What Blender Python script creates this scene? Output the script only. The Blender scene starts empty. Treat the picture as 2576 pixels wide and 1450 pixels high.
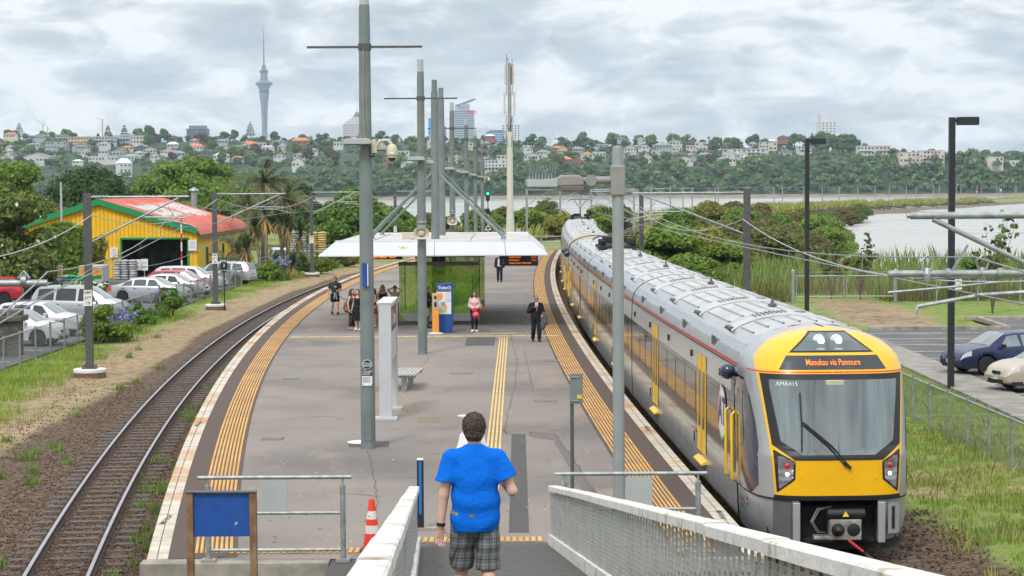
import bpy,bmesh,math,random
import numpy as np
from mathutils import Vector,Matrix
random.seed(11)
rng=np.random.default_rng(11)
SC=bpy.context.scene
COL=SC.collection
PI=math.pi
FOC,CAM_H=5100.0,5.8
PITCH,ROLL=math.atan(251/5100),-0.006
def ray(u,v):
	x,y=(u-1288)/FOC,-(v-725)/FOC
	c,s=math.cos(ROLL),math.sin(ROLL)
	x,y=x*c-y*s,x*s+y*c
	F=(0,math.cos(PITCH),-math.sin(PITCH))
	U=(0,math.sin(PITCH),math.cos(PITCH))
	return Vector((x,F[1]+y*U[1],F[2]+y*U[2]))
def G(u,v,z=0.0):
	"""point of the plane at height z seen at (u, v) of the photograph"""
	d=ray(u,v)
	t=(z-CAM_H)/d.z
	return Vector((d.x*t,d.y*t,z))
def P(u,v,Y):
	"""point at distance Y seen at (u, v)"""
	d=ray(u,v)
	t=Y/d.y
	return Vector((d.x*t,Y,CAM_H+d.z*t))
MATS={}
def nodes_of(m):
	m.use_nodes=True
	return m.node_tree.nodes,m.node_tree.links
def mat(name,col=(.5,.5,.5),rough=.6,metal=0.0,var=.12,scale=6.0,bump=0.0,bscale=None,spec=.5,col2=None,det=4.0,stretch=None,coat=0.0,trans=0.0,island=0.0,lo=.35,hi=.65,dirt=None,dscale=1.0,dlo=.5,dhi=.7,dirt2=None):
	if name in MATS:
		return MATS[name]
	m=bpy.data.materials.new(name)
	n,l=nodes_of(m)
	b=n['Principled BSDF']
	b.inputs['Roughness'].default_value=rough
	b.inputs['Metallic'].default_value=metal
	b.inputs['Specular IOR Level'].default_value=spec
	b.inputs['Coat Weight'].default_value=coat
	b.inputs['Coat Roughness'].default_value=.05
	b.inputs['Transmission Weight'].default_value=trans
	tc=n.new('ShaderNodeTexCoord')
	src=tc.outputs['Object']
	if stretch:
		mp=n.new('ShaderNodeMapping')
		mp.inputs['Scale'].default_value=stretch
		l.new(src,mp.inputs['Vector'])
		src=mp.outputs['Vector']
	c2=col2 or tuple(min(1,c*(1+var))for c in col)
	c1=col if col2 else tuple(c*(1-var)for c in col)
	out=None
	if var or col2:
		nz=n.new('ShaderNodeTexNoise')
		nz.inputs['Scale'].default_value=scale
		nz.inputs['Detail'].default_value=det
		l.new(src,nz.inputs['Vector'])
		r=n.new('ShaderNodeValToRGB')
		r.color_ramp.elements[0].position,r.color_ramp.elements[1].position=lo,hi
		r.color_ramp.elements[0].color,r.color_ramp.elements[1].color=(*c1,1),(*c2,1)
		l.new(nz.outputs['Fac'],r.inputs['Fac'])
		out=r.outputs['Color']
	if dirt:
		nd=n.new('ShaderNodeTexNoise')
		nd.inputs['Scale'].default_value=dscale
		nd.inputs['Detail'].default_value=6
		l.new(src,nd.inputs['Vector'])
		rr=n.new('ShaderNodeMapRange')
		rr.inputs['From Min'].default_value,rr.inputs['From Max'].default_value=dlo,dhi
		l.new(nd.outputs['Fac'],rr.inputs['Value'])
		mx=n.new('ShaderNodeMix')
		mx.data_type='RGBA'
		l.new(rr.outputs['Result'],mx.inputs['Factor'])
		if out:
			l.new(out,mx.inputs[6])
		else:
			mx.inputs[6].default_value=(*col,1)
		mx.inputs[7].default_value=(*dirt,1)
		out=mx.outputs[2]
	if dirt2:
		dc,ds,d0,d1,st=dirt2
		mp2=n.new('ShaderNodeMapping')
		mp2.inputs['Scale'].default_value=st
		mp2.inputs['Location'].default_value=(3.7,1.3,.2)
		l.new(tc.outputs['Object'],mp2.inputs['Vector'])
		nd=n.new('ShaderNodeTexNoise')
		nd.inputs['Scale'].default_value=ds
		nd.inputs['Detail'].default_value=7
		nd.inputs['Roughness'].default_value=.65
		l.new(mp2.outputs['Vector'],nd.inputs['Vector'])
		rr=n.new('ShaderNodeMapRange')
		rr.inputs['From Min'].default_value,rr.inputs['From Max'].default_value=d0,d1
		l.new(nd.outputs['Fac'],rr.inputs['Value'])
		mx=n.new('ShaderNodeMix')
		mx.data_type='RGBA'
		l.new(rr.outputs['Result'],mx.inputs['Factor'])
		l.new(out,mx.inputs[6])
		mx.inputs[7].default_value=(*dc,1)
		out=mx.outputs[2]
	if island:
		ge=n.new('ShaderNodeNewGeometry')
		mr=n.new('ShaderNodeMapRange')
		mr.inputs['To Min'].default_value,mr.inputs['To Max'].default_value=1-island,1+island
		l.new(ge.outputs['Random Per Island'],mr.inputs['Value'])
		hs=n.new('ShaderNodeHueSaturation')
		l.new(mr.outputs['Result'],hs.inputs['Value'])
		mh=n.new('ShaderNodeMapRange')
		mh.inputs['To Min'].default_value,mh.inputs['To Max'].default_value=.5+island*.045,.5-island*.03
		l.new(ge.outputs['Random Per Island'],mh.inputs['Value'])
		l.new(mh.outputs['Result'],hs.inputs['Hue'])
		if out:
			l.new(out,hs.inputs['Color'])
		else:
			hs.inputs['Color'].default_value=(*col,1)
		out=hs.outputs['Color']
	if out:
		l.new(out,b.inputs['Base Color'])
	else:
		b.inputs['Base Color'].default_value=(*col,1)
	if bump:
		nb=n.new('ShaderNodeTexNoise')
		nb.inputs['Scale'].default_value=bscale or scale*4
		nb.inputs['Detail'].default_value=5
		l.new(src,nb.inputs['Vector'])
		bp=n.new('ShaderNodeBump')
		bp.inputs['Strength'].default_value=min(1,bump)
		bp.inputs['Distance'].default_value=.02*max(1,bump)
		l.new(nb.outputs['Fac'],bp.inputs['Height'])
		l.new(bp.outputs['Normal'],b.inputs['Normal'])
	MATS[name]=m
	return m
def emit(name,col,s):
	if name in MATS:
		return MATS[name]
	m=bpy.data.materials.new(name)
	n,l=nodes_of(m)
	b=n['Principled BSDF']
	b.inputs['Base Color'].default_value=(*[c*.5 for c in col],1)
	b.inputs['Emission Color'].default_value=(*col,1)
	b.inputs['Emission Strength'].default_value=s
	MATS[name]=m
	return m
class MB:
	def __init__(s):
		s.v,s.f,s.m=[],[],[]
		s.cur=0
	def add(s,vs,fs):
		o=len(s.v)
		s.v.extend([tuple(x)for x in vs])
		s.f.extend([tuple(i+o for i in f)for f in fs])
		s.m.extend([s.cur]*len(fs))
		return s
	def box(s,c,d,rz=0.0,M=None,taper=1.0):
		x,y,z=d[0]/2,d[1]/2,d[2]/2
		vs=[Vector((sx*x*(taper if sz>0 else 1),sy*y*(taper if sz>0 else 1),sz*z))for sz in(-1,1)for sy in(-1,1)for sx in(-1,1)]
		if rz:
			r=Matrix.Rotation(rz,3,'Z')
			vs=[r@v for v in vs]
		if M is not None:
			vs=[M@v for v in vs]
		vs=[v+Vector(c)for v in vs]
		return s.add(vs,[(0,2,3,1),(4,5,7,6),(0,1,5,4),(2,6,7,3),(0,4,6,2),(1,3,7,5)])
	def bar(s,a,b,w,h,up=(0,0,1)):
		a,b=Vector(a),Vector(b)
		t=(b-a).normalized()
		u=Vector(up)
		sd=t.cross(u)
		if sd.length<1e-4:
			sd=t.cross(Vector((1,0,0)))
		sd.normalize()
		u=sd.cross(t)
		vs=[p+sd*(i*w/2)+u*(j*h/2)for p in(a,b)for i,j in((-1,-1),(1,-1),(1,1),(-1,1))]
		return s.add(vs,[(0,1,2,3),(7,6,5,4),(0,4,5,1),(1,5,6,2),(2,6,7,3),(3,7,4,0)])
	def cyl(s,a,b,r0,r1=None,n=12,caps=True):
		return s.tube([a,b],[r0,r0 if r1 is None else r1],n,caps)
	def tube(s,pts,r,n=8,caps=True):
		pts=[Vector(p)for p in pts]
		k=len(pts)
		rr=r if isinstance(r,(list,tuple))else[r]*k
		vs,fs=[],[]
		ref=None
		for i,p in enumerate(pts):
			t=(pts[min(i+1,k-1)]-pts[max(i-1,0)]).normalized()
			if ref is None:
				ref=Vector((0,0,1))if abs(t.z)<.9 else Vector((1,0,0))
			a=t.cross(ref)
			if a.length<1e-5:
				ref=Vector((1,0,0))if abs(t.x)<.9 else Vector((0,1,0))
				a=t.cross(ref)
			a.normalize()
			b=a.cross(t).normalized()
			ref=b
			for j in range(n):
				q=2*PI*j/n
				vs.append(p+(a*math.cos(q)+b*math.sin(q))*rr[i])
		for i in range(k-1):
			for j in range(n):
				jj=(j+1)%n
				fs.append((i*n+j,i*n+jj,(i+1)*n+jj,(i+1)*n+j))
		if caps:
			fs.append(tuple(range(n-1,-1,-1)))
			fs.append(tuple((k-1)*n+j for j in range(n)))
		return s.add(vs,fs)
	def lathe(s,prof,c=(0,0,0),n=16,M=None,sx=1,sy=1):
		vs,fs=[],[]
		for r,z in prof:
			for j in range(n):
				q=2*PI*(j+.5)/n
				v=Vector((r*math.cos(q)*sx,r*math.sin(q)*sy,z))
				if M is not None:
					v=M@v
				vs.append(v+Vector(c))
		for i in range(len(prof)-1):
			for j in range(n):
				jj=(j+1)%n
				fs.append((i*n+j,i*n+jj,(i+1)*n+jj,(i+1)*n+j))
		fs.append(tuple(range(n-1,-1,-1)))
		fs.append(tuple((len(prof)-1)*n+j for j in range(n)))
		return s.add(vs,fs)
	def ball(s,c,r,nu=10,nv=7,M=None):
		if not isinstance(r,(list,tuple)):
			r=(r,r,r)
		prof=[(max(.001,math.sin(PI*i/nv)),-math.cos(PI*i/nv))for i in range(nv+1)]
		S=Matrix.Diagonal(Vector(r))
		return s.lathe(prof,c,nu,(M@S)if M is not None else S)
	def poly(s,pts):
		return s.add(pts,[tuple(range(len(pts)))])
	def prism(s,poly,d):
		"""polygon (3-D points) pushed along d"""
		n=len(poly)
		d=Vector(d)
		a=[Vector(p)for p in poly]
		vs=a+[p+d for p in a]
		fs=[tuple(range(n-1,-1,-1)),tuple(range(n,2*n))]
		fs+=[(i,(i+1)%n,n+(i+1)%n,n+i)for i in range(n)]
		return s.add(vs,fs)
	def grid(s,rows,close=False):
		"""rows: list of equal-length point lists"""
		n=len(rows[0])
		vs=[p for r in rows for p in r]
		fs=[]
		for i in range(len(rows)-1):
			for j in range(n-(0 if close else 1)):
				jj=(j+1)%n
				fs.append((i*n+j,i*n+jj,(i+1)*n+jj,(i+1)*n+j))
		return s.add(vs,fs)
	def build(s,name,mats,parent=None,smooth=False,world=False,loc=None,bevel=0,auto=None):
		me=bpy.data.meshes.new(name)
		vs=s.v
		if world and parent is not None:
			L=wloc(parent)
			vs=[(x[0]-L[0],x[1]-L[1],x[2]-L[2])for x in vs]
		me.from_pydata(vs,[],s.f)
		if not isinstance(mats,(list,tuple)):
			mats=[mats]
		for m in mats:
			me.materials.append(m)
		if len(mats)>1:
			me.polygons.foreach_set('material_index',s.m)
		o=link(name,me,parent)
		if loc:
			o.location=loc
		fix_normals(me)
		if bevel:
			bm=bmesh.new()
			bm.from_mesh(me)
			bmesh.ops.bevel(bm,geom=[e for e in bm.edges if len(e.link_faces)==2 and e.calc_face_angle(0)>.6],offset=bevel,segments=2,affect='EDGES',profile=.5)
			bm.to_mesh(me)
			bm.free()
		if smooth:
			me.polygons.foreach_set('use_smooth',[True]*len(me.polygons))
			if auto:
				try:
					me.set_sharp_from_angle(angle=auto)
				except Exception:
					pass
		return o
def fix_normals(me):
	bm=bmesh.new()
	bm.from_mesh(me)
	bmesh.ops.recalc_face_normals(bm,faces=bm.faces)
	bm.to_mesh(me)
	bm.free()
def wloc(o):
	v=Vector((0,0,0))
	while o is not None:
		v+=o.location
		o=o.parent
	return v
def link(name,me,parent=None):
	o=bpy.data.objects.new(name,me)
	COL.objects.link(o)
	if parent is not None:
		o.parent=parent
	return o
def np_mesh(name,verts,quads,mats,parent=None,smooth=False,midx=None):
	me=bpy.data.meshes.new(name)
	verts=np.asarray(verts,np.float32)
	quads=np.asarray(quads,np.int32)
	k=quads.shape[1]
	me.vertices.add(len(verts))
	me.vertices.foreach_set('co',verts.ravel())
	me.loops.add(quads.size)
	me.loops.foreach_set('vertex_index',quads.ravel())
	me.polygons.add(len(quads))
	me.polygons.foreach_set('loop_start',np.arange(len(quads),dtype=np.int32)*k)
	me.polygons.foreach_set('loop_total',np.full(len(quads),k,np.int32))
	for m in(mats if isinstance(mats,(list,tuple))else[mats]):
		me.materials.append(m)
	if midx is not None:
		me.polygons.foreach_set('material_index',np.asarray(midx,np.int32))
	if smooth:
		me.polygons.foreach_set('use_smooth',np.ones(len(quads),bool))
	me.update()
	me.validate()
	return link(name,me,parent)
def tag(o,label,cat,group=None,kind=None):
	if label:
		o['label']=label
	if cat:
		o['category']=cat
	if group:
		o['group']=group
	if kind:
		o['kind']=kind
	return o
def thing(name,label,cat,loc=(0,0,0),rz=0.0,group=None):
	o=bpy.data.objects.new(name,None)
	COL.objects.link(o)
	o.empty_display_size=.2
	o.location=loc
	o.rotation_euler=(0,0,rz)
	return tag(o,label,cat,group)
def structure(o,label=None,cat=None):
	o['kind']='structure'
	return tag(o,label,cat)
_TREE={}
def dup(root,loc=None,rz=None,label=None,scale=None):
	if root.name not in _TREE:
		_TREE[root.name]=[(o,o.parent)for o in all_under(root)]
	new={}
	for o,par in _TREE[root.name]:
		c=o.copy()
		COL.objects.link(c)
		new[o.name]=c
		if o is not root:
			c.parent=new[par.name]
	r=new[root.name]
	if loc is not None:
		r.location=loc
	if rz is not None:
		r.rotation_euler=(0,0,rz)
	if scale is not None:
		r.scale=scale if isinstance(scale,(tuple,list))else(scale,)*3
	if label:
		r['label']=label
	return r
def all_under(o):
	out=[o]
	for c in o.children:
		out+=all_under(c)
	return out
ORD=['leftmost','second from the left','third from the left','fourth from the left','fifth from the left','sixth from the left','seventh from the left','eighth from the left','ninth from the left','tenth from the left','11th from the left','12th from the left']
def ordinal(i):
	if i<len(ORD):
		return ORD[i]
	k=i+1
	suf='th' if 10<=k%100<=20 else{1:'st',2:'nd',3:'rd'}.get(k%10,'th')
	return f'{k}{suf} from the left'
def text_polys(s,size=1.0,align='CENTER',bold=0.0):
	cu=bpy.data.curves.new('txt','FONT')
	cu.body=s
	cu.size=size
	cu.align_x=align
	cu.align_y='CENTER'
	cu.offset=bold*size
	cu.resolution_u=3
	o=bpy.data.objects.new('txt',cu)
	COL.objects.link(o)
	dg=bpy.context.evaluated_depsgraph_get()
	dg.update()
	me=bpy.data.meshes.new_from_object(o.evaluated_get(dg))
	vs=[tuple(v.co)for v in me.vertices]
	fs=[tuple(p.vertices)for p in me.polygons]
	bpy.data.objects.remove(o)
	bpy.data.curves.remove(cu)
	bpy.data.meshes.remove(me)
	return vs,fs
def lettering(mb,s,size,c,ux,uy,align='CENTER',bold=0.0):
	"""flat letters: ux/uy are the writing and up directions"""
	vs,fs=text_polys(s,size,align,bold)
	c,ux,uy=Vector(c),Vector(ux),Vector(uy)
	mb.add([c+ux*v[0]+uy*v[1]for v in vs],fs)
	return mb
def XL(Y):
	if Y<20:
		a,s=XL(20),2*.00082481*20-.18507666
		return a+s*(Y-20)
	return .00082481*Y*Y-.18507666*Y-.74199708
def XR(Y):
	if Y<20:
		a,s=XR(20),2*.000284452513*20-.0579114678
		return a+s*(Y-20)
	return .000284452513*Y*Y-.0579114678*Y+5.52548976
class Path:
	def __init__(s,pts):
		s.p=np.array(pts,float)
		d=np.diff(s.p,axis=0)
		s.s=np.concatenate([[0],np.cumsum(np.hypot(d[:,0],d[:,1]))])
		s.len=s.s[-1]
	def at(s,q):
		x=np.interp(q,s.s,s.p[:,0])
		y=np.interp(q,s.s,s.p[:,1])
		e=1.0
		x1,y1=np.interp(q+e,s.s,s.p[:,0]),np.interp(q+e,s.s,s.p[:,1])
		x0,y0=np.interp(q-e,s.s,s.p[:,0]),np.interp(q-e,s.s,s.p[:,1])
		t=Vector((x1-x0,y1-y0,0)).normalized()
		return Vector((x,y,0)),t,Vector((t.y,-t.x,0))
	def sY(s,Y):
		return float(np.interp(Y,s.p[:,1],s.s))
	def off(s,q,o,z=0.0):
		p,t,r=s.at(q)
		p=p+r*o
		return Vector((p.x,p.y,z))
def spline(pts,n=12):
	out=[]
	P4=[Vector(p)for p in pts]
	P4=[P4[0]*2-P4[1]]+P4+[P4[-1]*2-P4[-2]]
	for i in range(1,len(P4)-2):
		a,b,c,d=P4[i-1:i+3]
		for k in range(n):
			t=k/n
			out.append(.5*((2*b)+(c-a)*t+(2*a-5*b+4*c-d)*t*t+(3*b-a-3*c+d)*t**3))
	out.append(P4[-2])
	return out
Y0P,Y1P=31.6,190.0
EDGE_L=Path([(XL(y),y)for y in np.arange(-10,Y1P+1,1.0)])
EDGE_R=Path([(XR(y),y)for y in np.arange(-10,Y1P+1,1.0)])
TO=1.64
TOR=1.86
_r=[EDGE_R.off(EDGE_R.sY(y),TOR)for y in np.arange(-8,186,2.0)]
_far=[_r[-1],Vector((9.2,225,0)),Vector((14.5,280,0)),Vector((22,340,0)),Vector((33,410,0)),Vector((55,510,0)),Vector((86,616,0)),Vector((122,705,0)),Vector((162,800,0)),Vector((205,905,0)),Vector((258,1030,0)),Vector((330,1200,0))]
TR=Path([(p.x,p.y)for p in _r[:-1]+spline(_far)])
_l=[EDGE_L.off(EDGE_L.sY(y),-TO)for y in np.arange(-8,172,2.0)]
_fl=[_l[-1],Vector((-6.6,200,0)),Vector((0.6,245,0)),Vector((10.0,290,0)),Vector((18.0,340,0)),Vector((29.2,411.5,0)),Vector((51.2,511,0)),Vector((82.2,617.5,0)),Vector((118.3,706.5,0)),Vector((158.3,801.5,0)),Vector((201.3,906.5,0)),Vector((254.3,1031.5,0)),Vector((326,1201.5,0))]
TL=Path([(p.x,p.y)for p in _l[:-1]+spline(_fl)])
Z_RAIL,Z_BAL,Z_GND,Z_WAT=-.68,-.86,-.72,-2.8
M_CONC=mat('concrete',(.34,.31,.27),.85,var=.2,scale=3,dirt=(.12,.105,.09),dscale=1.2,dlo=.5,dhi=.75,bump=.3,bscale=60)
M_COPING=mat('coping_concrete',(.55,.49,.40),.85,var=.15,scale=2.5,dirt=(.50,.27,.12),dscale=.4,dlo=.48,dhi=.64,bump=.2,bscale=50)
M_ASPH=mat('platform_asphalt',(.240,.208,.186),.9,var=.1,scale=45,det=8,dirt=(.155,.138,.128),dscale=.16,dlo=.46,dhi=.66,dirt2=((.30,.235,.19),.5,.52,.72,(1,.45,1)),bump=.25,bscale=160)
M_ASPH2=mat('dark_asphalt_patch',(.085,.08,.078),.92,var=.25,scale=30,bump=.3,bscale=160)
M_CRACK=mat('crack_filler',(.085,.075,.07),.9,var=.2)
M_BROWN=mat('brown_surfacing',(.10,.070,.058),.95,var=.14,scale=60,bump=.3,bscale=150)
M_TACT=mat('tactile_orange',(.62,.33,.075),.7,var=.16,scale=1.3,dirt=(.42,.26,.13),dscale=.5)
M_TACTY=mat('tactile_yellow',(.66,.46,.16),.7,var=.15,scale=2)
M_ROAD=mat('carpark_asphalt',(.115,.112,.112),.92,var=.2,scale=.6,det=8,dirt=(.2,.19,.18),dscale=.25,dlo=.55,dhi=.8,bump=.2,bscale=120)
M_WHITEP=mat('road_paint',(.55,.55,.53),.8,var=.3,scale=4)
M_GALV=mat('galvanised_steel',(.34,.37,.38),.5,metal=.55,var=.2,scale=9,bump=.04,bscale=80)
M_GALVD=mat('painted_grey_steel',(.165,.20,.195),.55,var=.1,scale=2,dirt=(.22,.25,.25),dscale=.8,dlo=.5,dhi=.8)
M_DKSTEEL=mat('weathered_dark_steel',(.085,.088,.09),.6,var=.2,scale=8)
M_BLACK=mat('black_plastic',(.012,.013,.015),.45,var=.2)
M_BLKP=mat('black_paint',(.014,.018,.024),.4,var=.15,scale=3)
M_WHITE=mat('white_paint',(.72,.72,.7),.55,var=.06,scale=2,dirt=(.5,.47,.42),dscale=1.5,dlo=.6,dhi=.85)
M_PLATE=mat('number_plate',(.75,.75,.7),.5,var=.05)
M_GREYP=mat('pale_grey_panel',(.42,.44,.45),.5,var=.06,scale=1.5)
M_CREAM=mat('cream_plastic',(.56,.51,.40),.5,var=.08,scale=4)
M_BLUE=mat('blue_paint',(.012,.07,.30),.45,var=.12,scale=2)
M_ORANGE=mat('orange_paint',(.82,.34,.045),.5,var=.08,scale=2)
M_RUST=mat('rusty_steel',(.20,.11,.055),.8,var=.35,scale=5,dirt=(.28,.2,.13),dscale=2)
M_RAILTOP=mat('rail_head',(.46,.47,.50),.34,metal=.85,var=.08,scale=2,spec=.6)
M_RAILSIDE=mat('rail_rust',(.085,.052,.036),.85,var=.3,scale=6)
M_SLEEP=mat('timber_sleeper',(.115,.098,.088),.9,var=.35,scale=9,stretch=(1,8,1),bump=.4,bscale=30)
M_GLASSD=mat('dark_glass',(.012,.014,.017),.06,var=0,spec=.8,coat=.3)
M_SKIN=mat('skin',(.56,.33,.24),.5,var=.06,scale=8)
M_CHROME=mat('alloy',(.6,.6,.62),.25,metal=.9,var=.05)
M_TYRE=mat('tyre_rubber',(.018,.018,.018),.85,var=.2)
M_REDL=mat('red_lens',(.55,.02,.02),.2,var=.05,coat=.5)
M_CLEARL=mat('clear_lens',(.55,.57,.58),.12,var=.1,scale=20,coat=.6)
M_ORGL=mat('amber_lens',(.8,.3,.03),.2,var=.05,coat=.5)
def sm(a,b,x):
	t=np.clip((np.asarray(x,float)-a)/(b-a),0,1)
	return t*t*(3-2*t)
cam=bpy.data.cameras.new('camera')
cam.sensor_width=36
cam.lens=36*FOC/2576
cam.clip_start,cam.clip_end=.3,20000
co=bpy.data.objects.new('camera',cam)
COL.objects.link(co)
Fv=Vector((0,math.cos(PITCH),-math.sin(PITCH)))
Uv=Vector((0,math.sin(PITCH),math.cos(PITCH)))
c_,s_=math.cos(ROLL),math.sin(ROLL)
Rv=Vector((1,0,0))*c_+Uv*s_
Uv2=Uv*c_-Vector((1,0,0))*s_
mw=Matrix.Identity(4)
for i in range(3):
	mw[i][0],mw[i][1],mw[i][2]=Rv[i],Uv2[i],-Fv[i]
mw[2][3]=CAM_H
co.matrix_world=mw
SC.camera=co
cam.dof.use_dof=False
SC.view_settings.view_transform='Standard'
SC.view_settings.look='None'
SC.view_settings.exposure=0.5
SC.view_settings.gamma=1
cy=SC.cycles
cy.use_denoising=True
cy.max_bounces=5
cy.diffuse_bounces,cy.glossy_bounces,cy.transmission_bounces,cy.volume_bounces=2,3,4,0
cy.caustics_reflective=cy.caustics_refractive=False
cy.sample_clamp_indirect=4
SUN_EL,SUN_AZ=math.radians(50),math.radians(200)
w=bpy.data.worlds.new('World')
SC.world=w
w.use_nodes=True
wn,wl=w.node_tree.nodes,w.node_tree.links
bg=wn['Background']
sky=wn.new('ShaderNodeTexSky')
sky.sky_type='NISHITA'
sky.sun_disc=False
sky.sun_elevation,sky.sun_rotation=SUN_EL,SUN_AZ
tc=wn.new('ShaderNodeTexCoord')
def wnoise(sc,scale,det,off=(0,0,0),rough=.55,dist=0.0):
	mp=wn.new('ShaderNodeMapping')
	mp.inputs['Scale'].default_value=sc
	mp.inputs['Location'].default_value=off
	wl.new(tc.outputs['Generated'],mp.inputs['Vector'])
	nz=wn.new('ShaderNodeTexNoise')
	nz.inputs['Scale'].default_value=scale
	nz.inputs['Detail'].default_value=det
	nz.inputs['Roughness'].default_value=rough
	nz.inputs['Distortion'].default_value=dist
	wl.new(mp.outputs['Vector'],nz.inputs['Vector'])
	return nz.outputs['Fac']
def wmath(op,a,b=None,c=None):
	m=wn.new('ShaderNodeMath')
	m.operation=op
	for i,x in enumerate((a,b,c)):
		if x is None:
			continue
		if isinstance(x,(int,float)):
			m.inputs[i].default_value=x
		else:
			wl.new(x,m.inputs[i])
	return m.outputs[0]
def wramp(x,stops):
	r=wn.new('ShaderNodeValToRGB')
	e=r.color_ramp.elements
	while len(e)<len(stops):
		e.new(.5)
	for k,(p,c)in enumerate(stops):
		e[k].position,e[k].color=p,(*c,1)
	wl.new(x,r.inputs['Fac'])
	return r.outputs['Color']
n1=wnoise((1,1,4.2),9,5,(2.3,.4,.1),.55,.3)
n2=wnoise((1,1,2.4),22,9,(.7,3.1,.55),.62,.6)
n3=wnoise((1,1,6.0),14,4,(5.2,1.9,.2),.5,.2)
mixv=wmath('ADD',wmath('MULTIPLY',n1,.38),wmath('ADD',wmath('MULTIPLY',n2,.50),wmath('MULTIPLY',n3,.12)))
cc=wramp(mixv,[(.39,(3.25,3.6,3.95)),(.455,(4.1,4.45,4.75)),(.50,(5.2,5.42,5.6)),(.55,(6.7,6.75,6.75))])
cover=wramp(wmath('ADD',wmath('MULTIPLY',n3,.6),wmath('MULTIPLY',n2,.4)),[(.28,(.72,.72,.72)),(.42,(1,1,1))])
mx=wn.new('ShaderNodeMix')
mx.data_type='RGBA'
wl.new(cover,mx.inputs['Factor'])
wl.new(sky.outputs['Color'],mx.inputs[6])
sxyz=wn.new('ShaderNodeSeparateXYZ')
wl.new(tc.outputs['Generated'],sxyz.inputs['Vector'])
vm=wn.new('ShaderNodeVectorMath')
vm.operation='SCALE'
wl.new(cc,vm.inputs[0])
wl.new(wmath('ADD',wmath('MULTIPLY',wmath('MAXIMUM',sxyz.outputs['Z'],0.0),1.0),1.0),vm.inputs['Scale'])
wl.new(vm.outputs['Vector'],mx.inputs[7])
wl.new(mx.outputs[2],bg.inputs['Color'])
bg.inputs['Strength'].default_value=.105
sl=bpy.data.lights.new('sun','SUN')
sl.energy,sl.angle,sl.color=1.4,math.radians(10),(1,.96,.9)
so=bpy.data.objects.new('sun',sl)
COL.objects.link(so)
sd=Vector((math.sin(SUN_AZ)*math.cos(SUN_EL),math.cos(SUN_AZ)*math.cos(SUN_EL),math.sin(SUN_EL)))
so.rotation_euler=(-sd).to_track_quat('-Z','Y').to_euler()
so.location=(0,0,300)
def axis(parts):
	out=[]
	for a,b,st in parts:
		out+=list(np.arange(a,b,st))
	out.append(parts[-1][1])
	return np.array(out)
gx=axis([(-900,-120,30),(-120,-40,3),(-40,36,.7),(36,130,3),(130,460,10),(460,1500,60)])
gy=axis([(-40,24,4),(24,130,.7),(130,220,2),(220,640,5),(640,1300,12)])
X,Y=np.meshgrid(gx,gy)
_VT={}
def vnoise(x,y,s,seed):
	"""smooth value noise"""
	if seed not in _VT:
		_VT[seed]=np.random.default_rng(seed).random((256,256))
	T=_VT[seed]
	xs,ys=x/s,y/s
	xi,yi=np.floor(xs).astype(int),np.floor(ys).astype(int)
	fx,fy=xs-xi,ys-yi
	fx,fy=fx*fx*(3-2*fx),fy*fy*(3-2*fy)
	g=lambda a,b:T[a%256,b%256]
	return(g(xi,yi)*(1-fx)+g(xi+1,yi)*fx)*(1-fy)+(g(xi,yi+1)*(1-fx)+g(xi+1,yi+1)*fx)*fy
def fbm(x,y,s,seed,o=4):
	return sum(vnoise(x,y,s/2**k,seed+k)/2**k for k in range(o))/sum(1/2**k for k in range(o))
def dist_path(path,x,y):
	"""signed sideways distance (right positive), from the path taken as x(y)"""
	px=np.interp(y,path.p[:,1],path.p[:,0])
	sl_=np.gradient(path.p[:,0],path.p[:,1])
	s=np.interp(y,path.p[:,1],sl_)
	return(x-px)/np.sqrt(1+s*s)
dL,dR=dist_path(TL,X,Y),dist_path(TR,X,Y)
nA,nB=fbm(X,Y,9,1),fbm(X,Y,60,20)
shore=np.interp(X,[-900,-60,-20,8,24,60,1500],[380,345,330,300,150,147,150])+(nB-.5)*14
inl=shore-Y
bank=np.where(Y>150,7.5-np.maximum(dR,-dL),-99)
bank=bank+(nA-.5)*2
land=np.maximum(inl,bank*1.0)
k=sm(-5,0,land)
out_d=np.maximum(-land,0)
Z=(-2.62-.022*np.minimum(out_d,60)+(nA-.5)*.3+(nB-.5)*.55)*(1-k)+(-.74+(nA-.5)*.10)*k
dT=np.minimum(np.abs(dL),np.abs(dR))
Z=Z+(1-k)*.42*sm(52,12,dR)*(dR>0)*sm(300,340,Y)*sm(760,640,Y)*(.5+nA)
tk=sm(3.4,2.0,dT)
Z=Z*(1-tk)+tk*(Z_BAL+.0)
onp=(dL>1.2)&(dR<-1.2)&(Y<195)
Z=np.where(onp,-.95,Z)
inpk=((X<-18.9)&(Y>55)&(Y<152))|((X>14)&(X<60)&(Y<98)&(Y>20))
Z=np.where(inpk,np.minimum(Z,-.80),Z)
V=np.stack([X,Y,Z],-1).reshape(-1,3)
ny,nx=X.shape
ii=(np.arange(ny-1)[:,None]*nx+np.arange(nx-1)[None,:]).ravel()
Q=np.stack([ii,ii+1,ii+nx+1,ii+nx],1)
M_GND=bpy.data.materials.new('ground_mix')
gn,gl=nodes_of(M_GND)
gb=gn['Principled BSDF']
gb.inputs['Roughness'].default_value=.95
gtc=gn.new('ShaderNodeTexCoord')
def gnoise(scale,det=6,rough=.6):
	nz=gn.new('ShaderNodeTexNoise')
	nz.inputs['Scale'].default_value=scale
	nz.inputs['Detail'].default_value=det
	nz.inputs['Roughness'].default_value=rough
	gl.new(gtc.outputs['Object'],nz.inputs['Vector'])
	return nz.outputs['Fac']
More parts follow.
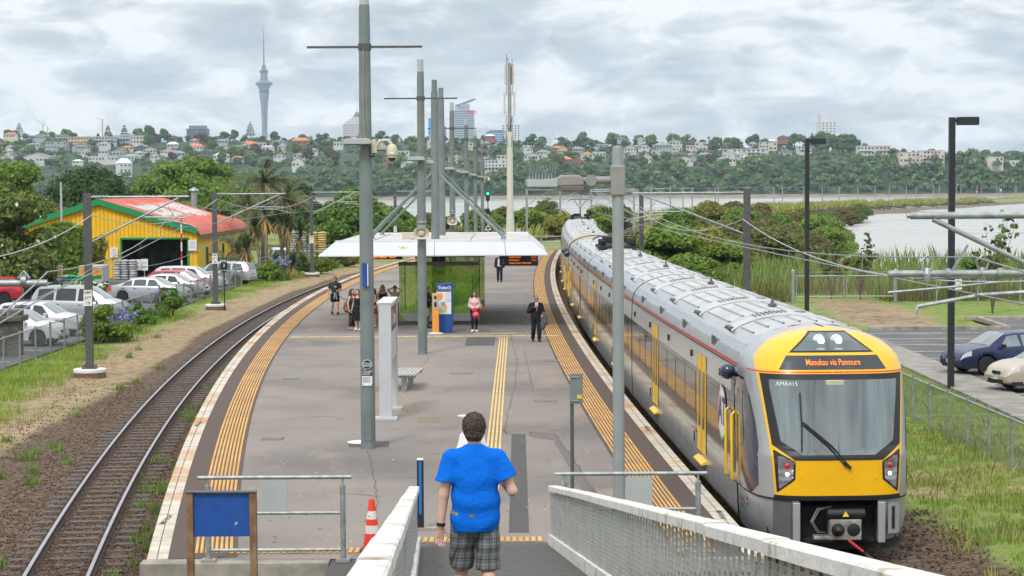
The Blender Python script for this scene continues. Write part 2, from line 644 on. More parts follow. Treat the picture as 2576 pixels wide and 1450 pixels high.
def gramp(x,stops):
	r=gn.new('ShaderNodeValToRGB')
	e=r.color_ramp.elements
	while len(e)<len(stops):
		e.new(.5)
	for q,(p,c)in enumerate(stops):
		e[q].position,e[q].color=p,(*c,1)
	gl.new(x,r.inputs['Fac'])
	return r.outputs['Color']
def gmix(f,a,b):
	m=gn.new('ShaderNodeMix')
	m.data_type='RGBA'
	gl.new(f,m.inputs['Factor'])
	gl.new(a,m.inputs[6])
	gl.new(b,m.inputs[7])
	return m.outputs[2]
def gmath(op,a,b):
	m=gn.new('ShaderNodeMath')
	m.operation=op
	m.use_clamp=op=='SUBTRACT'
	for q,x in enumerate((a,b)):
		if isinstance(x,(int,float)):
			m.inputs[q].default_value=x
		else:
			gl.new(x,m.inputs[q])
	return m.outputs[0]
def gattr(nm):
	a=gn.new('ShaderNodeAttribute')
	a.attribute_name=nm
	return a.outputs['Fac']
def soft(attr,noise,wd=.12):
	r=gn.new('ShaderNodeMapRange')
	r.inputs['From Min'].default_value,r.inputs['From Max'].default_value=.5-wd,.5+wd
	gl.new(gmath('ADD',attr,gmath('MULTIPLY',gmath('ADD',noise,-.5),1.1)),r.inputs['Value'])
	return r.outputs['Result']
green=gramp(gnoise(1.6,9),[(.3,(.11,.17,.026)),(.5,(.19,.27,.045)),(.7,(.28,.34,.085))])
dry=gramp(gnoise(2.5,9),[(.3,(.20,.13,.07)),(.5,(.36,.26,.15)),(.68,(.46,.36,.21))])
vo=gn.new('ShaderNodeTexVoronoi')
vo.inputs['Scale'].default_value=13
vo.inputs['Randomness'].default_value=1
gl.new(gtc.outputs['Object'],vo.inputs['Vector'])
sp=gn.new('ShaderNodeSeparateColor')
gl.new(vo.outputs['Color'],sp.inputs['Color'])
stone=gramp(sp.outputs[0],[(.0,(.05,.03,.02)),(.45,(.12,.072,.045)),(.8,(.18,.11,.066)),(1,(.21,.165,.13))])
mud=gramp(gnoise(.12,8),[(.3,(.115,.088,.062)),(.5,(.165,.132,.096)),(.7,(.22,.185,.14))])
c=gmix(soft(gattr('dry'),gnoise(.55,7)),green,dry)
c=gmix(soft(gattr('bal'),gnoise(1.1,7),.18),c,stone)
c=gmix(soft(gattr('mud'),gnoise(.2,5)),c,mud)
gl.new(c,gb.inputs['Base Color'])
bp=gn.new('ShaderNodeBump')
bp.inputs['Strength'].default_value=.9
bp.inputs['Distance'].default_value=.06
gl.new(gmath('ADD',vo.outputs['Distance'],gnoise(24,5)),bp.inputs['Height'])
gl.new(bp.outputs['Normal'],gb.inputs['Normal'])
ground=np_mesh('ground',V,Q,M_GND,smooth=True)
structure(ground)
left=dL<0
dryv=np.where(left,sm(5.9,4.6,-dL)*.62+.12*(nA>.55),.16+.45*sm(.5,.75,nA))
dryv=np.where(left&(Y>75),sm(6.2,3.0,-dL)*.60+.06,dryv)
gate=np.exp(-((X-18.5-(Y-105)*.02)/3.2)**2)*sm(88,97,Y)*sm(126,112,Y)
dryv=np.maximum(dryv,gate*.8)
dryv=np.where((Y>180)&(land>-3),.42+.3*(nA-.5),dryv)
wn_=np.interp(Y,[45,75],[1,0])
balv=np.where(left,sm(2.1+2.2*wn_,1.5+1.2*wn_,-dL)*1.0,sm(2.6,2.0,np.abs(dL)))
balv=np.maximum(balv,np.where(dR>0,sm(3.1,2.3,dR),sm(2.6,2.0,-dR)))
balv=np.maximum(balv,gate*.45*sm(.4,.6,nA))
mudv=1-sm(-4,-1.0,land)
for nm,a in(('dry',dryv),('bal',balv),('mud',mudv)):
	at=ground.data.attributes.new(nm,'FLOAT','POINT')
	at.data.foreach_set('value',a.astype(np.float32).ravel())
def GZ(x,y):
	"""height of the ground sheet at (x, y)"""
	i=min(max(int(np.searchsorted(gx,x))-1,0),len(gx)-2)
	j=min(max(int(np.searchsorted(gy,y))-1,0),len(gy)-2)
	fx,fy=(x-gx[i])/(gx[i+1]-gx[i]),(y-gy[j])/(gy[j+1]-gy[j])
	return float((Z[j,i]*(1-fx)+Z[j,i+1]*fx)*(1-fy)+(Z[j+1,i]*(1-fx)+Z[j+1,i+1]*fx)*fy)
M_WATER=bpy.data.materials.new('tidal_water')
n_,l_=nodes_of(M_WATER)
b_=n_['Principled BSDF']
b_.inputs['Base Color'].default_value=(.40,.39,.36,1)
b_.inputs['Roughness'].default_value=.22
b_.inputs['Specular IOR Level'].default_value=.65
t_=n_.new('ShaderNodeTexCoord')
mp_=n_.new('ShaderNodeMapping')
mp_.inputs['Scale'].default_value=(.25,.6,1)
l_.new(t_.outputs['Object'],mp_.inputs['Vector'])
nz_=n_.new('ShaderNodeTexNoise')
nz_.inputs['Scale'].default_value=1.2
nz_.inputs['Detail'].default_value=4
l_.new(mp_.outputs['Vector'],nz_.inputs['Vector'])
bp_=n_.new('ShaderNodeBump')
bp_.inputs['Strength'].default_value=.07
bp_.inputs['Distance'].default_value=.1
l_.new(nz_.outputs['Fac'],bp_.inputs['Height'])
l_.new(bp_.outputs['Normal'],b_.inputs['Normal'])
nz2=n_.new('ShaderNodeTexNoise')
mp2=n_.new('ShaderNodeMapping')
mp2.inputs['Scale'].default_value=(.3,1.6,1)
l_.new(t_.outputs['Object'],mp2.inputs['Vector'])
l_.new(mp2.outputs['Vector'],nz2.inputs['Vector'])
nz2.inputs['Scale'].default_value=.03
nz2.inputs['Detail'].default_value=6
rm_=n_.new('ShaderNodeMapRange')
rm_.inputs['From Min'].default_value,rm_.inputs['From Max'].default_value=.35,.65
rm_.inputs['To Min'].default_value,rm_.inputs['To Max'].default_value=.12,.34
l_.new(nz2.outputs['Fac'],rm_.inputs['Value'])
l_.new(rm_.outputs['Result'],b_.inputs['Roughness'])
wm=MB()
wm.add([(-3000,100,Z_WAT),(4000,100,Z_WAT),(4000,2400,Z_WAT),(-3000,2400,Z_WAT)],[(0,1,2,3)])
structure(wm.build('water',M_WATER))
RX=[-1400,-543,-332,-164,5,174,300,363,427,543,800,1500]
RH=[54,58,57.5,56.5,48.5,47.5,44,41,33,30,30,34]
BL=[.2,.2,.22,.3,.4,.42,.5,.6,.75,.8,.8,.8]
def hill_z(x,y):
	x,y=np.asarray(x,float),np.asarray(y,float)
	r,b=np.interp(x,RX,RH),np.interp(x,RX,BL)
	sh=1672+22*np.sin(x/90.)+14*np.sin(x/37.+1)
	t=(y-sh)/470
	h=r*(b*sm(-.01,.13,t)+(1-b)*np.clip(t,0,1)**.95)-4*sm(.02,-.05,t)
	h=h-np.clip(t-1,0,3)*12
	return h+(vnoise(x,y,60,77)-.5)*5*sm(0,.2,t)
hx,hy=np.arange(-1300,1501,20.0),np.concatenate([np.arange(1620,2300,12.0),np.arange(2300,3300,60.0)])
HX,HY=np.meshgrid(hx,hy)
HV=np.stack([HX,HY,hill_z(HX,HY)],-1).reshape(-1,3)
ii=(np.arange(len(hy)-1)[:,None]*len(hx)+np.arange(len(hx)-1)[None,:]).ravel()
M_HILL=mat('hill_vegetation',(.035,.06,.025),.95,var=.35,scale=.05,det=8,dirt=(.12,.11,.07),dscale=.02,dlo=.6,dhi=.75)
structure(np_mesh('hills',HV,np.stack([ii,ii+1,ii+len(hx)+1,ii+len(hx)],1),M_HILL,smooth=True))
mb=MB()
rows=[]
for x in np.arange(-1300,1501,15.0):
	y0=1672+22*math.sin(x/90.)+14*math.sin(x/37.+1)
	wob=6*math.sin(x/23.)+5*math.sin(x/61.)
	rows.append([(x,y0-34+wob,Z_WAT-.3),(x,y0-16+wob*.5,Z_WAT+.5),(x,y0-4,Z_WAT+2.0),(x,y0+8,Z_WAT+3)])
mb.grid(rows)
structure(mb.build('far_beach',mat('beach_mud',(.24,.19,.14),.9,var=.3,scale=.08,det=6),smooth=True))
def on_hill(u,v):
	d=ray(u,v)
	for y in np.arange(1640,2600,4.0):
		t=y/d.y
		z=CAM_H+d.z*t
		if z<=hill_z(d.x*t,y):
			return Vector((d.x*t,y,float(hill_z(d.x*t,y))))
	return None
hz=MB()
hz.box((0,3200,205),(9000,6900,420))
hzm=bpy.data.materials.new('haze_air')
hn,hl=nodes_of(hzm)
for nd in list(hn):
	if nd.type=='BSDF_PRINCIPLED':
		hn.remove(nd)
pv=hn.new('ShaderNodeVolumePrincipled')
pv.inputs['Color'].default_value=(.70,.86,1.0,1)
pv.inputs['Density'].default_value=.000085
pv.inputs['Anisotropy'].default_value=0
hl.new(pv.outputs['Volume'],hn['Material Output'].inputs['Volume'])
ho=hz.build('haze',hzm)
ho['kind']='stuff'
def strip(mb,path,ys,o0,o1,z0,z1=None,sgn=1):
	"""flat ribbon along an edge path between two inward offsets"""
	a,b=[],[]
	for y in ys:
		q=path.sY(y)
		a.append(path.off(q,o0*sgn,z0))
		b.append(path.off(q,o1*sgn,z0 if z1 is None else z1))
	mb.grid([a,b])
YS=np.arange(Y0P,Y1P+.1,1.2)
pl=MB()
a=[EDGE_L.off(EDGE_L.sY(y),.05,0)for y in YS]
b=[EDGE_R.off(EDGE_R.sY(y),-.05,0)for y in YS]
rows=[[p.lerp(q,k/8)for k in range(9)]for p,q in zip(a,b)]
pl.grid(rows)
platform=pl.build('platform',M_ASPH)
structure(platform)
sw=MB()
for path,s in((EDGE_L,1),(EDGE_R,-1)):
	top=[path.off(path.sY(y),.06*s,-.13)for y in YS]
	bot=[path.off(path.sY(y),.06*s,-1.05)for y in YS]
	sw.grid([top,bot])
eL,eR=XL(Y0P),XR(Y0P)
sw.box(((eL+.06-2.85)/2,Y0P+.15,-.62),(-2.85-eL-.06,.3,.98))
sw.box((.5*(1.0+eR),Y0P+.15,-.62),(eR-1.0,.3,.98))
sw.build('side_wall',M_CONC,platform)
for path,s in((EDGE_L,1),(EDGE_R,-1)):
	cp=MB()
	r0=[[path.off(path.sY(y),o*s,z)for o,z in((.0,-.14),(0,.0),(.012,.012),(.33,.012),(.33,-.02))]for y in YS]
	cp.grid(r0)
	cp.poly([r0[0][k]for k in range(5)])
	cp.cur=1
	for y in np.arange(Y0P+2,Y1P,2.4):
		q=path.sY(y)
		cp.add([path.off(q-.012,0*s,.0145),path.off(q+.012,0*s,.0145),path.off(q+.012,.33*s,.0145),path.off(q-.012,.33*s,.0145)],[(0,1,2,3)])
	strip(cp,path,YS,.15,.165,.0145,sgn=s)
	cp.build('coping',[M_COPING,M_CRACK],platform)
	bs=MB()
	strip(bs,path,YS,.33,1.42,.006,sgn=s)
	bs.build('brown_strip',M_BROWN,platform)
	tl=MB()
	for k in range(8):
		o=.74+k*.079
		rr=[[path.off(path.sY(y),(o+dx)*s,z)for dx,z in((0,.006),(.006,.013),(.042,.013),(.048,.006))]for y in np.arange(Y0P+.4,Y1P,1.0)]
		tl.grid(rr)
	tl.build('tactile_strip',M_TACT,platform)
ld=MB()
ld.box((-.55,29.3,-.55),(4.6,4.7,1.1-.02))
ld.build('landing',M_ASPH2,platform)
ew=MB()
ew.box((-4.35,31.46,-.18),(2.95,.34,.36))
ew.box((-5.1,31.52,-.1),(1.45,.2,.21))
ew.box((2.4,31.5,-.1),(2.75,.22,.21))
ew.build('end_wall',M_CONC,platform,bevel=.015)
tb=MB()
for x in np.arange(-4.5,.52,.105):
	tb.box((x,32.3 if x<-1.7 else 33.25,.012),(.065,.42,.012))
for x in np.arange(-4.5,-3.6,.105):
	pass
tb.build('warning_bars',M_TACT,platform)
yb=MB()
for k in range(4):
	o=k*.092
	pts=[(-.60+o,44.5),(-.56+o,60),(-.50+o,79.2)]
	yb.grid([[(x,y,.004),(x+.002,y,.011),(x+.05,y,.011),(x+.052,y,.004)]for x,y in[(np.interp(yy,[p[1]for p in pts],[p[0]for p in pts]),yy)for yy in np.arange(36.5,79.2,2)]])
for x in np.arange(-8.7,1.3,.62):
	yb.box((x+.3,79.4+.0,.009),(.57,.3,.01))
for x in np.arange(-1.5,.2,.1):
	yb.box((x,80.9,.009),(.06,.3,.01))
yb.build('guide_lines',M_TACTY,platform)
def patch(px,m,z=.0035):
	q=MB()
	q.poly([G(u,v,z)for u,v in px])
	o=q.build('asphalt_patch',m,platform)
	return o
patch([(1287,1092),(1322,1092),(1331,1340),(1280,1340)],M_ASPH2)
patch([(1175,848),(1246,848),(1243,870),(1170,870)],M_ASPH2,.0045)
patch([(878,1109),(980,1110),(978,1125),(877,1125)],M_ASPH2)
patch([(1050,1050),(1107,1048),(1107,1062),(1049,1062)],mat('sandy_patch',(.22,.18,.12),.9,var=.15))
patch([(1330,1086),(1395,1090),(1510,1250),(1478,1256),(1392,1108),(1333,1098)],mat('worn_patch',(.15,.13,.122),.9,var=.15,scale=20))
patch([(945,985),(1060,985),(1040,1046),(950,1046)],mat('stained_patch',(.255,.205,.16),.9,var=.12,scale=4),.002)
patch([(1000,740),(1330,736),(1372,838),(985,842)],mat('canopy_ground_patch',(.17,.155,.145),.9,var=.18,scale=1.2,det=8),.002)  # darker mottled ground tone below and behind the canopy
def crack(px,w=.02):
	pts=[G(u,v,.005)for u,v in px]
	fine=[pts[0]]
	for a,b in zip(pts,pts[1:]):
		n=max(2,int((b-a).length/.35))
		for i in range(1,n+1):
			fine.append(a.lerp(b,i/n)+Vector((random.uniform(-.035,.035),random.uniform(-.05,.05),0)))
	q=MB()
	q.grid([[p+Vector((-w*random.uniform(.3,1),0,0))for p in fine],[p+Vector((w*random.uniform(.3,1),random.uniform(0,.03),0))for p in fine]])
	q.build('crack',M_CRACK,platform)
crack([(945,1083),(1050,1081),(1150,1081),(1268,1080),(1272,1092),(1330,1092),(1338,1087),(1400,1092)],.028)
crack([(925,1135),(938,1180),(950,1270),(946,1330)],.010)
crack([(1283,840),(1300,900),(1297,960),(1278,1040),(1272,1082)],.012)
crack([(1395,1092),(1440,1150),(1480,1220),(1512,1262)],.015)
crack([(1318,880),(1330,930),(1344,990)],.012)
crack([(1078,900),(1040,950),(1020,990)],.014)
for k in range(9):
	u,v=random.uniform(700,1350),random.uniform(880,1250)
	if G(u,v).x<XL(G(u,v).y)+1.7:
		continue
	crack([(u,v),(u+random.uniform(20,70),v+random.uniform(-6,8)),(u+random.uniform(80,140),v+random.uniform(-12,12))],.008)
for u,v,w_ in((1172,1046,.22),(902,1112,.26)):
	q=MB()
	p=G(u,v,.006)
	q.poly([(p.x+math.cos(t)*w_,p.y+math.sin(t)*w_*1.3,.006)for t in np.linspace(0,2*PI,20,endpoint=False)])
	q.build('painted_cover',M_WHITE,platform)
q=MB()
lettering(q,'MIND THE GAP',.14,EDGE_R.off(EDGE_R.sY(35.6),-.16,.0155),(0,-1,0),(1,0,0),bold=.02)
lettering(q,'MIND THE GAP',.14,EDGE_L.off(EDGE_L.sY(35.4),.16,.0155),(0,1,0),(-1,0,0),bold=.02)
lettering(q,'MIND THE GAP',.14,EDGE_R.off(EDGE_R.sY(48.5),-.16,.0155),(0,-1,0),(1,0,0),bold=.02)
lettering(q,'MIND THE GAP',.14,EDGE_L.off(EDGE_L.sY(50),.16,.0155),(0,1,0),(-1,0,0),bold=.02)
q.build('stencilled_lettering',mat('stencil_grey',(.09,.09,.085),.8,var=.3,scale=30),platform)
gum=MB()
rg=random.Random(77)
for _ in range(420):
	y=33+70*rg.random()**1.6
	x=rg.uniform(XL(y)+1.5,XR(y)-1.5)
	gum.cur=0 if rg.random()<.7 else 1
	r_=rg.uniform(.012,.035)
	n=7
	gum.poly([(x+r_*math.cos(2*PI*k/n)*rg.uniform(.7,1.3),y+r_*math.sin(2*PI*k/n)*rg.uniform(.7,1.3),.0052)for k in range(n)])
gum.build('gum_spots',[M_CRACK,M_WHITEP],platform)['kind']='stuff'
for x,y,a_,b_ in((-5.6,47,.5,.5),(.9,55,.6,.45),(-6.8,62,.45,.45),(1.4,68,.5,.7),(-1.6,63.5,.7,.5)):
	q=MB()
	q.box((x,y,.002),(a_,b_,.008))
	q.cur=1
	q.box((x,y,.004),(a_-.05,b_-.05,.008))
	q.build('access_cover',[M_CRACK,mat('worn_cover',(.17,.155,.145),.8,var=.2,scale=6)],platform)
for y,w_ in((40.5,.012),(49,.012),(56.5,.010),(63.2,.012),(74,.014),(88,.016)):
	p0,p1=Vector((XL(y)+1.45,y,.0048)),Vector((XR(y)-1.45,y+.15,.0048))
	q=MB()
	ps=[p0.lerp(p1,k/40)+Vector((0,rg.uniform(-.02,.02),0))for k in range(41)]
	q.grid([[p-Vector((0,w_*rg.uniform(.2,1),0))for p in ps],[p+Vector((0,w_*rg.uniform(.2,1),0))for p in ps]])
	q.build('paving_joint',mat('joint_dark',(.12,.105,.097),.9,var=.3,scale=3),platform)
sl_mb=MB()
sl_mb.box((0,0,-.07),(2.1,.22,.14))
sl_mb.cur=1
for sx in(-.5335,.5335):
	for d in(-.13,.13):
		sl_mb.box((sx+d,0,.035),(.07,.11,.07),taper=.6)
sl_obj=sl_mb.build('sleeper',[M_SLEEP,M_RAILSIDE])
SL_ME=sl_obj.data
bpy.data.objects.remove(sl_obj)
def make_track(path,label,s0,s1,slp0):
	t=thing('railway_track',label,'railway track')
	for o in(-.5335,.5335):
		rb=MB()
		qs=np.arange(s0,s1,1.5)
		prof=((-.065,-.15),(-.06,-.135),(-.012,-.12),(-.012,-.04),(-.035,-.03),(-.035,-.003),(.035,-.003),(.035,-.03),(.012,-.04),(.012,-.12),(.06,-.135),(.065,-.15))
		rb.grid([[path.off(q,o+x,Z_RAIL+z)for x,z in prof]for q in qs])
		rb.cur=1
		rb.grid([[path.off(q,o+x,Z_RAIL+z)for x,z in((-.036,-.008),(-.03,0),(.03,0),(.036,-.008))]for q in qs])
		rb.build('rail',[M_RAILSIDE,M_RAILTOP],t)
	n=0
	far=MB()
	for q in np.arange(slp0,min(s1,slp0+150),.68):
		p,tg,r=path.at(q)
		ang=math.atan2(r.y,r.x)+random.uniform(-.012,.012)
		z=Z_RAIL-.15+random.uniform(-.012,.006)
		if n<100:
			o=link('sleeper',SL_ME,t)
			o.location=(p.x+random.uniform(-.03,.03),p.y,z)
			o.rotation_euler=(0,0,ang)
		else:
			far.box((p.x,p.y,z-.02),(2.1,.22,.1),rz=ang)
		n+=1
	far.build('sleepers',M_SLEEP,t)['kind']='stuff'
	return t
make_track(TL,'curving railway track with rusty rails along the left edge of the platform',2,420,TL.sY(27))
make_track(TR,'railway track under the silver and yellow train on the right',20,420,TR.sY(168))
M_STONE=mat('ballast_stone',(.125,.080,.053),.9,var=.3,scale=3,island=.55)
vs,fs=[],[]
ico=[Vector(v)for v in((0,0,1),(.9,0,.1),(.28,.85,.05),(-.72,.53,0),(-.7,-.5,.1),(.3,-.85,0),(0,0,-1))]
icf=[(0,1,2),(0,2,3),(0,3,4),(0,4,5),(0,5,1),(6,2,1),(6,3,2),(6,4,3),(6,5,4),(6,1,5)]
def stone(x,y,z,r):
	o=len(vs)
	rot=Matrix.Rotation(random.uniform(0,6.3),3,'Z')@Matrix.Rotation(random.uniform(-.6,.6),3,'X')
	for v in ico:
		p=rot@(Vector((v.x*r*random.uniform(.7,1.3),v.y*r*random.uniform(.7,1.3),v.z*r*.7)))
		vs.append((x+p.x,y+p.y,z+p.z))
	fs.extend([tuple(i+o for i in f)for f in icf])
for _ in range(13000):
	q=TL.sY(30)+40*random.random()**1.6
	o=random.choice([random.uniform(-.48,.48),random.uniform(-.48,.48),-random.uniform(.6,3.6),-random.uniform(.6,2.2),random.uniform(.6,1.5)])
	p=TL.off(q,o)
	stone(p.x,p.y,Z_BAL+.02 if abs(o)<2.3 else GZ(p.x,p.y)+.015,random.uniform(.016,.036))
for _ in range(1600):
	q=TR.sY(29)+12*random.random()
	o=random.uniform(-1.5,2.9)
	p=TR.off(q,o)
	stone(p.x,p.y,GZ(p.x,p.y)+.03,random.uniform(.022,.05))
o=np_mesh('ballast_stones',vs,fs,M_STONE)
tag(o,None,None,kind='stuff')
cp=MB()
cp.add([(-75,60,-.70),(-18.75,60,-.70),(-18.6,112,-.70),(-18.6,151,-.70),(-75,151,-.70)],[(0,1,2,3,4)])
cpo=cp.build('left_car_park',M_ROAD)
structure(cpo)
cp=MB()
cp.add([(15.6,30,-.70),(60,30,-.70),(60,98,-.70),(22.3,98,-.70),(22.3,91.3,-.70),(15.6,91.3,-.70)],[(0,1,2,3,4,5)])
cpr=cp.build('right_car_park',M_ROAD)
structure(cpr)
ln=MB()
for y in(89.2,86.0,82.7,79.4,76.1,72.8,69.5,66.2,62.9):
	ln.box((18.2,y,-.694),(5.0,.1,.006))
ln.build('parking_line',M_WHITEP,cpr)
ln=MB()
for y in np.arange(64,150,2.7):
	ln.box((-21.5,y,-.694),(4.8,.1,.006),rz=-.18)
ln.box((-33,108,-.694),(11,.1,.006),rz=.1)
ln.build('parking_line',M_WHITEP,cpo)
fp=MB()
fp.box((14.85,62,-.715),(1.6,64,.12))
fpo=fp.build('footpath',mat('footpath_concrete',(.27,.25,.225),.9,var=.2,scale=1.5,det=7,dirt=(.17,.155,.14),dscale=.5))
structure(fpo)
kb=MB()
kb.box((19.3,91.42,-.64),(6.4,.22,.2))
kb.bar((22.4,91.3,-.64),(22.6,98,-.64),.22,.2)
kb.box((40,98.12,-.64),(36,.22,.2))
kbo=kb.build('kerb',M_CONC,bevel=.02)
structure(kbo)
Q0=TR.sY(35.2)
M_SILV=mat('train_silver',(.56,.58,.60),.22,metal=.75,var=.05,scale=.8,bump=.05,bscale=1.5)
M_SILVP=mat('train_silver_paint',(.42,.44,.46),.32,metal=.35,var=.05,scale=1,coat=.3,dirt=(.30,.30,.29),dscale=2,dlo=.5,dhi=.85)
M_SKIRT=mat('train_brushed_side',(.60,.60,.60),.16,metal=.35,var=.08,scale=1.2,stretch=(1,1,4),bump=.05,bscale=4)
M_BAND=mat('train_dark_band',(.022,.023,.028),.10,metal=.0,var=.1,scale=.6,coat=.6,spec=.7)
M_UPPER=mat('train_upper_panel',(.56,.57,.58),.3,metal=.2,var=.04,coat=.2)
M_ROOF=mat('train_roof',(.50,.505,.51),.45,metal=.2,var=.10,scale=1.0,det=8,dirt=(.38,.37,.355),dscale=.7,dlo=.5,dhi=.8)
M_ROOFB=mat('train_roof_shoulder',(.50,.53,.55),.2,metal=.8,var=.06,scale=2,bump=.08,bscale=2)
M_YEL=mat('train_yellow',(.88,.47,.004),.3,var=.03,scale=1,coat=.4,dirt=(.62,.36,.03),dscale=4,dlo=.58,dhi=.85)
M_YELD=mat('train_door_yellow',(.86,.52,.015),.42,var=.04,scale=1,coat=0)
M_REDS=mat('train_red_stripe',(.62,.035,.025),.3,var=.03)
M_TGLASS=mat('train_window_glass',(.035,.048,.045),.05,var=.1,scale=.5,spec=.9,coat=.5)
M_WSCR=mat('windscreen_glass',(.07,.10,.108),.05,var=.5,scale=1.1,stretch=(2.6,.3,.25),det=3,spec=.9,coat=1.0)
M_WSCR.node_tree.nodes['Principled BSDF'].inputs['Coat IOR'].default_value=1.75
M_NAVYG=mat('navy_gloss',(.012,.022,.07),.12,var=.1,coat=.6)
M_DKGREY=mat('dark_grey_panel',(.10,.105,.11),.5,var=.08)
M_UNDER=mat('underframe_black',(.018,.017,.016),.8,var=.3,scale=3)
M_LED=emit('led_orange',(1.0,.22,.015),1.05)
M_LAMPW=emit('lamp_warm',(1.0,.80,.55),3.0)
PROF=[(1.28,.28),(1.355,.42),(1.37,.9),(1.375,1.22),(1.375,2.62),(1.36,3.165),(1.355,3.215),(1.30,3.40),(1.19,3.56),(1.0,3.71),(.72,3.83),(.38,3.91),(0,3.94)]
PW=[p[0]for p in PROF]
PZ=[p[1]for p in PROF]
def W(z):
	return float(np.interp(z,PZ,PW))
def T(s,x,z):
	return TR.off(Q0+s,x*1.055,Z_RAIL+z)
SFZ=[.2,1.05,1.75,1.85,3.18,3.5,3.75,3.88,3.94]
SFS=[.10,.02,.02,.07,.52,.72,.98,1.22,1.5]
LEND,NE=2.4,4.0
def sf(z):
	return float(np.interp(z,SFZ,SFS))
def NS(x,z):
	w_=max(W(z),.02)
	k=min(1.0,(abs(x)/w_)**(NE/2))
	c=math.sqrt(max(0,1-k*k))
	return sf(z)+(LEND-sf(z))*(1-c**(2/NE))
def NX(s,z):
	c=max(0,1-(s-sf(z))/(LEND-sf(z)))**(NE/2)
	return W(z)*math.sqrt(max(0,1-c*c))**(2/NE)
train=thing('train','silver electric train with yellow front and doors standing at the right platform edge','train',T(0,0,0)*1.0)
def front_panel(name,zs,half,m,off,par,lo=None,n=14,mirror=None):
	"""panel on the nose between two sideways limits over a range of heights; lo = inner limit for one-sided panels"""
	q=MB()
	zs=sorted(set(list(zs)+list(np.arange(min(zs),max(zs),.06))))
	n=max(n,12)*2
	for sgn in((1,)if lo is None else mirror):
		rows=[]
		for z in zs:
			h=half(z)
			l=-h if lo is None else lo(z)
			rows.append([T(NS(x,z)-off,x*sgn,z)for x in np.linspace(l,h,n)])
		q.grid(rows)
	return q.build(name,m,par,world=True,smooth=True)
def side_panel(q,s0,s1,z0,z1,sd,off=.006,nose=False,n=2):
	if nose:
		ss=np.linspace(s0,s1,8)
		zz=np.linspace(z0,z1,6)
		q.grid([[T(s,sd*(NX(s,z)+off),z)for s in ss]for z in zz])
		return
	ss=np.linspace(s0,s1,n)
	q.grid([[T(s,sd*(W(z)+off),z)for s in ss]for z in(z0,z1)])
def door_parts(s,car,sd):
	d=MB()
	for k in(-1,1):
		a,b=s+k*.015,s+k*.70
		a,b=min(a,b),max(a,b)
		side_panel(d,a,b,.92,2.95,sd,.012)
		d.bar(T(a,sd*(W(.92)+.004),.92),T(b,sd*(W(.92)+.004),.92),.03,.02)
	o=d.build('door',M_YELD,car,world=True)
	g=MB()
	for k in(-1,1):
		a,b=s+k*.20,s+k*.46
		side_panel(g,min(a,b),max(a,b),1.42,2.62,sd,.018)
	g.build('door_window',M_TGLASS,car,world=True)
	f=MB()
	for a,b in((s-.74,s-.70),(s+.70,s+.74),(s-.012,s+.012)):
		side_panel(f,a,b,.92,2.98,sd,.015)
	f.build('door_seal',M_BLACK,car,world=True)
	st=MB()
	st.prism([T(s-.66,sd*(W(.9)-.03),.80),T(s-.66,sd*(W(.9)+.10),.72),T(s-.66,sd*(W(.9)+.10),.695),T(s-.66,sd*(W(.9)-.03),.72)],T(s+.66,0,0)-T(s-.66,0,0))
	st.build('door_step',M_YELD,car,world=True)
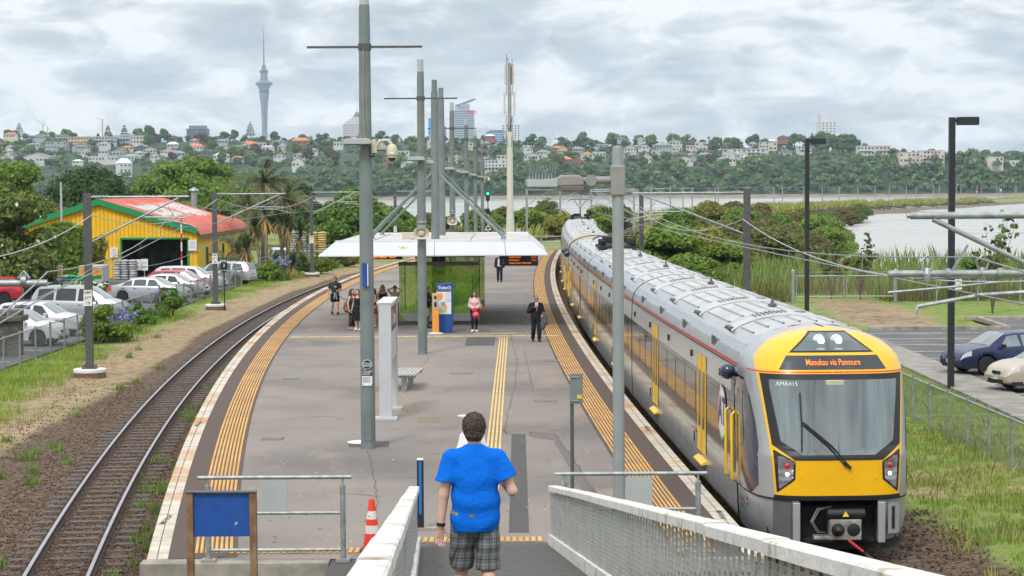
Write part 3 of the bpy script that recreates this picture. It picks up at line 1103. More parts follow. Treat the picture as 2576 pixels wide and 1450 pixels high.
def carriage(s0,s1,nose=False,tail=False,panto=False,last=False,kind=0):
	"""one car body; everything it carries is a child of it"""
	ss=list(np.arange(s0+(LEND if nose else 0),s1-.001,1.2))+[s1]
	m=MB()
	idx=[0,0,0,1,2,3,4,4,4,5,5,5]
	for k in range(len(PROF)-1):
		m.cur=idx[k]
		for sd in(-1,1):
			(x0,z0),(x1,z1)=PROF[k],PROF[k+1]
			m.grid([[T(s,sd*x0,z0)for s in ss],[T(s,sd*x1,z1)for s in ss]])
	m.cur=6
	ends=[s1]if nose else[s0,s1]
	for s in ends:
		m.add([T(s,x,z)for x,z in PROF]+[T(s,-x,z)for x,z in PROF[::-1][1:]],[tuple(range(2*len(PROF)-1))])
	m.box(tuple(T((s0+s1)/2,0,.55)),(2.3,(s1-s0)-1.0,.55),rz=-math.atan2(TR.at(Q0+(s0+s1)/2)[1].x,TR.at(Q0+(s0+s1)/2)[1].y))
	if nose:
		m.cur=7
		zs=list(np.arange(1.0,3.93,.06))+[3.925,3.938]
		th=np.linspace(-PI/2,PI/2,121)
		rows=[]
		for z in zs:
			rows.append([T(sf(z)+(LEND-sf(z))*(1-max(0,math.cos(t))**(2/NE)),math.copysign(W(z)*abs(math.sin(t))**(2/NE),t),z)for t in th])
		m.grid(rows)
		for sd in(-1,1):
			m.cur=7
			rows=[]
			for z,ins in((.24,.16),(.40,.05),(.62,0),(.98,0)):
				xs=list(np.linspace(.66,W(max(z,.42))*.9,6))+[W(max(z,.42))*f for f in(.94,.97,.985,.995,1.0)]
				rows.append([T(NS(min(x,W(max(z,.42))*.99999),max(z,.42))+ins+.03,sd*(x-(ins*.4 if x>1 else 0)),z)for x in xs])
			m.grid(rows)
			m.cur=6
			m.grid([[r[0]for r in rows],[T(1.3,sd*.66,z)for z in(.24,.40,.62,.98)]])
			m.grid([rows[0],[T(1.3 if k<8 else 2.4,sd*x,.26)for k,x in enumerate(np.linspace(.66,1.2,len(rows[0])))]])
	body=m.build('carriage',[M_SKIRT,M_BAND,M_UPPER,M_REDS,M_ROOFB,M_ROOF,M_UNDER,M_SILVP],train,world=True,smooth=True,auto=.5)
	L=s1-s0
	ds=[7.4,17.0]if kind==0 else([6.4,17.4]if kind==1 else[6.8,16.4])
	for sd in(-1,1):
		if sd==1 and s0>30:
			continue
		for d in ds:
			door_parts(s0+d,body,sd)
		cuts=[]
		a=4.2 if kind==0 else(1.2 if kind==1 else .8)
		b=L-(1.0 if kind!=2 else 4.2)
		for lo,hi in((a,ds[0]-1.0),(ds[0]+1.0,ds[1]-1.0),(ds[1]+1.0,b)):
			n=max(1,round((hi-lo)/1.75))
			for k in range(n):
				cuts.append((lo+(hi-lo)*k/n+.09,lo+(hi-lo)*(k+1)/n-.09))
		for lo,hi in cuts:
			wd=MB()
			side_panel(wd,s0+lo,s0+hi,1.62,2.5,sd,.005)
			wd.build('window',M_TGLASS,body,world=True)
		tr=MB()
		for s in(s0+ds[0]+1.1,s0+ds[1]+1.1):
			tr.bar(T(s,sd*1.40,1.0),T(s,sd*1.40,1.22),.02,.03)
		for s in np.arange(s0+4.5,s1-1,4.6):
			tr.box(tuple(T(s,sd*1.385,2.86)),(.05,.16,.14))
		tr.build('side_fitting',M_BLACK,body,world=True)
		gt=MB()
		gt.grid([[T(s,sd*(W(3.13)+.02),3.13)for s in ss],[T(s,sd*(W(3.16)+.02),3.16)for s in ss]])
		gt.build('gutter',M_BLACK,body,world=True)
	rb=MB()
	lo0=s0+(3.0 if nose else .6)
	bands=list(np.arange(lo0+2.4,s1-1.5,5.05))
	for x in(-.98,-.72,-.44,-.15,.15,.44,.72,.98):
		z=float(np.interp(abs(x),PW[::-1],PZ[::-1]))
		for a,b in zip([lo0]+[q+.75 for q in bands],[q-.75 for q in bands]+[s1-.4]):
			if b-a>.5:
				nn=max(2,int((b-a)/2)+1)
				q=np.linspace(a,b,nn)
				rb.grid([[T(s,x-.018,z)for s in q],[T(s,x-.012,z+.03)for s in q],[T(s,x+.012,z+.03)for s in q],[T(s,x+.018,z)for s in q]])
	rb.build('roof_rib',M_ROOF,body,world=True)['kind']='stuff'
	bd,bk,gr=MB(),MB(),MB()
	arc=[(x,float(np.interp(abs(x),PW[::-1],PZ[::-1])))for x in np.linspace(-1.12,1.12,15)]
	for j,s in enumerate(bands):
		bd=MB()
		bd.grid([[T(s+ds_,x,z+dz)for x,z in arc]for ds_,dz in((-.5,.0),(-.46,.045),(.46,.045),(.5,.0))])
		bd.build('roof_band',M_ROOF,body,world=True,smooth=True)
		for e in(-.56,.56):
			bk.grid([[T(s+e-.035,x,z+.012)for x,z in arc],[T(s+e+.035,x,z+.012)for x,z in arc]])
		for g in np.arange(-.62,-.05,.08):
			zz=float(np.interp(abs(g),PW[::-1],PZ[::-1]))
			for e0 in(-.28,.06):
				gr.box(tuple(T(s+e0+.1,g,zz+.052)),(.045,.26,.008))
		for g in(.25,.55,.8):
			zz=float(np.interp(abs(g),PW[::-1],PZ[::-1]))
			gr.box(tuple(T(s,g,zz+.05)),(.2,.3,.01))
		for sd in(-1,1):
			zz=3.62
			gr.box(tuple(T(s-.1,sd*1.1,zz+.06)),(.09,.7,.05))
			for e in np.arange(-.45,.5,.15):
				gr.box(tuple(T(s+.55+e*.5,sd*1.325,3.36)),(.02,.035,.22))
	for s in np.arange(lo0+4.8,s1-3,10.1):
		gr.box(tuple(T(s,.1,3.97)),(.16,.30,.05))
		gr.cyl(T(s,.1,3.98),T(s,.1,4.14),.055,.01,8)
	bk.build('roof_seam',M_BLACK,body,world=True)
	gr.build('roof_grille',mat('dark_grille',(.11,.112,.115),.6,var=.2),body,world=True)
	if not nose:
		yb_=MB()
		yb_.grid([[T(s0-.15,x*.97,z)for x,z in PROF]+[T(s0-.15,-x*.97,z)for x,z in PROF[::-1]],[T(s0+.02,x*.96,z-.02)for x,z in PROF]+[T(s0+.02,-x*.96,z-.02)for x,z in PROF[::-1]]])
		yb_.build('gangway_bellows',M_UNDER,body,world=True)
	if panto:
		w_=MB()
		ps=s0+3.6 if not last else s0+12
		w_.box(tuple(T(ps,0,3.97)),(1.7,3.6,.10))
		for x in(-.6,.6):
			for e in(-1.2,-.4,.6,1.3):
				w_.lathe([(.09,0),(.13,.05),(.08,.08),(.13,.12),(.08,.15),(.13,.2),(.06,.26)],tuple(T(ps+e,x,4.0)),8)
		w_.box(tuple(T(ps+.9,-.3,4.2)),(.5,.7,.28))
		w_.box(tuple(T(ps-1.2,.5,4.2)),(.4,.5,.22))
		w_.tube([T(ps-1.5,.9,4.0),T(ps-1.4,.95,4.5),T(ps-.8,.8,4.6),T(ps,.7,4.25)],.03,6)
		w_.build('roof_equipment',M_UNDER,body,world=True)
		pg=MB()
		if last:
			pg.tube([T(ps+1.2,0,4.05),T(ps-1.1,0,4.75),T(ps+.3,0,5.5)],.05,6)
			for e in(.25,.5):
				pg.tube([T(ps+e,-1.0,5.35),T(ps+e,-.75,5.52),T(ps+e,.75,5.52),T(ps+e,1.0,5.35)],.035,6)
			for x in(-.5,.5):
				pg.bar(T(ps-1.1,0,4.75),T(ps+.4,x,5.5),.04,.04)
		else:
			pg.tube([T(ps-1.2,0,4.05),T(ps+1.1,0,4.24),T(ps-.6,0,4.36)],.05,6)
			for e in(-.75,-.5):
				pg.tube([T(ps+e,-1.0,4.28),T(ps+e,-.75,4.42),T(ps+e,.75,4.42),T(ps+e,1.0,4.28)],.035,6)
		pg.build('pantograph',M_DKSTEEL,body,world=True)
	return body
C1=carriage(0,24.0,nose=True,kind=0)
C2=carriage(24.25,47.9,kind=1)
C3=carriage(48.15,72.0,kind=2,panto=True)
C4=carriage(73.3,97.2,kind=0)
C5=carriage(97.45,121.2,kind=1)
C6=carriage(121.45,144.5,kind=2,panto=True,last=True)
q=MB()
for(a,b),c in(((70.4,71.6),C3),((73.5,74.9),C4)):
	arc=[(x,float(np.interp(abs(x),PW[::-1],PZ[::-1]))+.02)for x in np.linspace(-1.25,1.25,19)]
	y=MB()
	y.grid([[T(s,x,z)for x,z in arc]for s in np.linspace(a,b,3)])
	y.build('yellow_cab_roof',M_YEL,c,world=True,smooth=True)
	y=MB()
	for sd in(-1,):
		y.ball(tuple(T(b+.7 if c is C4 else a-.4,sd*1.5,3.05)),.17)
	y.build('mirror_camera',M_NAVYG,c,world=True,smooth=True)
	for e in(1.6,2.35):
		y=MB()
		y.tube([T((b if c is C4 else a-4)+e,-1.45,.95),T((b if c is C4 else a-4)+e,-1.45,2.2)],.035,6)
		y.build('handrail',M_YELD,c,world=True)
zz=lambda a,b,n=14:np.linspace(a,b,n)
HY=lambda z:min(.965*W(z),float(np.interp(z,[1.07,1.95,3.18,3.21,3.45,3.6,3.8,3.94],[1.04,1.11,1.245,1.25,1.24,1.2,1.0,.9])))
front_panel('yellow_front',[1.07,1.12,1.3,1.5,1.65,1.75,1.8,1.9,2.1,2.4,2.7,3.0,3.2,3.3,3.4,3.5,3.6,3.7,3.78,3.84,3.89,3.92,3.937],HY,M_YEL,.014,C1,n=45)
front_panel('windscreen_surround',[1.70,1.8,1.88,1.95,2.2,2.5,2.8,3.17],lambda z:float(np.interp(z,[1.70,1.95,3.17],[.73,1.075,1.205])),M_BLACK,.022,C1,n=19)
ws=front_panel('windscreen',[1.79,1.85,1.9,2.02,2.2,2.5,2.8,3.07],lambda z:float(np.interp(z,[1.79,2.02,3.07],[.60,.94,1.09])),M_WSCR,.030,C1,n=19)
front_panel('display_surround',zz(3.245,3.485,6),lambda z:float(np.interp(z,[3.245,3.485],[.91,.77])),mat('display_black',(.03,.038,.045),.15,var=.05,coat=.4),.024,C1)
front_panel('headlight_housing',zz(3.535,3.885,8),lambda z:float(np.interp(z,[3.535,3.885],[.72,.31])),M_BLACK,.024,C1)
front_panel('headlight_glass',zz(3.56,3.86,8),lambda z:float(np.interp(z,[3.56,3.86],[.65,.29])),mat('lamp_window',(.10,.125,.135),.06,var=.1,coat=.6),.034,C1)
front_panel('red_line',[3.185,3.212],lambda z:.9999*W(z),M_REDS,.014,C1,n=61)
front_panel('mask_edge',[1.0,1.03,1.08],lambda z:1.06 if z<1.07 else 1.045,M_BLACK,.028,C1,n=15)
for sgn in(1,-1):
	inn=lambda z:float(np.interp(z,[1.13,1.36,1.67,1.86],[1.0,.73,.72,1.04]))
	front_panel('headlamp',[1.13,1.2,1.28,1.36,1.5,1.67,1.76,1.86],lambda z:float(np.interp(z,[1.13,1.86],[1.015,1.065])),M_BLACK,.022,C1,lo=inn,n=6,mirror=(sgn,))
	inn2=lambda z:float(np.interp(z,[1.18,1.38,1.65,1.78],[.975,.765,.755,.95]))
	front_panel('headlamp_lens',[1.2,1.28,1.38,1.5,1.65,1.76],lambda z:float(np.interp(z,[1.18,1.86],[.98,1.01])),mat('lamp_lens_grey',(.17,.18,.19),.1,var=.3,scale=6,coat=.6),.030,C1,lo=inn2,n=6,mirror=(sgn,))
	for z,m_,nm,r in((1.60,M_REDL,'tail_lamp',.058),(1.455,M_LAMPW,'lamp_bulb',.036)):
		b=MB()
		x=.855
		b.lathe([(r,0),(r*.9,.02),(r*.4,.035)],tuple(T(NS(x,z)-.022,sgn*x,z)),14,M=Matrix.Rotation(PI/2,3,'X'))
		b.build(nm,m_,C1,world=True,smooth=True)
	b=MB()
	x=.15
	for z,r,m_ in((3.735,.115,0),):
		b.lathe([(r,0),(r*.95,.012),(r*.55,.02)],tuple(T(NS(sgn*x,z)-.02,sgn*x-.03,z)),18,M=Matrix.Rotation(PI/2-.25,3,'X'))
	b.cur=1
	b.lathe([(.06,0),(.045,.02)],tuple(T(NS(sgn*x,3.72)-.05,sgn*x,3.72)),12,M=Matrix.Rotation(PI/2-.25,3,'X'))
	b.build('high_headlight',[M_CLEARL,M_LAMPW],C1,world=True,smooth=True)
	b=MB()
	b.lathe([(.09,0),(.08,.012)],tuple(T(NS(x,3.575)-.016,sgn*.15-.03,3.575)),14,M=Matrix.Rotation(PI/2-.25,3,'X')@Matrix.Diagonal(Vector((1,.35,1))))
	b.build('lower_headlight',M_CLEARL,C1,world=True)
def nose_text(name,s,size,x0,z0,m,off=.024,align='CENTER',bold=0.0,cx=1.0):
	vs,fs=text_polys(s,size,align,bold)
	vs=[(v[0]*cx,v[1])for v in vs]
	q=MB()
	q.add([T(NS(x0+v[0],z0+v[1])-off,x0+v[0],z0+v[1])for v in vs],fs)
	return q.build(name,m,C1,world=True)
nose_text('destination_text','Manukau via Panmure',.150,0,3.365,M_LED,.045,bold=.003,cx=.70)
nose_text('fleet_number','AMA415',.10,-.80,3.0,mat('white_vinyl',(.7,.72,.72),.5,var=0),.03)
wp=MB()
N_=lambda x,z,o:T(NS(x,z)-o,x,z)
wp.tube([N_(.10,1.60,.05),N_(-.18,1.95,.07),N_(-.58,2.32,.08)],.012,6)
wp.tube([N_(.16,1.60,.05),N_(-.12,1.95,.07),N_(-.58,2.36,.08)],.012,6)
wp.tube([N_(-.62,1.85,.05),N_(-.60,2.32,.07),N_(-.60,2.85,.05)],.016,6)
wp.box(tuple(N_(.12,1.62,.05)),(.17,.04,.05),rz=0,M=Matrix.Rotation(.7,3,'Y'))
wp.build('wiper',M_BLACK,C1,world=True)
pn=MB()
for a,b in(((-.66,1.32),(.66,1.32)),((.66,1.32),(.66,1.66)),((.66,1.66),(.26,1.66)),((.26,1.66),(.12,1.50)),((.12,1.50),(-.12,1.50)),((-.12,1.50),(-.26,1.66)),((-.26,1.66),(-.66,1.66)),((-.66,1.66),(-.66,1.32))):
	n=max(2,int(abs(a[0]-b[0])/.12)+2)
	pts=[N_(a[0]+(b[0]-a[0])*k/(n-1),a[1]+(b[1]-a[1])*k/(n-1),.009)for k in range(n)]
	pn.tube(pts,.0055,5)
for x in(-.63,-.2,.2,.63):
	pn.ball(tuple(N_(x,1.36,.010)),.011,6,4)
pn.build('access_panel_edge',mat('panel_gap',(.25,.13,.01),.6,var=0),C1,world=True)
cpd=MB()
cpd.box(tuple(N_(0,3.02,.03)),(.32,.03,.09))
cpd.build('windscreen_camera',M_CREAM,C1,world=True,bevel=.01)
sm_=MB()
for z0,z1 in((1.80,3.08),(3.54,3.88)):
	sm_.tube([N_(.0,z,.024)for z in np.linspace(z0,z1,6)],.006,5)
sm_.build('centre_seam',M_BLACK,C1,world=True)
by=MB()
by.cur=0
p0,p1=[T(.22,x,z)for x,z in((-.66,.22),(.66,.22),(.66,1.0),(-.66,1.0))],[T(1.3,x,z)for x,z in((-.66,.22),(.66,.22),(.66,1.0),(-.66,1.0))]
by.add(p0+p1,[(0,1,5,4),(1,2,6,5),(2,3,7,6),(3,0,4,7),(4,5,6,7)])
by.build('coupler_bay',M_UNDER,C1,world=True)
for sd,nm in((-1,'corner_strip'),(1,'corner_strip')):
	b=MB()
	b.box(tuple(T(.06,sd*.71,.60)),(.13,.10,.72))
	b.build(nm,M_SILVP,C1,world=True,bevel=.015)
b=MB()
rows=[[T(NS(x,.7)-.012,-x,z)for x in np.linspace(.78,1.06,5)]for z in(.3,.98)]
b.grid(rows)
b.build('step_panel',M_DKGREY,C1,world=True)
b=MB()
b.grid([[T(NS(x,.7)-.012,x,z)for x in np.linspace(.84,1.06,5)]for z in(.38,.94)])
b.build('hatch',mat('hatch_grey',(.3,.31,.32),.4,var=.05),C1,world=True)
b=MB()
b.grid([[T(NS(x,.7)-.02,x,z)for x in np.linspace(.91,.97,3)]for z in(.46,.86)])
b.build('hatch_slot',M_BLACK,C1,world=True)
cpl=MB()
cpl.box(tuple(T(-.02,.08,.50)),(.56,.22,.36))
cpl.box(tuple(T(-.02,-.16,.36)),(.6,.2,.06))
cpl.box(tuple(T(.4,.08,.5)),(.25,.9,.22))
cp_o=cpl.build('coupler',mat('coupler_steel',(.36,.35,.32),.5,metal=.5,var=.3,scale=12,dirt=(.14,.11,.08),dscale=6),C1,world=True,bevel=.012)
b=MB()
b.lathe([(.115,0),(.11,.05),(.05,.13),(.02,.15)],tuple(T(-.13,-.05,.50)),16,M=Matrix.Rotation(PI/2,3,'X'))
b.lathe([(.115,0),(.10,.006)],tuple(T(-.142,.21,.50)),16,M=Matrix.Rotation(PI/2,3,'X'))
b.cyl(T(-.06,-.22,.77),T(-.06,.40,.77),.095,n=12)
b.build('coupler_head',M_BLACK,C1,world=True,smooth=True,auto=.6)
b=MB()
b.poly([T(-.165,.02,.735),T(-.165,.13,.735),T(-.145,.075,.83)])
b.build('warning_triangle',mat('sign_yellow',(.8,.5,.02),.5,var=0),C1,world=True)
b=MB()
b.cyl(T(-.14,.12,.32),T(-.20,.36,.12),.03,.022,8)
b.build('coupler_handle',mat('handle_red',(.5,.03,.05),.5,var=.1),C1,world=True)
b=MB()
for k,x in enumerate((-.35,-.32)):
	b.tube([T(.2,-.1,.86),T(.1,x,.84-.02*k),T(.05,x-.12,.62),T(.1,x,.42),T(.2,-.2,.4)],.012,6)
b.build('hose',mat('grey_hose',(.2,.2,.2),.6,var=.2),C1,world=True)
b=MB()
b.prism([T(.35,-1.08,.08),T(.35,1.08,.08),T(.45,1.15,.27),T(.45,-1.15,.27)],(0,.06,0))
b.build('track_guard',M_UNDER,C1,world=True)
zr=[1.02,1.08,1.2,1.5,1.9,2.3,2.7,2.95,3.02]
for sd in(-1,1):
	b=MB()
	rows=[]
	for z in zr:
		lo=float(np.interp(z,[1.02,1.2,1.9,2.6,3.02],[.95,.62,.66,.98,1.6]))
		hi=float(np.interp(z,[1.02,1.2,3.02],[1.95,2.3,2.38]))
		rows.append([T(s,sd*(NX(s,z)+.008),z)for s in np.linspace(lo,hi,16)])
	b.grid(rows)
	b.build('cab_side_panel',M_NAVYG,C1,world=True,smooth=True)
b=MB()
rows=[]
for z in(1.75,1.9,2.3,2.75):
	rows.append([T(s,-(NX(s,z)+.013),z)for s in np.linspace(float(np.interp(z,[1.75,1.9,2.75],[1.75,1.5,1.72])),2.3,6)])
b.grid(rows)
b.build('cab_side_window',M_TGLASS,C1,world=True)
b=MB()
side_panel(b,2.52,3.16,1.15,3.05,-1,.006)
b.build('cab_door',M_DKGREY,C1,world=True)
b=MB()
side_panel(b,2.64,3.04,2.0,2.85,-1,.012)
b.build('cab_door_window',M_TGLASS,C1,world=True)
for s in(2.46,3.24):
	b=MB()
	b.tube([T(s,-1.39,1.0),T(s,-1.45,1.05),T(s,-1.45,2.25),T(s,-1.39,2.3)],.03,8)
	b.build('handrail',M_YELD,C1,world=True,smooth=True)
b=MB()
b.ball(tuple(T(2.42,-1.53,3.06)),.15,14,9)
b.cyl(T(2.42,-1.36,3.0),T(2.42,-1.5,3.02),.05,n=8)
b.build('mirror_camera',M_NAVYG,C1,world=True,smooth=True)
b=MB()
b.grid([[T(NS(.9999*W(z)*math.sin(t),z)-.012,W(z)*math.sin(t),z)for t in np.linspace(-PI/2,PI/2,61)]for z in(.99,1.02)])
for sd in(-1,1):
	side_panel(b,2.4,3.0,.99,1.02,sd,.006)
b.build('lower_seam',M_BLACK,C1,world=True)
def side_disc(name,s,z,r0,r1,m,off,a0=0,a1=2*PI,n=30):
	q=MB()
	an=np.linspace(a0,a1,n)
	q.grid([[T(s+r0*math.cos(t),-(W(z+r0*math.sin(t))+off),z+r0*math.sin(t))for t in an],[T(s+r1*math.cos(t),-(W(z+r1*math.sin(t))+off),z+r1*math.sin(t))for t in an]])
	return q.build(name,m,C1,world=True)
M_VW=mat('badge_white',(.78,.78,.78),.4,var=0)
side_disc('round_badge',4.25,2.1,.001,.56,M_VW,.012)
side_disc('badge_ring',4.25,2.1,.49,.555,mat('badge_navy',(.02,.03,.08),.4,var=0),.015,PI*.45,PI*1.2)
side_disc('badge_ring',4.25,2.1,.49,.555,mat('badge_green',(.13,.42,.05),.4,var=0),.015,PI*1.25,PI*1.75)
side_disc('badge_ring',4.25,2.1,.49,.555,M_REDS,.015,-PI*.2,PI*.35)
q=MB()
vs,fs=text_polys('AT',.74,'CENTER',.03)
q.add([T(4.25-v[0],-(W(2.1+v[1])+.017),2.1+v[1])for v in vs],fs)
q.build('badge_letters',MATS['badge_navy'],C1,world=True)
q=MB()
for k,tx in enumerate(('Auckland','Transport')):
	vs,fs=text_polys(tx,.13,'CENTER',.01)
	q.add([T(1.75-v[0],-(NX(1.75-v[0],.8-.12*k+v[1])+.01),.80-.13*k+v[1])for v in vs],fs)
q.build('operator_lettering',M_DKGREY,C1,world=True)
q=MB()
for k,(dx,dz)in enumerate(((0,.06),(.07,0),(-.05,-.02))):
	q.cur=k
	q.lathe([(.05,0),(.03,.012)],tuple(T(1.30+dx,-(NX(1.3+dx,.8+dz)+.003),.80+dz)),10,M=Matrix.Rotation(-PI/2,3,'Y'))
q.build('operator_emblem',[M_REDL,M_ORGL,mat('emblem_blue',(.02,.3,.6),.5,var=0)],C1,world=True)
def horn(mb,c,s=1.0):
	"""square loudspeaker horn facing the camera (-Y)"""
	c=Vector(c)
	R_=lambda w,h,y,z:[c+Vector((sx*w*s,y*s,sz*h*s+z*s))for sx,sz in((-1,-1),(1,-1),(1,1),(-1,1))]
	def ring(w,h,y,n=16):
		out=[]
		for k in range(n):
			t=2*PI*(k+.5)/n
			cx_,cz_=math.cos(t),math.sin(t)
			f=(abs(cx_)**4+abs(cz_)**4)**-.25
			out.append(c+Vector((cx_*f*w*s,y*s,cz_*f*h*s)))
		return out
	mb.grid([ring(.06,.06,.32),ring(.10,.09,.22),ring(.20,.16,.05),ring(.26,.20,0),ring(.265,.205,-.01),ring(.23,.175,-.005),ring(.15,.12,.08),ring(.10,.09,.12),ring(.10,.09,.02),ring(.05,.05,.0),ring(.005,.005,.0)],close=True)
def light_pole(x,Y,label,cross=True,lamp=True,cctv=False,speaker=False,hgt=10.3):
	t=thing('light_pole',label,'light pole',(x,Y,0),0,'tall grey poles along the middle of the platform')
	m=MB()
	m.lathe([(.168,0),(.165,1.2),(.155,5),(.125,9.6),(.118,hgt-.42)],n=12)
	m.build('pole',M_GALVD,t,smooth=True,auto=.8)
	m=MB()
	m.lathe([(.108,hgt-.42),(.108,hgt),(.09,hgt+.01)],n=12)
	m.build('pole_cap',M_GREYP,t,smooth=True,auto=.8)
	m=MB()
	m.box((0,-.162,.42),(.17,.012,.46))
	m.build('hatch',M_GALVD,t)
	if cross:
		m=MB()
		m.bar((-1.28,0,8.95),(1.28,0,8.95),.05,.05)
		m.lathe([(.15,8.88),(.15,9.02)],n=12)
		m.build('crossbar',M_DKSTEEL,t)
		m=MB()
		m.tube([(-.02,-.14,8.9),(-.03,-.165,7.6),(0,-.175,6.8)],.012,5)
		m.build('cable',mat('tan_cable',(.35,.27,.16),.7,var=.1),t)
	if lamp:
		for sy,dz in((-1,0),(1,-.12)):
			m=MB()
			xo=-.16 if sy<0 else .14
			m.prism([(xo-.31,sy*.16,6.82+dz),(xo-.28,sy*.16,6.90+dz),(xo-.2,sy*.16,6.92+dz),(xo+.2,sy*.16,6.92+dz),(xo+.28,sy*.16,6.90+dz),(xo+.31,sy*.16,6.82+dz),(xo+.28,sy*.16,6.79+dz),(xo-.28,sy*.16,6.79+dz)],(0,sy*.26,0))
			m.box((xo*.2,sy*.14,6.86+dz),(.12,.12,.09))
			m.build('lamp_head',M_GREYP,t,bevel=.012)
			m=MB()
			m.box((xo,sy*.29,6.783+dz),(.54,.22,.02))
			m.build('lamp_glass',mat('lamp_underside',(.10,.085,.07),.4,var=.1),t)
			m=MB()
			for k in(-.12,0,.03,.07):
				m.bar((xo+k,sy*.29,6.91+dz),(xo+k+random.uniform(-.04,.04),sy*.29,7.02+dz),.006,.006)
			m.build('bird_spikes',M_GALV,t)['kind']='stuff'
	if cctv:
		m=MB()
		m.box((.20,-.12,6.74),(.12,.12,.27))
		m.tube([(.24,-.14,6.72),(.32,-.16,6.84),(.40,-.18,6.88),(.50,-.2,6.88),(.57,-.2,6.82),(.59,-.2,6.74)],[.04,.04,.034,.034,.04,.05],10)
		m.build('camera_arm',M_CREAM,t,smooth=True,auto=.7)
		m=MB()
		m.lathe([(.05,.19),(.10,.15),(.125,.05),(.13,-.05),(.115,-.06),(.105,-.11)],(.60,-.2,6.6),16)
		m.build('camera_housing',M_CREAM,t,smooth=True,auto=.7)
		m=MB()
		m.ball((.60,-.2,6.49),(.088,.088,.085),14,8)
		m.build('camera_dome',M_GLASSD,t,smooth=True)
		m=MB()
		m.box((.60,-.328,6.60),(.12,.006,.045))
		m.build('camera_label',M_PLATE,t)
		m=MB()
		m.tube([(.2,-.12,6.6),(.19,-.12,6.53),(.1,-.12,6.52)],.018,6)
		m.build('cable',M_BLACK,t)
	if speaker:
		m=MB()
		horn(m,(0,-.42,4.25 if Y<90 else 4.1),1.0)
		m.build('loudspeaker',M_CREAM,t,smooth=True,auto=.9)
		m=MB()
		m.lathe([(.18,4.6),(.18,4.68)],n=12)
		m.box((0,-.25,4.5),(.3,.1,.06))
		m.build('speaker_bracket',M_GALV,t)
	return t
pA=light_pole(-3.24,45.2,'nearest tall grey pole with white camera dome and round ticket sign',cctv=True)
pB=light_pole(-3.15,71.0,'tall grey pole with cream loudspeaker standing before the canopy',speaker=True)
pC=light_pole(-3.1,106.5,'grey pole with loudspeaker just behind the white canopy',speaker=True)
pD=light_pole(-2.9,131,'fourth crossbar pole along the platform beyond the canopy')
pE=light_pole(-2.8,158,'fifth crossbar pole along the platform beyond the canopy')
pF=light_pole(-2.67,186,'farthest and smallest crossbar pole beside the signal',cctv=True)
M_SIGNN=mat('sign_navy',(.012,.03,.055),.5,var=0)
M_SIGNW=mat('sign_white',(.76,.77,.78),.5,var=.03)
M_INK=mat('print_grey',(.33,.33,.36),.7,var=.1)
def notice(name,label,Y,x,z,build):
	t=thing(name,label,'sign',(x,Y,z))
	build(t)
	t.scale=(.54,1,.54)
	return t
def b_ticket(t):
	m=MB()
	m.lathe([(.195,0),(.195,.01)],n=28,M=Matrix.Rotation(PI/2,3,'X'))
	m.build('rim',M_SIGNW,t)
	m=MB()
	m.lathe([(.175,.011),(.175,.014)],n=28,M=Matrix.Rotation(PI/2,3,'X'))
	m.build('face',M_SIGNN,t)
	m=MB()
	lettering(m,'Ticket',.10,(.035,-.018,.035),(1,0,0),(0,0,1),bold=.02)
	lettering(m,'Machine',.10,(.04,-.018,-.05),(1,0,0),(0,0,1),bold=.02)
	m.bar((-.135,-.017,-.08),(-.135,-.017,.07),.016,.004,up=(0,1,0))
	m.poly([(-.165,-.018,.05),(-.105,-.018,.05),(-.135,-.018,.10)])
	m.build('lettering',M_SIGNW,t)
notice('round_sign','round navy ticket machine sign with white arrow on nearest pole',45.2-.17,-3.24,1.90,b_ticket)
def b_cctv(t):
	m=MB()
	m.box((0,0,.14),(.42,.012,.27))
	m.build('panel',M_SIGNN,t)
	m=MB()
	for k,s in enumerate(('CCTV','cameras','operating','in this area')):
		lettering(m,s,.068,(-.19,-.008,.235-.062*k),(1,0,0),(0,0,1),align='LEFT',bold=.015)
	an=np.linspace(0,2*PI,20)
	m.grid([[(.125+math.cos(a_)*r_,-.008,.165+math.sin(a_)*r_)for a_ in an]for r_ in(.066,.076)])
	m.bar((.09,-.008,.15),(.155,-.008,.185),.035,.004,up=(0,1,0))
	m.build('lettering',M_SIGNW,t)
notice('camera_sign','navy sign about cameras stuck below the round sign',45.2-.17,-3.24,1.65,b_cctv)
def b_paper(t):
	m=MB()
	m.poly([(-.21,0,.2),(.21,0,.2),(.21,-.0,-.12),(.17,-.01,-.2),(-.21,0,-.2)])
	m.build('sheet',M_SIGNW,t)
	m=MB()
	for k in range(7):
		m.box((-.01-.02*(k%2),-.006,.15-.035*k),(.34-.04*(k%2),.003,.009))
	m.box((-.15,-.006,-.16),(.05,.003,.03))
	m.box((.1,-.006,-.16),(.08,.003,.02))
	m.build('printing',M_INK,t)
notice('paper_notice','white paper notice with a curled corner on nearest pole',45.2-.175,-3.24,1.53,b_paper)
m=MB()
m.box((0,0,0),(.13,.05,.52+.0))
t=thing('blue_strip_sign','narrow blue sign seen edge-on high on nearest grey pole','sign',(-3.26,45.0,3.9))
m.build('panel',M_BLUE,t)
m=MB()
m.box((.06,-.028,0),(.02,.004,.5))
m.build('edge',M_SIGNW,t)
CX,CY0,CY1,CZ=-3.25,84.0,98.5,3.62
t=thing('platform_canopy','white flat canopy with sloping edges hung from two grey masts','canopy',(CX,84,0))
r=MB()
hw,hs=4.05,4.75
r.box((0,(CY1-CY0)/2,CZ-.05),(2*hw,CY1-CY0,.10))
roof=r.build('roof',mat('canopy_roof',(.48,.44,.41),.7,var=.05,scale=.7,dirt=(.52,.52,.52),dscale=.3,dlo=.45,dhi=.6),t)
f=MB()
zt,zb=CZ+.02,3.05
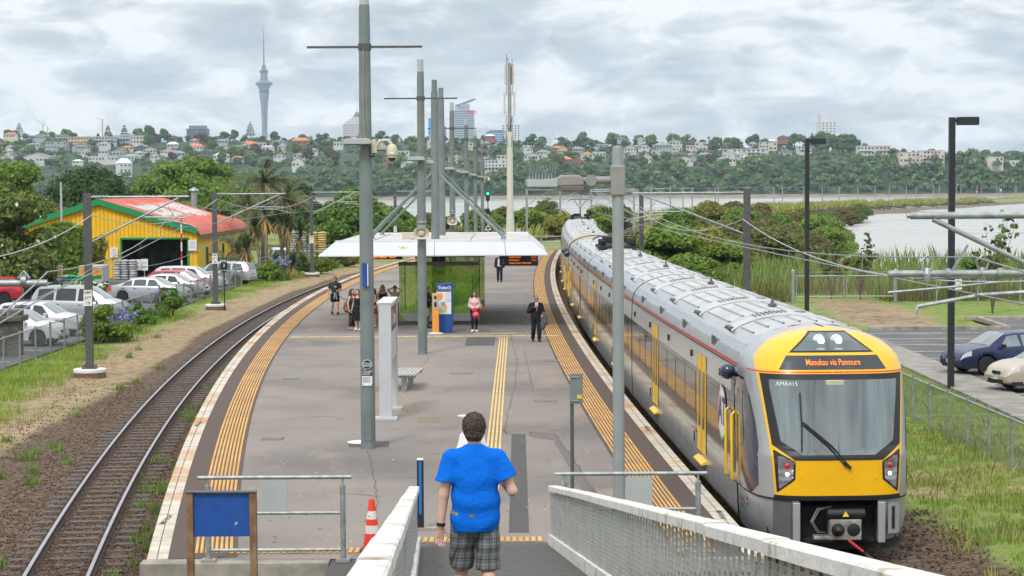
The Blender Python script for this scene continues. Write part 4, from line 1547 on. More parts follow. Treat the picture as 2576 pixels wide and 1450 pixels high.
for k,(a,b_,c,d)in enumerate((((-hw,0),(hw,0),(hs,-.45),(-hs,-.45)),((hw,0),(hw,CY1-CY0),(hs,CY1-CY0+.45),(hs,-.45)),((-hw,CY1-CY0),(-hw,0),(-hs,-.45),(-hs,CY1-CY0+.45)),((hw,CY1-CY0),(-hw,CY1-CY0),(-hs,CY1-CY0+.45),(hs,CY1-CY0+.45)))):
	f.add([(*a,zt),(*b_,zt),(*c,zb),(*d,zb)],[(0,1,2,3)])
	f.add([(*a,zt-.06),(*b_,zt-.06),(*c,zb-.03),(*d,zb-.03)],[(3,2,1,0)])
fa=f.build('edge_panels',mat('canopy_white',(.56,.58,.61),.35,var=.03,scale=.6),t)
j=MB()
for x in(-2.95,.05,2.95):
	j.bar((x,-.01,zt-.02),(x*1.02,-.46,zb),.02,.012)
for x in(-2.6,-1.0,1.5,2.9):
	j.box((x,7,CZ+.012),(.02,14.2,.02))
j.build('joint',M_DKGREY,t)
lip=MB()
lip.box((0,.0,CZ+.03),(2*hw+.02,.05,.06))
lip.box((0,CY1-CY0,CZ+.03),(2*hw+.02,.05,.06))
lip.build('roof_trim',M_SIGNW,t)
for k,(x,y)in enumerate(((-.06,4.0),(-.02,11.0))):
	c=MB()
	c.lathe([(.17,0),(.17,CZ-.15)],(x,y,0),12)
	c.build('canopy_post',M_BLACK,t,smooth=True,auto=.8)
	c=MB()
	c.lathe([(.185,CZ-.1),(.175,6),(.15,10.0)],(x,y,0),12)
	c.lathe([(.12,10.0),(.12,10.5)],(x,y,0),12)
	c.build('mast',M_GALVD,t,smooth=True,auto=.8)
	for sx in(-1,1):
		s=MB()
		s.cyl((x+sx*.15,y,6.45),(sx*2.9,y+(-1.6 if k==0 else 1.2),CZ+.1),.055,n=8)
		s.cyl((x+sx*.15,y+.1,6.45),(sx*2.9,y+1.5,CZ+.1),.05,n=8)
		for yy in(-1.6 if k==0 else 1.2,1.5):
			s.lathe([(.14,CZ),(.10,CZ+.06),(.05,CZ+.14)],(sx*2.9,y+yy,0),10)
		s.build('stay',M_GALVD,t,smooth=True,auto=.7)
b=MB()
b.box((-1.05,1.2,CZ+.22),(.62,.3,.28))
b.build('floodlight',M_CREAM,t,bevel=.02)
n=thing('house_sign','small white sign with yellow house symbol on canopy edge','sign',(CX-1.25,83.78,3.27))
m=MB()
m.box((0,0,0),(.42,.02,.36))
m.build('panel',M_SIGNW,n,bevel=.008)
m=MB()
m.prism([(-.17,-.012,.02),(.17,-.012,.02),(0,-.012,.16)],(0,-.004,0))
m.box((0,-.013,-.05),(.22,.004,.12))
m.box((0,-.013,-.14),(.32,.004,.03))
m.build('symbol',MATS['sign_yellow'],n)
M_FERN=bpy.data.materials.new('fern_print_glass')
fn,fl=nodes_of(M_FERN)
fb=fn['Principled BSDF']
ftc=fn.new('ShaderNodeTexCoord')
fz1,fz2=fn.new('ShaderNodeTexNoise'),fn.new('ShaderNodeTexWave')
fmp=fn.new('ShaderNodeMapping')
fmp.inputs['Rotation'].default_value=(0,.7,0)
fl.new(ftc.outputs['Object'],fmp.inputs['Vector'])
fz1.inputs['Scale'].default_value,fz1.inputs['Detail'].default_value,fz1.inputs['Distortion'].default_value=1.1,7,1.2
fz2.inputs['Scale'].default_value,fz2.inputs['Distortion'].default_value,fz2.inputs['Detail'].default_value,fz2.inputs['Detail Scale'].default_value=2.2,9,4,1.4
fl.new(ftc.outputs['Object'],fz1.inputs['Vector'])
fl.new(fmp.outputs['Vector'],fz2.inputs['Vector'])
fr1,fr2=fn.new('ShaderNodeValToRGB'),fn.new('ShaderNodeValToRGB')
for r_,st in((fr1,((.32,(.16,.46,.04)),(.5,(.46,.76,.08)),(.66,(.85,.9,.36)))),(fr2,((.25,(.55,.8,.5)),(.9,(1.25,1.2,1.1)),(1,(1.6,1.5,1.3))))):
	e=r_.color_ramp.elements
	while len(e)<3:
		e.new(.5)
	for k,(p_,c_2)in enumerate(st):
		e[k].position,e[k].color=p_,(*c_2,1)
fl.new(fz1.outputs['Fac'],fr1.inputs['Fac'])
fl.new(fz2.outputs['Fac'],fr2.inputs['Fac'])
fm=fn.new('ShaderNodeMix')
fm.data_type,fm.blend_type='RGBA','MULTIPLY'
fm.inputs['Factor'].default_value=.4
fl.new(fr1.outputs['Color'],fm.inputs[6])
fl.new(fr2.outputs['Color'],fm.inputs[7])
fl.new(fm.outputs[2],fb.inputs['Base Color'])
fb.inputs['Roughness'].default_value=.08
fb.inputs['Coat Weight'].default_value=.4
ftr=fn.new('ShaderNodeBsdfTranslucent')
fms=fn.new('ShaderNodeMixShader')
fms.inputs['Fac'].default_value=.25
fl.new(fm.outputs[2],ftr.inputs['Color'])
fl.new(fb.outputs['BSDF'],fms.inputs[1])
fl.new(ftr.outputs['BSDF'],fms.inputs[2])
ftp=fn.new('ShaderNodeBsdfTransparent')
ftp.inputs['Color'].default_value=(.92,1.0,.70,1)
fm2=fn.new('ShaderNodeMixShader')
fm2.inputs['Fac'].default_value=.55
fl.new(fms.outputs['Shader'],fm2.inputs[1])
fl.new(ftp.outputs['BSDF'],fm2.inputs[2])
fl.new(fm2.outputs['Shader'],fn['Material Output'].inputs['Surface'])
def screen(x0,x1,Y,label,z0=.22):
	t=thing('shelter_screen',label,'glass screen',((x0+x1)/2,Y,0),0,'green shelter screens under the canopy')
	w_=x1-x0
	m=MB()
	m.box((0,0,z0+.32+1.01),(w_,.02,2.02))
	m.build('glass_panel',M_FERN,t)
	m=MB()
	m.box((0,0,z0+.16),(w_,.06,.33))
	m.build('base_panel',M_GREYP,t)
	m=MB()
	m.prism([(-w_/2,-.034,z0),(-w_/2+.32,-.034,z0),(-w_/2,-.034,z0+.32)],(0,-.003,0))
	m.build('green_corner',mat('corner_green',(.25,.42,.04),.4,var=.1),t)
	m=MB()
	m.box((0,0,z0+2.44),(w_+.04,.12,.17))
	m.build('top_rail',mat('taupe_rail',(.16,.135,.11),.5,var=.05),t)
	m=MB()
	for x in(-w_/2+.12,w_/2-.12):
		for z in np.arange(z0+.5,z0+2.3,.085):
			m.lathe([(.018,0),(.018,.004)],(x,-.012,z),8,M=Matrix.Rotation(PI/2,3,'X'))
	m.build('dots',M_DKGREY,t)['kind']='stuff'
	m=MB()
	for x in(-w_/2+.25,w_/2-.25,0):
		m.box((x,.03,z0*.5+1.2),(.05,.04,z0+2.5))
	m.build('post',M_DKGREY,t)
	return t
screen(-4.82,-1.42,86.5,'front green fern-print glass screen behind the ticket machine',.16)
screen(-4.6,-1.3,96.6,'rear green fern-print glass screen behind the other',.16)
bn=thing('shelter_bench','slatted bench behind the front green screen','bench',(-2.2,88.6,0))
m=MB()
for k in range(6):
	m.box((0,-.2+k*.08,.45),(1.9,.06,.04))
m.build('seat',M_GREYP,bn)
m=MB()
m.box((-.7,0,.22),(.08,.36,.43))
m.build('leg',M_GALV,bn)
m=MB()
m.box((.7,0,.22),(.08,.36,.43))
m.build('leg',M_GALV,bn)
for x,Y,wd,lab,side in((.14+.15,85.3,1.62,'arrivals display showing platform 2 and orange text under canopy',2),(-5.35,85.3,1.5,'narrow arrivals display seen left of the green screen',1)):
	h_=.46 if side==2 else .17
	zc=2.77 if side==2 else 2.93
	t=thing('arrivals_display',lab,'display',(x,Y,zc))
	m=MB()
	m.box((0,0,0),(wd,.14,h_))
	m.build('case',mat('display_navy',(.012,.012,.03),.4,var=0),t,bevel=.01)
	m=MB()
	for sx in(-.5,.5):
		m.bar((sx,0,h_/2),(sx,0,.6),.03,.03)
	m.build('hanger',M_BLACK,t)
	m=MB()
	if side==2:
		for k,s in enumerate(('ONEHUNGA','MANUKAU','TRAIN NOW ARRIVING')):
			lettering(m,s,.09,(-.42,-.075,.13-.125*k),(1,0,0),(0,0,1),align='LEFT',bold=.0)
		for k,s in enumerate(('2 min','9 min')):
			lettering(m,s,.09,(.74,-.075,.13-.125*k),(1,0,0),(0,0,1),align='RIGHT',bold=.0)
	else:
		lettering(m,'BRITOMART  NOW',.11,(0,-.075,0),(1,0,0),(0,0,1),bold=.03)
	m.build('led_text',M_LED,t)
	if side==2:
		m=MB()
		lettering(m,'2',.26,(-.66,-.075,-.06),(1,0,0),(0,0,1))
		m.build('platform_number',mat('pale_digit',(.35,.36,.42),.5,var=0),t)
t=thing('ticket_machine','blue ticket machine with white map panel headed Tickets','ticket machine',(-2.72,81.4,0))
m=MB()
m.prism([(-.33,0,.0),(.26,0,0),(.33,0,.25),(.33,0,2.02),(-.33,0,1.95)],(0,.7,0))
m.build('cabinet',M_BLUE,t,bevel=.012)
m=MB()
m.box((-.02,-.006,1.24),(.58,.01,.96))
m.build('map_panel',M_SIGNW,t)
m=MB()
m.box((-.02,-.014,1.69),(.56,.006,.05))
m.build('map_header',M_SIGNN,t)
m=MB()
for k in range(9):
	m.box((.14,-.0135,1.62-k*.045),(.2,.003,.008))
m.build('map_print',M_INK,t)
for pts,cm in((((-.25,1.6),(-.12,1.62),(-.05,1.5),(-.1,1.36),(-.2,1.3),(-.28,1.2)),(.75,.36,.12)),(((-.17,1.24),(.02,1.25),(.03,1.14),(-.1,1.12)),(.10,.36,.66)),(((-.12,1.1),(.05,1.18),(.12,1.0),(.06,.95)),(.75,.36,.12)),(((-.2,.98),(.1,.96),(.08,.82),(-.24,.82)),(.5,.62,.3)),(((.18,1.32),(.26,1.33),(.25,1.27)),(.10,.36,.66))):
	m=MB()
	m.prism([(x,-.0125,z)for x,z in pts],(0,-.003,0))
	m.build('map_area',mat('map_%d'%int(cm[0]*100),cm,.6,var=.05),t)
m=MB()
lettering(m,'Tickets',.17,(-.26,-.006,1.82),(1,0,0),(0,0,1),align='LEFT',bold=.025)
an=np.linspace(0,2*PI,24)
m.grid([[(.20+math.cos(a_)*r_,-.006,1.82+math.sin(a_)*r_)for a_ in an]for r_ in(.001,.07)])
m.build('lettering',M_SIGNW,t)
m=MB()
lettering(m,'AT',.085,(.20,-.009,1.82),(1,0,0),(0,0,1),bold=.02)
m.build('emblem_letters',M_SIGNN,t)
t=thing('card_reader_post','tall orange card reader post with grey keypad on white base','card reader',(-3.06,80.9,0))
m=MB()
m.box((0,0,.82),(.26,.2,1.62))
m.build('post',M_ORANGE,t,bevel=.012)
m=MB()
m.box((0,-.105,1.28),(.2,.02,.56))
m.build('keypad',M_GREYP,t)
m=MB()
m.box((0,-.118,1.18),(.1,.006,.2))
m.box((0,-.118,1.46),(.1,.006,.14))
m.build('screen',M_SIGNN,t)
m=MB()
m.lathe([(.31,0),(.31,.04),(.2,.06)],n=20,sy=.6)
m.build('base',M_WHITE,t)
M_TOTEM=mat('totem_white',(.50,.52,.54),.5,var=.05,scale=1.5)
t=thing('station_totem','tall white sign totem on two legs with a maroon panel on its side','sign',(-3.19,50.75,0))
m=MB()
m.box((0,0,1.5),(.31,.16,2.9))
m.build('front_leg',M_TOTEM,t,bevel=.006)
m=MB()
m.box((.02,2.35,1.5),(.31,.16,2.9))
m.build('rear_leg',M_TOTEM,t,bevel=.006)
m=MB()
m.box((.0,1.17,2.2),(.30,2.18,1.46))
m.build('sign_box',M_TOTEM,t)
m=MB()
m.box((.153,1.2,2.52),(.006,2.0,.62))
m.build('maroon_panel',mat('maroon_sign',(.17,.045,.06),.5,var=.1),t)
m=MB()
lettering(m,'Orakei',.5,(.158,1.2,2.52),(0,1,0),(0,0,1),bold=.01)
m.build('lettering',M_SIGNW,t)
for y in(0,2.35):
	m=MB()
	m.box((0.01,y,.04),(.56,.34,.08))
	m.build('foot',M_TOTEM,t,bevel=.01)
m=MB()
m.box((0,1.17,2.955),(.37,2.54,.03))
m.build('top_plate',M_SIGNW,t)
t=thing('platform_bench','weathered slatted bench with pale legs beside the white totem','bench',(-3.0,58.5,0),-.06)
m=MB()
for k in range(7):
	m.box((-.42+k*.105,.55,.46),(.085,2.3,.045))
m.build('seat',mat('weathered_timber',(.40,.39,.35),.85,var=.25,scale=5,stretch=(6,.6,1)),t,bevel=.006)
for y in(-.3,1.4):
	m=MB()
	m.box((-.1,y,.40),(.66,.1,.07))
	m.build('bearer',M_GALV,t)
	m=MB()
	m.box((-.1,y,.18),(.15,.12,.37))
	m.build('leg',M_GALV,t)
def railing(x0,x1,Y,lab,px,posts):
	t=thing('platform_railing',lab,'railing',(x0,Y,0))
	L=x1-x0
	for z,a,b_,nm in((1.32,-.06,L+.06,'handrail'),(.76,posts[0],posts[-1],'mid_rail'),(.18,posts[0],posts[-1],'bottom_rail')):
		m=MB()
		m.cyl((a,0,z),(b_,0,z),.032 if z>1 else .028,n=10)
		m.build(nm,M_GALV,t,smooth=True,auto=.7)
	for x in posts:
		m=MB()
		m.cyl((x,0,.02),(x,0,1.2),.045,n=12)
		m.cyl((x,0,1.2),(x,0,1.31),.018,n=8)
		m.build('post',M_GALV,t,smooth=True,auto=.7)
		m=MB()
		m.box((x,0,.02),(.22,.2,.05))
		m.build('base_plate',M_CONC,t)
	m=MB()
	m.box((px,0,1.02),(.42,.02,.5))
	m.build('panel',M_GREYP,t)
	return t
railing(-4.86,-2.58,31.42,'galvanised railing with blank grey panel at the left end of the platform',1.13,(.1,2.2))
railing(.70,2.98,31.6,'galvanised railing with blank grey panel behind the right ramp barrier',1.27,(.1,2.2))
t=thing('validator_post','slim black tag post with blue front near the ramp foot','card reader',(-1.58,34.3,0))
m=MB()
m.box((0,0,.6),(.115,.09,1.2))
m.build('post',M_BLKP,t,bevel=.02)
m=MB()
m.box((.0,-.048,.72),(.045,.006,.9))
m.build('blue_strip',mat('strip_blue',(.01,.16,.52),.4,var=0),t)
m=MB()
m.box((0,0,1.205),(.11,.1,.03))
m.build('cap',M_WHITE,t,bevel=.008)
m=MB()
m.box((.1,0,.02),(.34,.2,.04))
m.build('base_plate',M_CONC,t)
t=thing('sign_back_post','thin grey post with the back of a small sign and yellow sticker','sign',(1.1,37.5,0))
m=MB()
m.cyl((0,0,0),(0,0,2.33),.035,n=10)
m.build('post',M_DKSTEEL,t,smooth=True,auto=.7)
m=MB()
m.box((.08,-.045,2.08),(.245,.012,.56))
m.build('sign_panel',M_GALVD,t,bevel=.004)
m=MB()
for z in(1.86,2.3):
	m.box((.05,-.06,z),(.16,.03,.025))
m.build('clamp',M_GALV,t)
m=MB()
m.box((.14,-.053,1.93),(.09,.006,.07))
m.build('sticker',MATS['sign_yellow'],t)
t=thing('traffic_cone','orange traffic cone with two white bands behind the left ramp barrier','traffic cone',(-2.27,32.3,0))
m=MB()
m.box((0,0,.02),(.36,.36,.04))
m.build('base',M_BLACK,t,bevel=.01)
m=MB()
m.cur=0
prof=[(.15,.04),(.128,.2),(.116,.29),(.098,.42),(.086,.52),(.068,.65),(.045,.82),(.03,.85)]
for k in range(len(prof)-1):
	m.cur=1 if k in(2,4)else 0
	n0=len(m.v)
	n=18
	m.add([(r_*math.cos(2*PI*j/n),r_*math.sin(2*PI*j/n),z)for r_,z in prof[k:k+2]for j in range(n)],[(j,(j+1)%n,n+(j+1)%n,n+j)for j in range(n)])
m.cur=0
m.poly([(.03*math.cos(2*PI*j/18),.03*math.sin(2*PI*j/18),.85)for j in range(18)])
m.build('cone',[mat('cone_orange',(.80,.05,.02),.5,var=.06,scale=8),mat('cone_white',(.72,.7,.66),.5,var=.05,dirt=(.7,.08,.04),dscale=12,dlo=.6,dhi=.63)],t,smooth=True,auto=.6)
t=thing('notice_board','blank blue board between two rusty posts below the platform end','notice board',(-4.2,29.0,-.8))
m=MB()
m.box((0,0,1.93),(.80,.03,.63))
m.build('board',mat('board_blue',(.012,.075,.34),.4,var=.08,dirt=(.4,.45,.55),dscale=7,dlo=.70,dhi=.74),t)
for x in(-.455,.455):
	m=MB()
	m.box((x,0,1.13),(.10,.12,2.26))
	m.build('post',M_RUST,t,bevel=.008)
m=MB()
m.box((0,0,2.265),(1.02,.15,.012))
m.build('top_plate',M_DKSTEEL,t)
t=thing('lamp_column','round grey lamp column with long arm luminaire and bird spikes','street lamp',(1.83,34.9,0))
m=MB()
m.lathe([(.105,0),(.10,3.2),(.1,6.42),(.085,6.5),(.02,6.52)],n=20)
m.build('column',mat('lamp_grey',(.29,.315,.32),.5,metal=.2,var=.06,scale=2),t,smooth=True,auto=.7)
M_LG2=mat('lamp_warm_grey',(.27,.26,.25),.5,var=.06)
m=MB()
m.box((0,0,5.92),(.25,.25,.53))
m.build('clamp',M_LG2,t,bevel=.03)
m=MB()
m.cyl((-.12,0,5.93),(-.5,0,5.93),.065,n=12)
m.lathe([(.10,-.08),(.10,.08)],(-.46,0,5.93),16,M=Matrix.Rotation(PI/2,3,'X'))
m.cyl((-.5,0,5.93),(-.6,0,5.93),.05,n=10)
m.build('arm',M_LG2,t,smooth=True,auto=.7)
m=MB()
m.prism([(-.58,-.09,5.84),(-.6,-.09,5.98),(-.68,-.09,6.02),(-.98,-.09,6.02),(-1.06,-.09,5.97),(-1.32,-.09,5.95),(-1.56,-.09,5.96),(-1.6,-.09,5.92),(-1.6,-.09,5.84),(-1.56,-.09,5.81)],(0,.18,0))
m.build('luminaire',M_LG2,t,bevel=.025)
m=MB()
m.box((-1.3,-.1,5.885),(.52,.015,.12))
m.build('diffuser',M_GREYP,t)
m=MB()
m.box((-.79,0,5.79),(.44,.16,.10))
m.build('gear_tray',mat('tray_brown',(.14,.125,.11),.5,var=.05),t,bevel=.02)
m=MB()
for k in range(9):
	x=-1.52+k*.055
	for d in(-.012,.012):
		m.bar((x,0,5.96),(x+d*2,d*3,6.2),.005,.005)
	m.box((x,0,5.985),(.02,.02,.06))
m.build('bird_spikes',M_GALV,t)['kind']='stuff'
def ramp_z(Y):
	return max(0.0,.133*(33-Y))
LXI=lambda Y:-.21-.041*Y
RXI=lambda Y:1.79-.0375*Y
rm=MB()
ys=np.arange(2,33.2,1.0)
rm.grid([[(LXI(y)-.12+(RXI(y)-LXI(y)+.24)*k/4,y,ramp_z(y)+.004)for y in ys]for k in range(5)])
structure(rm.build('ramp',mat('ramp_asphalt',(.10,.092,.088),.95,var=.2,scale=8,det=8,bump=.3,bscale=120)))
rs=MB()
for fx in(LXI,RXI):
	rs.grid([[(fx(y),y,ramp_z(y)-.01)for y in ys],[(fx(y),y,-.9)for y in ys]])
M_WOODW=mat('peeling_white_timber',(.68,.66,.62),.75,var=.08,scale=3,dirt=(.36,.29,.21),dscale=5,dlo=.55,dhi=.72,bump=.4,bscale=25)
M_WOODG=mat('weathered_picket',(.44,.45,.44),.85,var=.22,scale=4,stretch=(1,1,.3),dirt=(.33,.30,.24),dscale=3,dlo=.5,dhi=.75)
M_WIRE=mat('chicken_wire',(.55,.56,.55),.5,metal=.5,var=.1)
def barrier(fx,sd,y0,y1,lab):
	t=thing('ramp_barrier',lab,'barrier',(fx(y1),y1,0))
	t0=wloc(t)
	cap=MB()
	edges=list(np.arange(y0,y1,2.45))+[y1]
	for a,b_ in zip(edges,edges[1:]):
		dz=random.uniform(-.012,.012)
		yy=np.linspace(a,b_-.012,4)
		rows=[[(fx(y)+sd*x,y,ramp_z(y)+z+dz)for x,z in((-.035,.875),(-.035,.945),(-.02,.957),(.11,.957),(.125,.945),(.125,.875))]for y in yy]
		cap.grid(rows,close=True)
		cap.poly(rows[0])
		cap.poly(rows[-1])
	cap.build('top_rail',M_WOODW,t,world=True)
	pk=MB()
	for y in np.arange(y0+.1,y1,.25):
		x=fx(y)+sd*.06
		pk.box((x,y,ramp_z(y)+.46),(.012,.088+random.uniform(-.01,.01),.84))
	pk.build('pickets',M_WOODG,t,world=True)['kind']='stuff'
	kb_=MB()
	for a,b_ in zip(edges,edges[1:]):
		kb_.bar((fx(a)-sd*.02,a,ramp_z(a)+.09),(fx(b_)-sd*.02,b_-.015,ramp_z(b_-.015)+.09),.05,.16)
	kb_.build('kerb_board',M_WOODW,t,world=True)
	cw,chh=.052,.060
	P_,E_=[],[]
	ids={}
	def pt(yc,zc):
		key=(round(yc*1000),round(zc*1000))
		if key not in ids:
			ids[key]=len(P_)
			zz_=ramp_z(yc)
			bul=.006*math.sin(yc*5.1)+.008*math.sin(yc*1.7+zc*6)
			P_.append((fx(yc)-sd*(-.012+.012+bul*.6),yc,zz_+.10+zc))
		return ids[key]
	nr=int(.78/(chh*.75))
	for r_ in range(nr):
		z=r_*chh*.75
		off=(cw/2)if r_%2 else 0
		for k in range(int((y1-y0)/cw)):
			y=y0+k*cw+off
			a=pt(y,z)
			b_=pt(y+cw/2,z+chh*.25)
			c_3=pt(y+cw,z)
			E_.append((a,b_))
			E_.append((b_,c_3))
			if r_<nr-1:
				E_.append((b_,pt(y+cw/2,z+chh*.75)))
	PA=np.array(P_)
	EA=np.array(E_)
	A,B=PA[EA[:,0]],PA[EA[:,1]]
	d_=B-A
	nrm=np.stack([np.zeros(len(d_)),-d_[:,2],d_[:,1]],1)
	nrm/=np.maximum(np.linalg.norm(nrm,axis=1,keepdims=True),1e-9)
	ax=np.zeros_like(nrm)
	ax[:,0]=1
	wv=np.concatenate([A+nrm*.0016,A-nrm*.0008+ax*.0014,A-nrm*.0008-ax*.0014,B+nrm*.0016,B-nrm*.0008+ax*.0014,B-nrm*.0008-ax*.0014])
	n_e=len(A)
	i_=np.arange(n_e)
	qd=np.concatenate([np.stack([i_+a_*n_e,i_+b2*n_e,i_+(b2+3)*n_e,i_+(a_+3)*n_e],1)for a_,b2 in((0,1),(1,2),(2,0))])
	np_mesh('wire_netting',wv-np.array(t0),qd,M_WIRE,t)
	return t
barrier(LXI,-1,6.5,31.3,'left ramp barrier of peeling white timber rail, pickets and wire netting')
barrier(RXI,1,6.0,32.0,'right ramp barrier of peeling white timber rail, pickets and wire netting')
def cantilever(t,x0,y0,d,zt,zl,reach,zc):
	"""bracket arms from a mast at the thing's origin, reaching along d (unit x sign)"""
	m=MB()
	m.cyl((0,0,zt),(d*reach,0,zt),.035,n=8)
	m.cyl((d*.12,0,zl),(d*(reach-.35),0,zt-.05),.035,n=8)
	m.cyl((d*reach*.56,0,zl+(zt-zl)*.55),(d*(reach-.1),0,zl+(zt-zl)*.55-.03),.026,n=8)
	m.bar((d*reach*.8,0,zl+(zt-zl)*.78),(d*reach*.86,0,zl+(zt-zl)*.55),.03,.03)
	m.tube([(d*reach*.7,0,zl+(zt-zl)*.5),(d*reach*.85,0,zl+(zt-zl)*.5-.06),(d*(reach+.25),0,zc+.03)],.018,6)
	m.build('cantilever',M_GALV,t,smooth=True,auto=.7)
	m=MB()
	for a,b_ in(((d*.25,0,zt),(d*.75,0,zt)),((d*(.12+reach*.10),0,zl+(zt-zl)*.105),(d*(.12+reach*.26),0,zl+(zt-zl)*.27))):
		a,b_=Vector(a),Vector(b_)
		for k in range(7):
			p=a.lerp(b_,k/6)
			dd=(b_-a).normalized()*.012
			m.cyl(p-dd,p+dd,.075,n=8)
	m.build('insulator',mat('insulator_grey',(.25,.26,.28),.4,var=.1),t)
def mast(x,Y,d,reach,label,m_=None,near=True,plate=None,zt=5.58,zl=4.0,zc=4.5,base=True,hgt=6.4,wd=.24):
	t=thing('overhead_mast',label,'mast',(x,Y,0),0,'masts carrying the overhead wires')
	z0=-.72
	mm=MB()
	mm.box((0,0,(5.72+z0)/2),(.05,wd,5.72-z0))
	mm.box((-.115,0,(5.72+z0)/2),(.018,wd,5.72-z0))
	mm.box((.115,0,(5.72+z0)/2),(.018,wd,5.72-z0))
	mm.box((0,-.105,(5.72+z0)/2),(.212,.012,5.72-z0))
	mm.build('mast',m_ or M_DKSTEEL,t)
	if base:
		b_=MB()
		b_.lathe([(.56,-.95),(.56,-.52),(.55,-.5)],n=20)
		b_.cur=1
		b_.lathe([(.57,-.56),(.575,-.46),(.55,-.44)],n=20)
		b_.build('foundation',[mat('rusty_foundation',(.15,.085,.06),.9,var=.3,scale=5),M_WHITE],t,smooth=True,auto=.6)
		b_=MB()
		b_.box((0,0,-.42),(.5,.42,.04))
		for sx in(-.19,.19):
			for sy in(-.15,.15):
				b_.cyl((sx,sy,-.42),(sx,sy,-.3),.025,n=6)
		b_.build('base_plate',M_DKSTEEL,t)
	if d:
		cantilever(t,x,Y,d,zt,zl,reach,zc)
	if plate:
		q=MB()
		q.box((0,-.135,2.05),(.30,.008,.56))
		q.build('number_plate',M_PLATE,t)
		q=MB()
		for k,s in enumerate(plate):
			lettering(q,s,.15 if k else .13,(0,-.141,2.24-.19*k),(1,0,0),(0,0,1),bold=.01)
		q.build('plate_text',M_BLACK,t)
	return t
mast(-14.85,71.0,1,3.55,'nearest dark mast on a round white-topped base in dry grass',plate=('NIMT','677','19'))
mast(-16.25,111.0,1,3.9,'dark mast beside the yellow shed and the car stop sign',plate=('NIMT','677','25'))
mast(-15.0,152.0,1,3.6,'dark mast with white base among blue flowering bushes',plate=('NIMT','677','31'))
mast(-10.9,190.0,1,3.4,'dark mast behind the canopy left of the tall platform poles',plate=('NIMT','677','35'))
mast(9.05,78.0,-1,4.4,'dark mast right of the train nearest the car park gate')
mast(7.55,118.0,-1,3.0,'dark mast right of the grey lamp column behind the train')
t=mast(9.4,27.2,-1,4.1,'galvanised mast bracket reaching in from the right edge above the train',zt=5.40,zl=3.6,zc=4.34)
m=MB()
m.cyl((-.1,0,4.62),(-4.35,0,4.62),.05,n=10)
m.tube([(-2.2,0,4.62),(-2.2,0,4.45),(-2.25,0,4.38),(-3.1,0,4.33),(-3.95,0,4.18),(-3.98,0,4.08)],.028,8)
for x in(-3.55,-2.85,-1.7):
	m.cyl((x-.03,0,4.62),(x+.03,0,4.62),.075,n=10)
m.cyl((0,0,5.40),(-4.05,0,5.40),.05,n=10)
m.build('registration_arm',M_GALV,t,smooth=True,auto=.7)
t=mast(-11.6,31.3,1,3.4,'galvanised bracket tube poking in at the left edge of the view',zt=5.35,zl=3.55,zc=4.2)
m=MB()
m.cyl((.1,0,4.38),(4.42,0,4.38),.055,n=10)
m.cyl((4.02,0,4.42),(4.10,0,4.42),.08,n=10)
m.tube([(3.98,0,4.45),(4.06,0,4.56),(4.14,0,4.45)],.03,6)
m.build('registration_arm',M_GALV,t,smooth=True,auto=.7)
M_LTST=mat('pale_galvanised',(.36,.39,.40),.5,metal=.4,var=.1)
proto=None
far=[]
for k,s in enumerate(np.arange(TR.sY(205),TR.len-20,52.0)):
	for side in(0,1):
		q=s+(0 if side==0 else 21)
		p=TR.off(q,3.4 if side==0 else-7.6)
		tg=TR.at(q)[1]
		far.append((p.x,p.y,side,math.atan2(tg.y,tg.x)-PI/2))
far=[f for f in far if abs(f[0]/f[1])<.262]
P_R=P_L=None
flist=[]
for x,y,side,az in far:
	src=P_R if side==0 else P_L
	if src is None:
		src=mast(x,y,-1 if side==0 else 1,2.9,'x',M_LTST,base=False,wd=.28)
		if side==0:
			P_R=src
		else:
			P_L=src
		o=src
		o.rotation_euler=(0,0,az)
	else:
		o=dup(src,(x,y,-.02),az)
	flist.append((x/y,o))
flist.sort(key=lambda f:f[0])
for i,(_,o)in enumerate(flist):
	o['label']=f'pale slender mast on the causeway, {ordinal(i)} of its row'
	o['group']='pale masts along the causeway railway'
M_WIREO=mat('overhead_wire',(.30,.31,.31),.5,metal=.4,var=.1)
M_WIREW=mat('pale_wire',(.50,.52,.52),.5,metal=.3,var=.1)
def sag(a,b_,d,n=14):
	a,b_=Vector(a),Vector(b_)
	return[a.lerp(b_,k/n)-Vector((0,0,d*4*(k/n)*(1-k/n)))for k in range(n+1)]
def wire(name,label,spans,r,m_,d,droppers=None,n=14):
	pts=[]
	for a,b_ in zip(spans,spans[1:]):
		dd=d*((Vector(b_)-Vector(a)).length/40)
		s=sag(a,b_,dd,n)
		pts+=s if not pts else s[1:]
	q=MB()
	q.tube(pts,r,6)
	o=q.build(name,m_,None,smooth=True)
	tag(o,label,'wire','overhead railway wires')
	return pts
def over(path,Ys,z,o=0.0):
	return[path.off(path.sY(y),o*(1 if i%2 else-1),z)for i,y in enumerate(Ys)]
YR=[-12,27.2,78,118,158,205,256,308,360,412]
YLL=[-9,31.3,71,111,152,190,240,290,340,400]
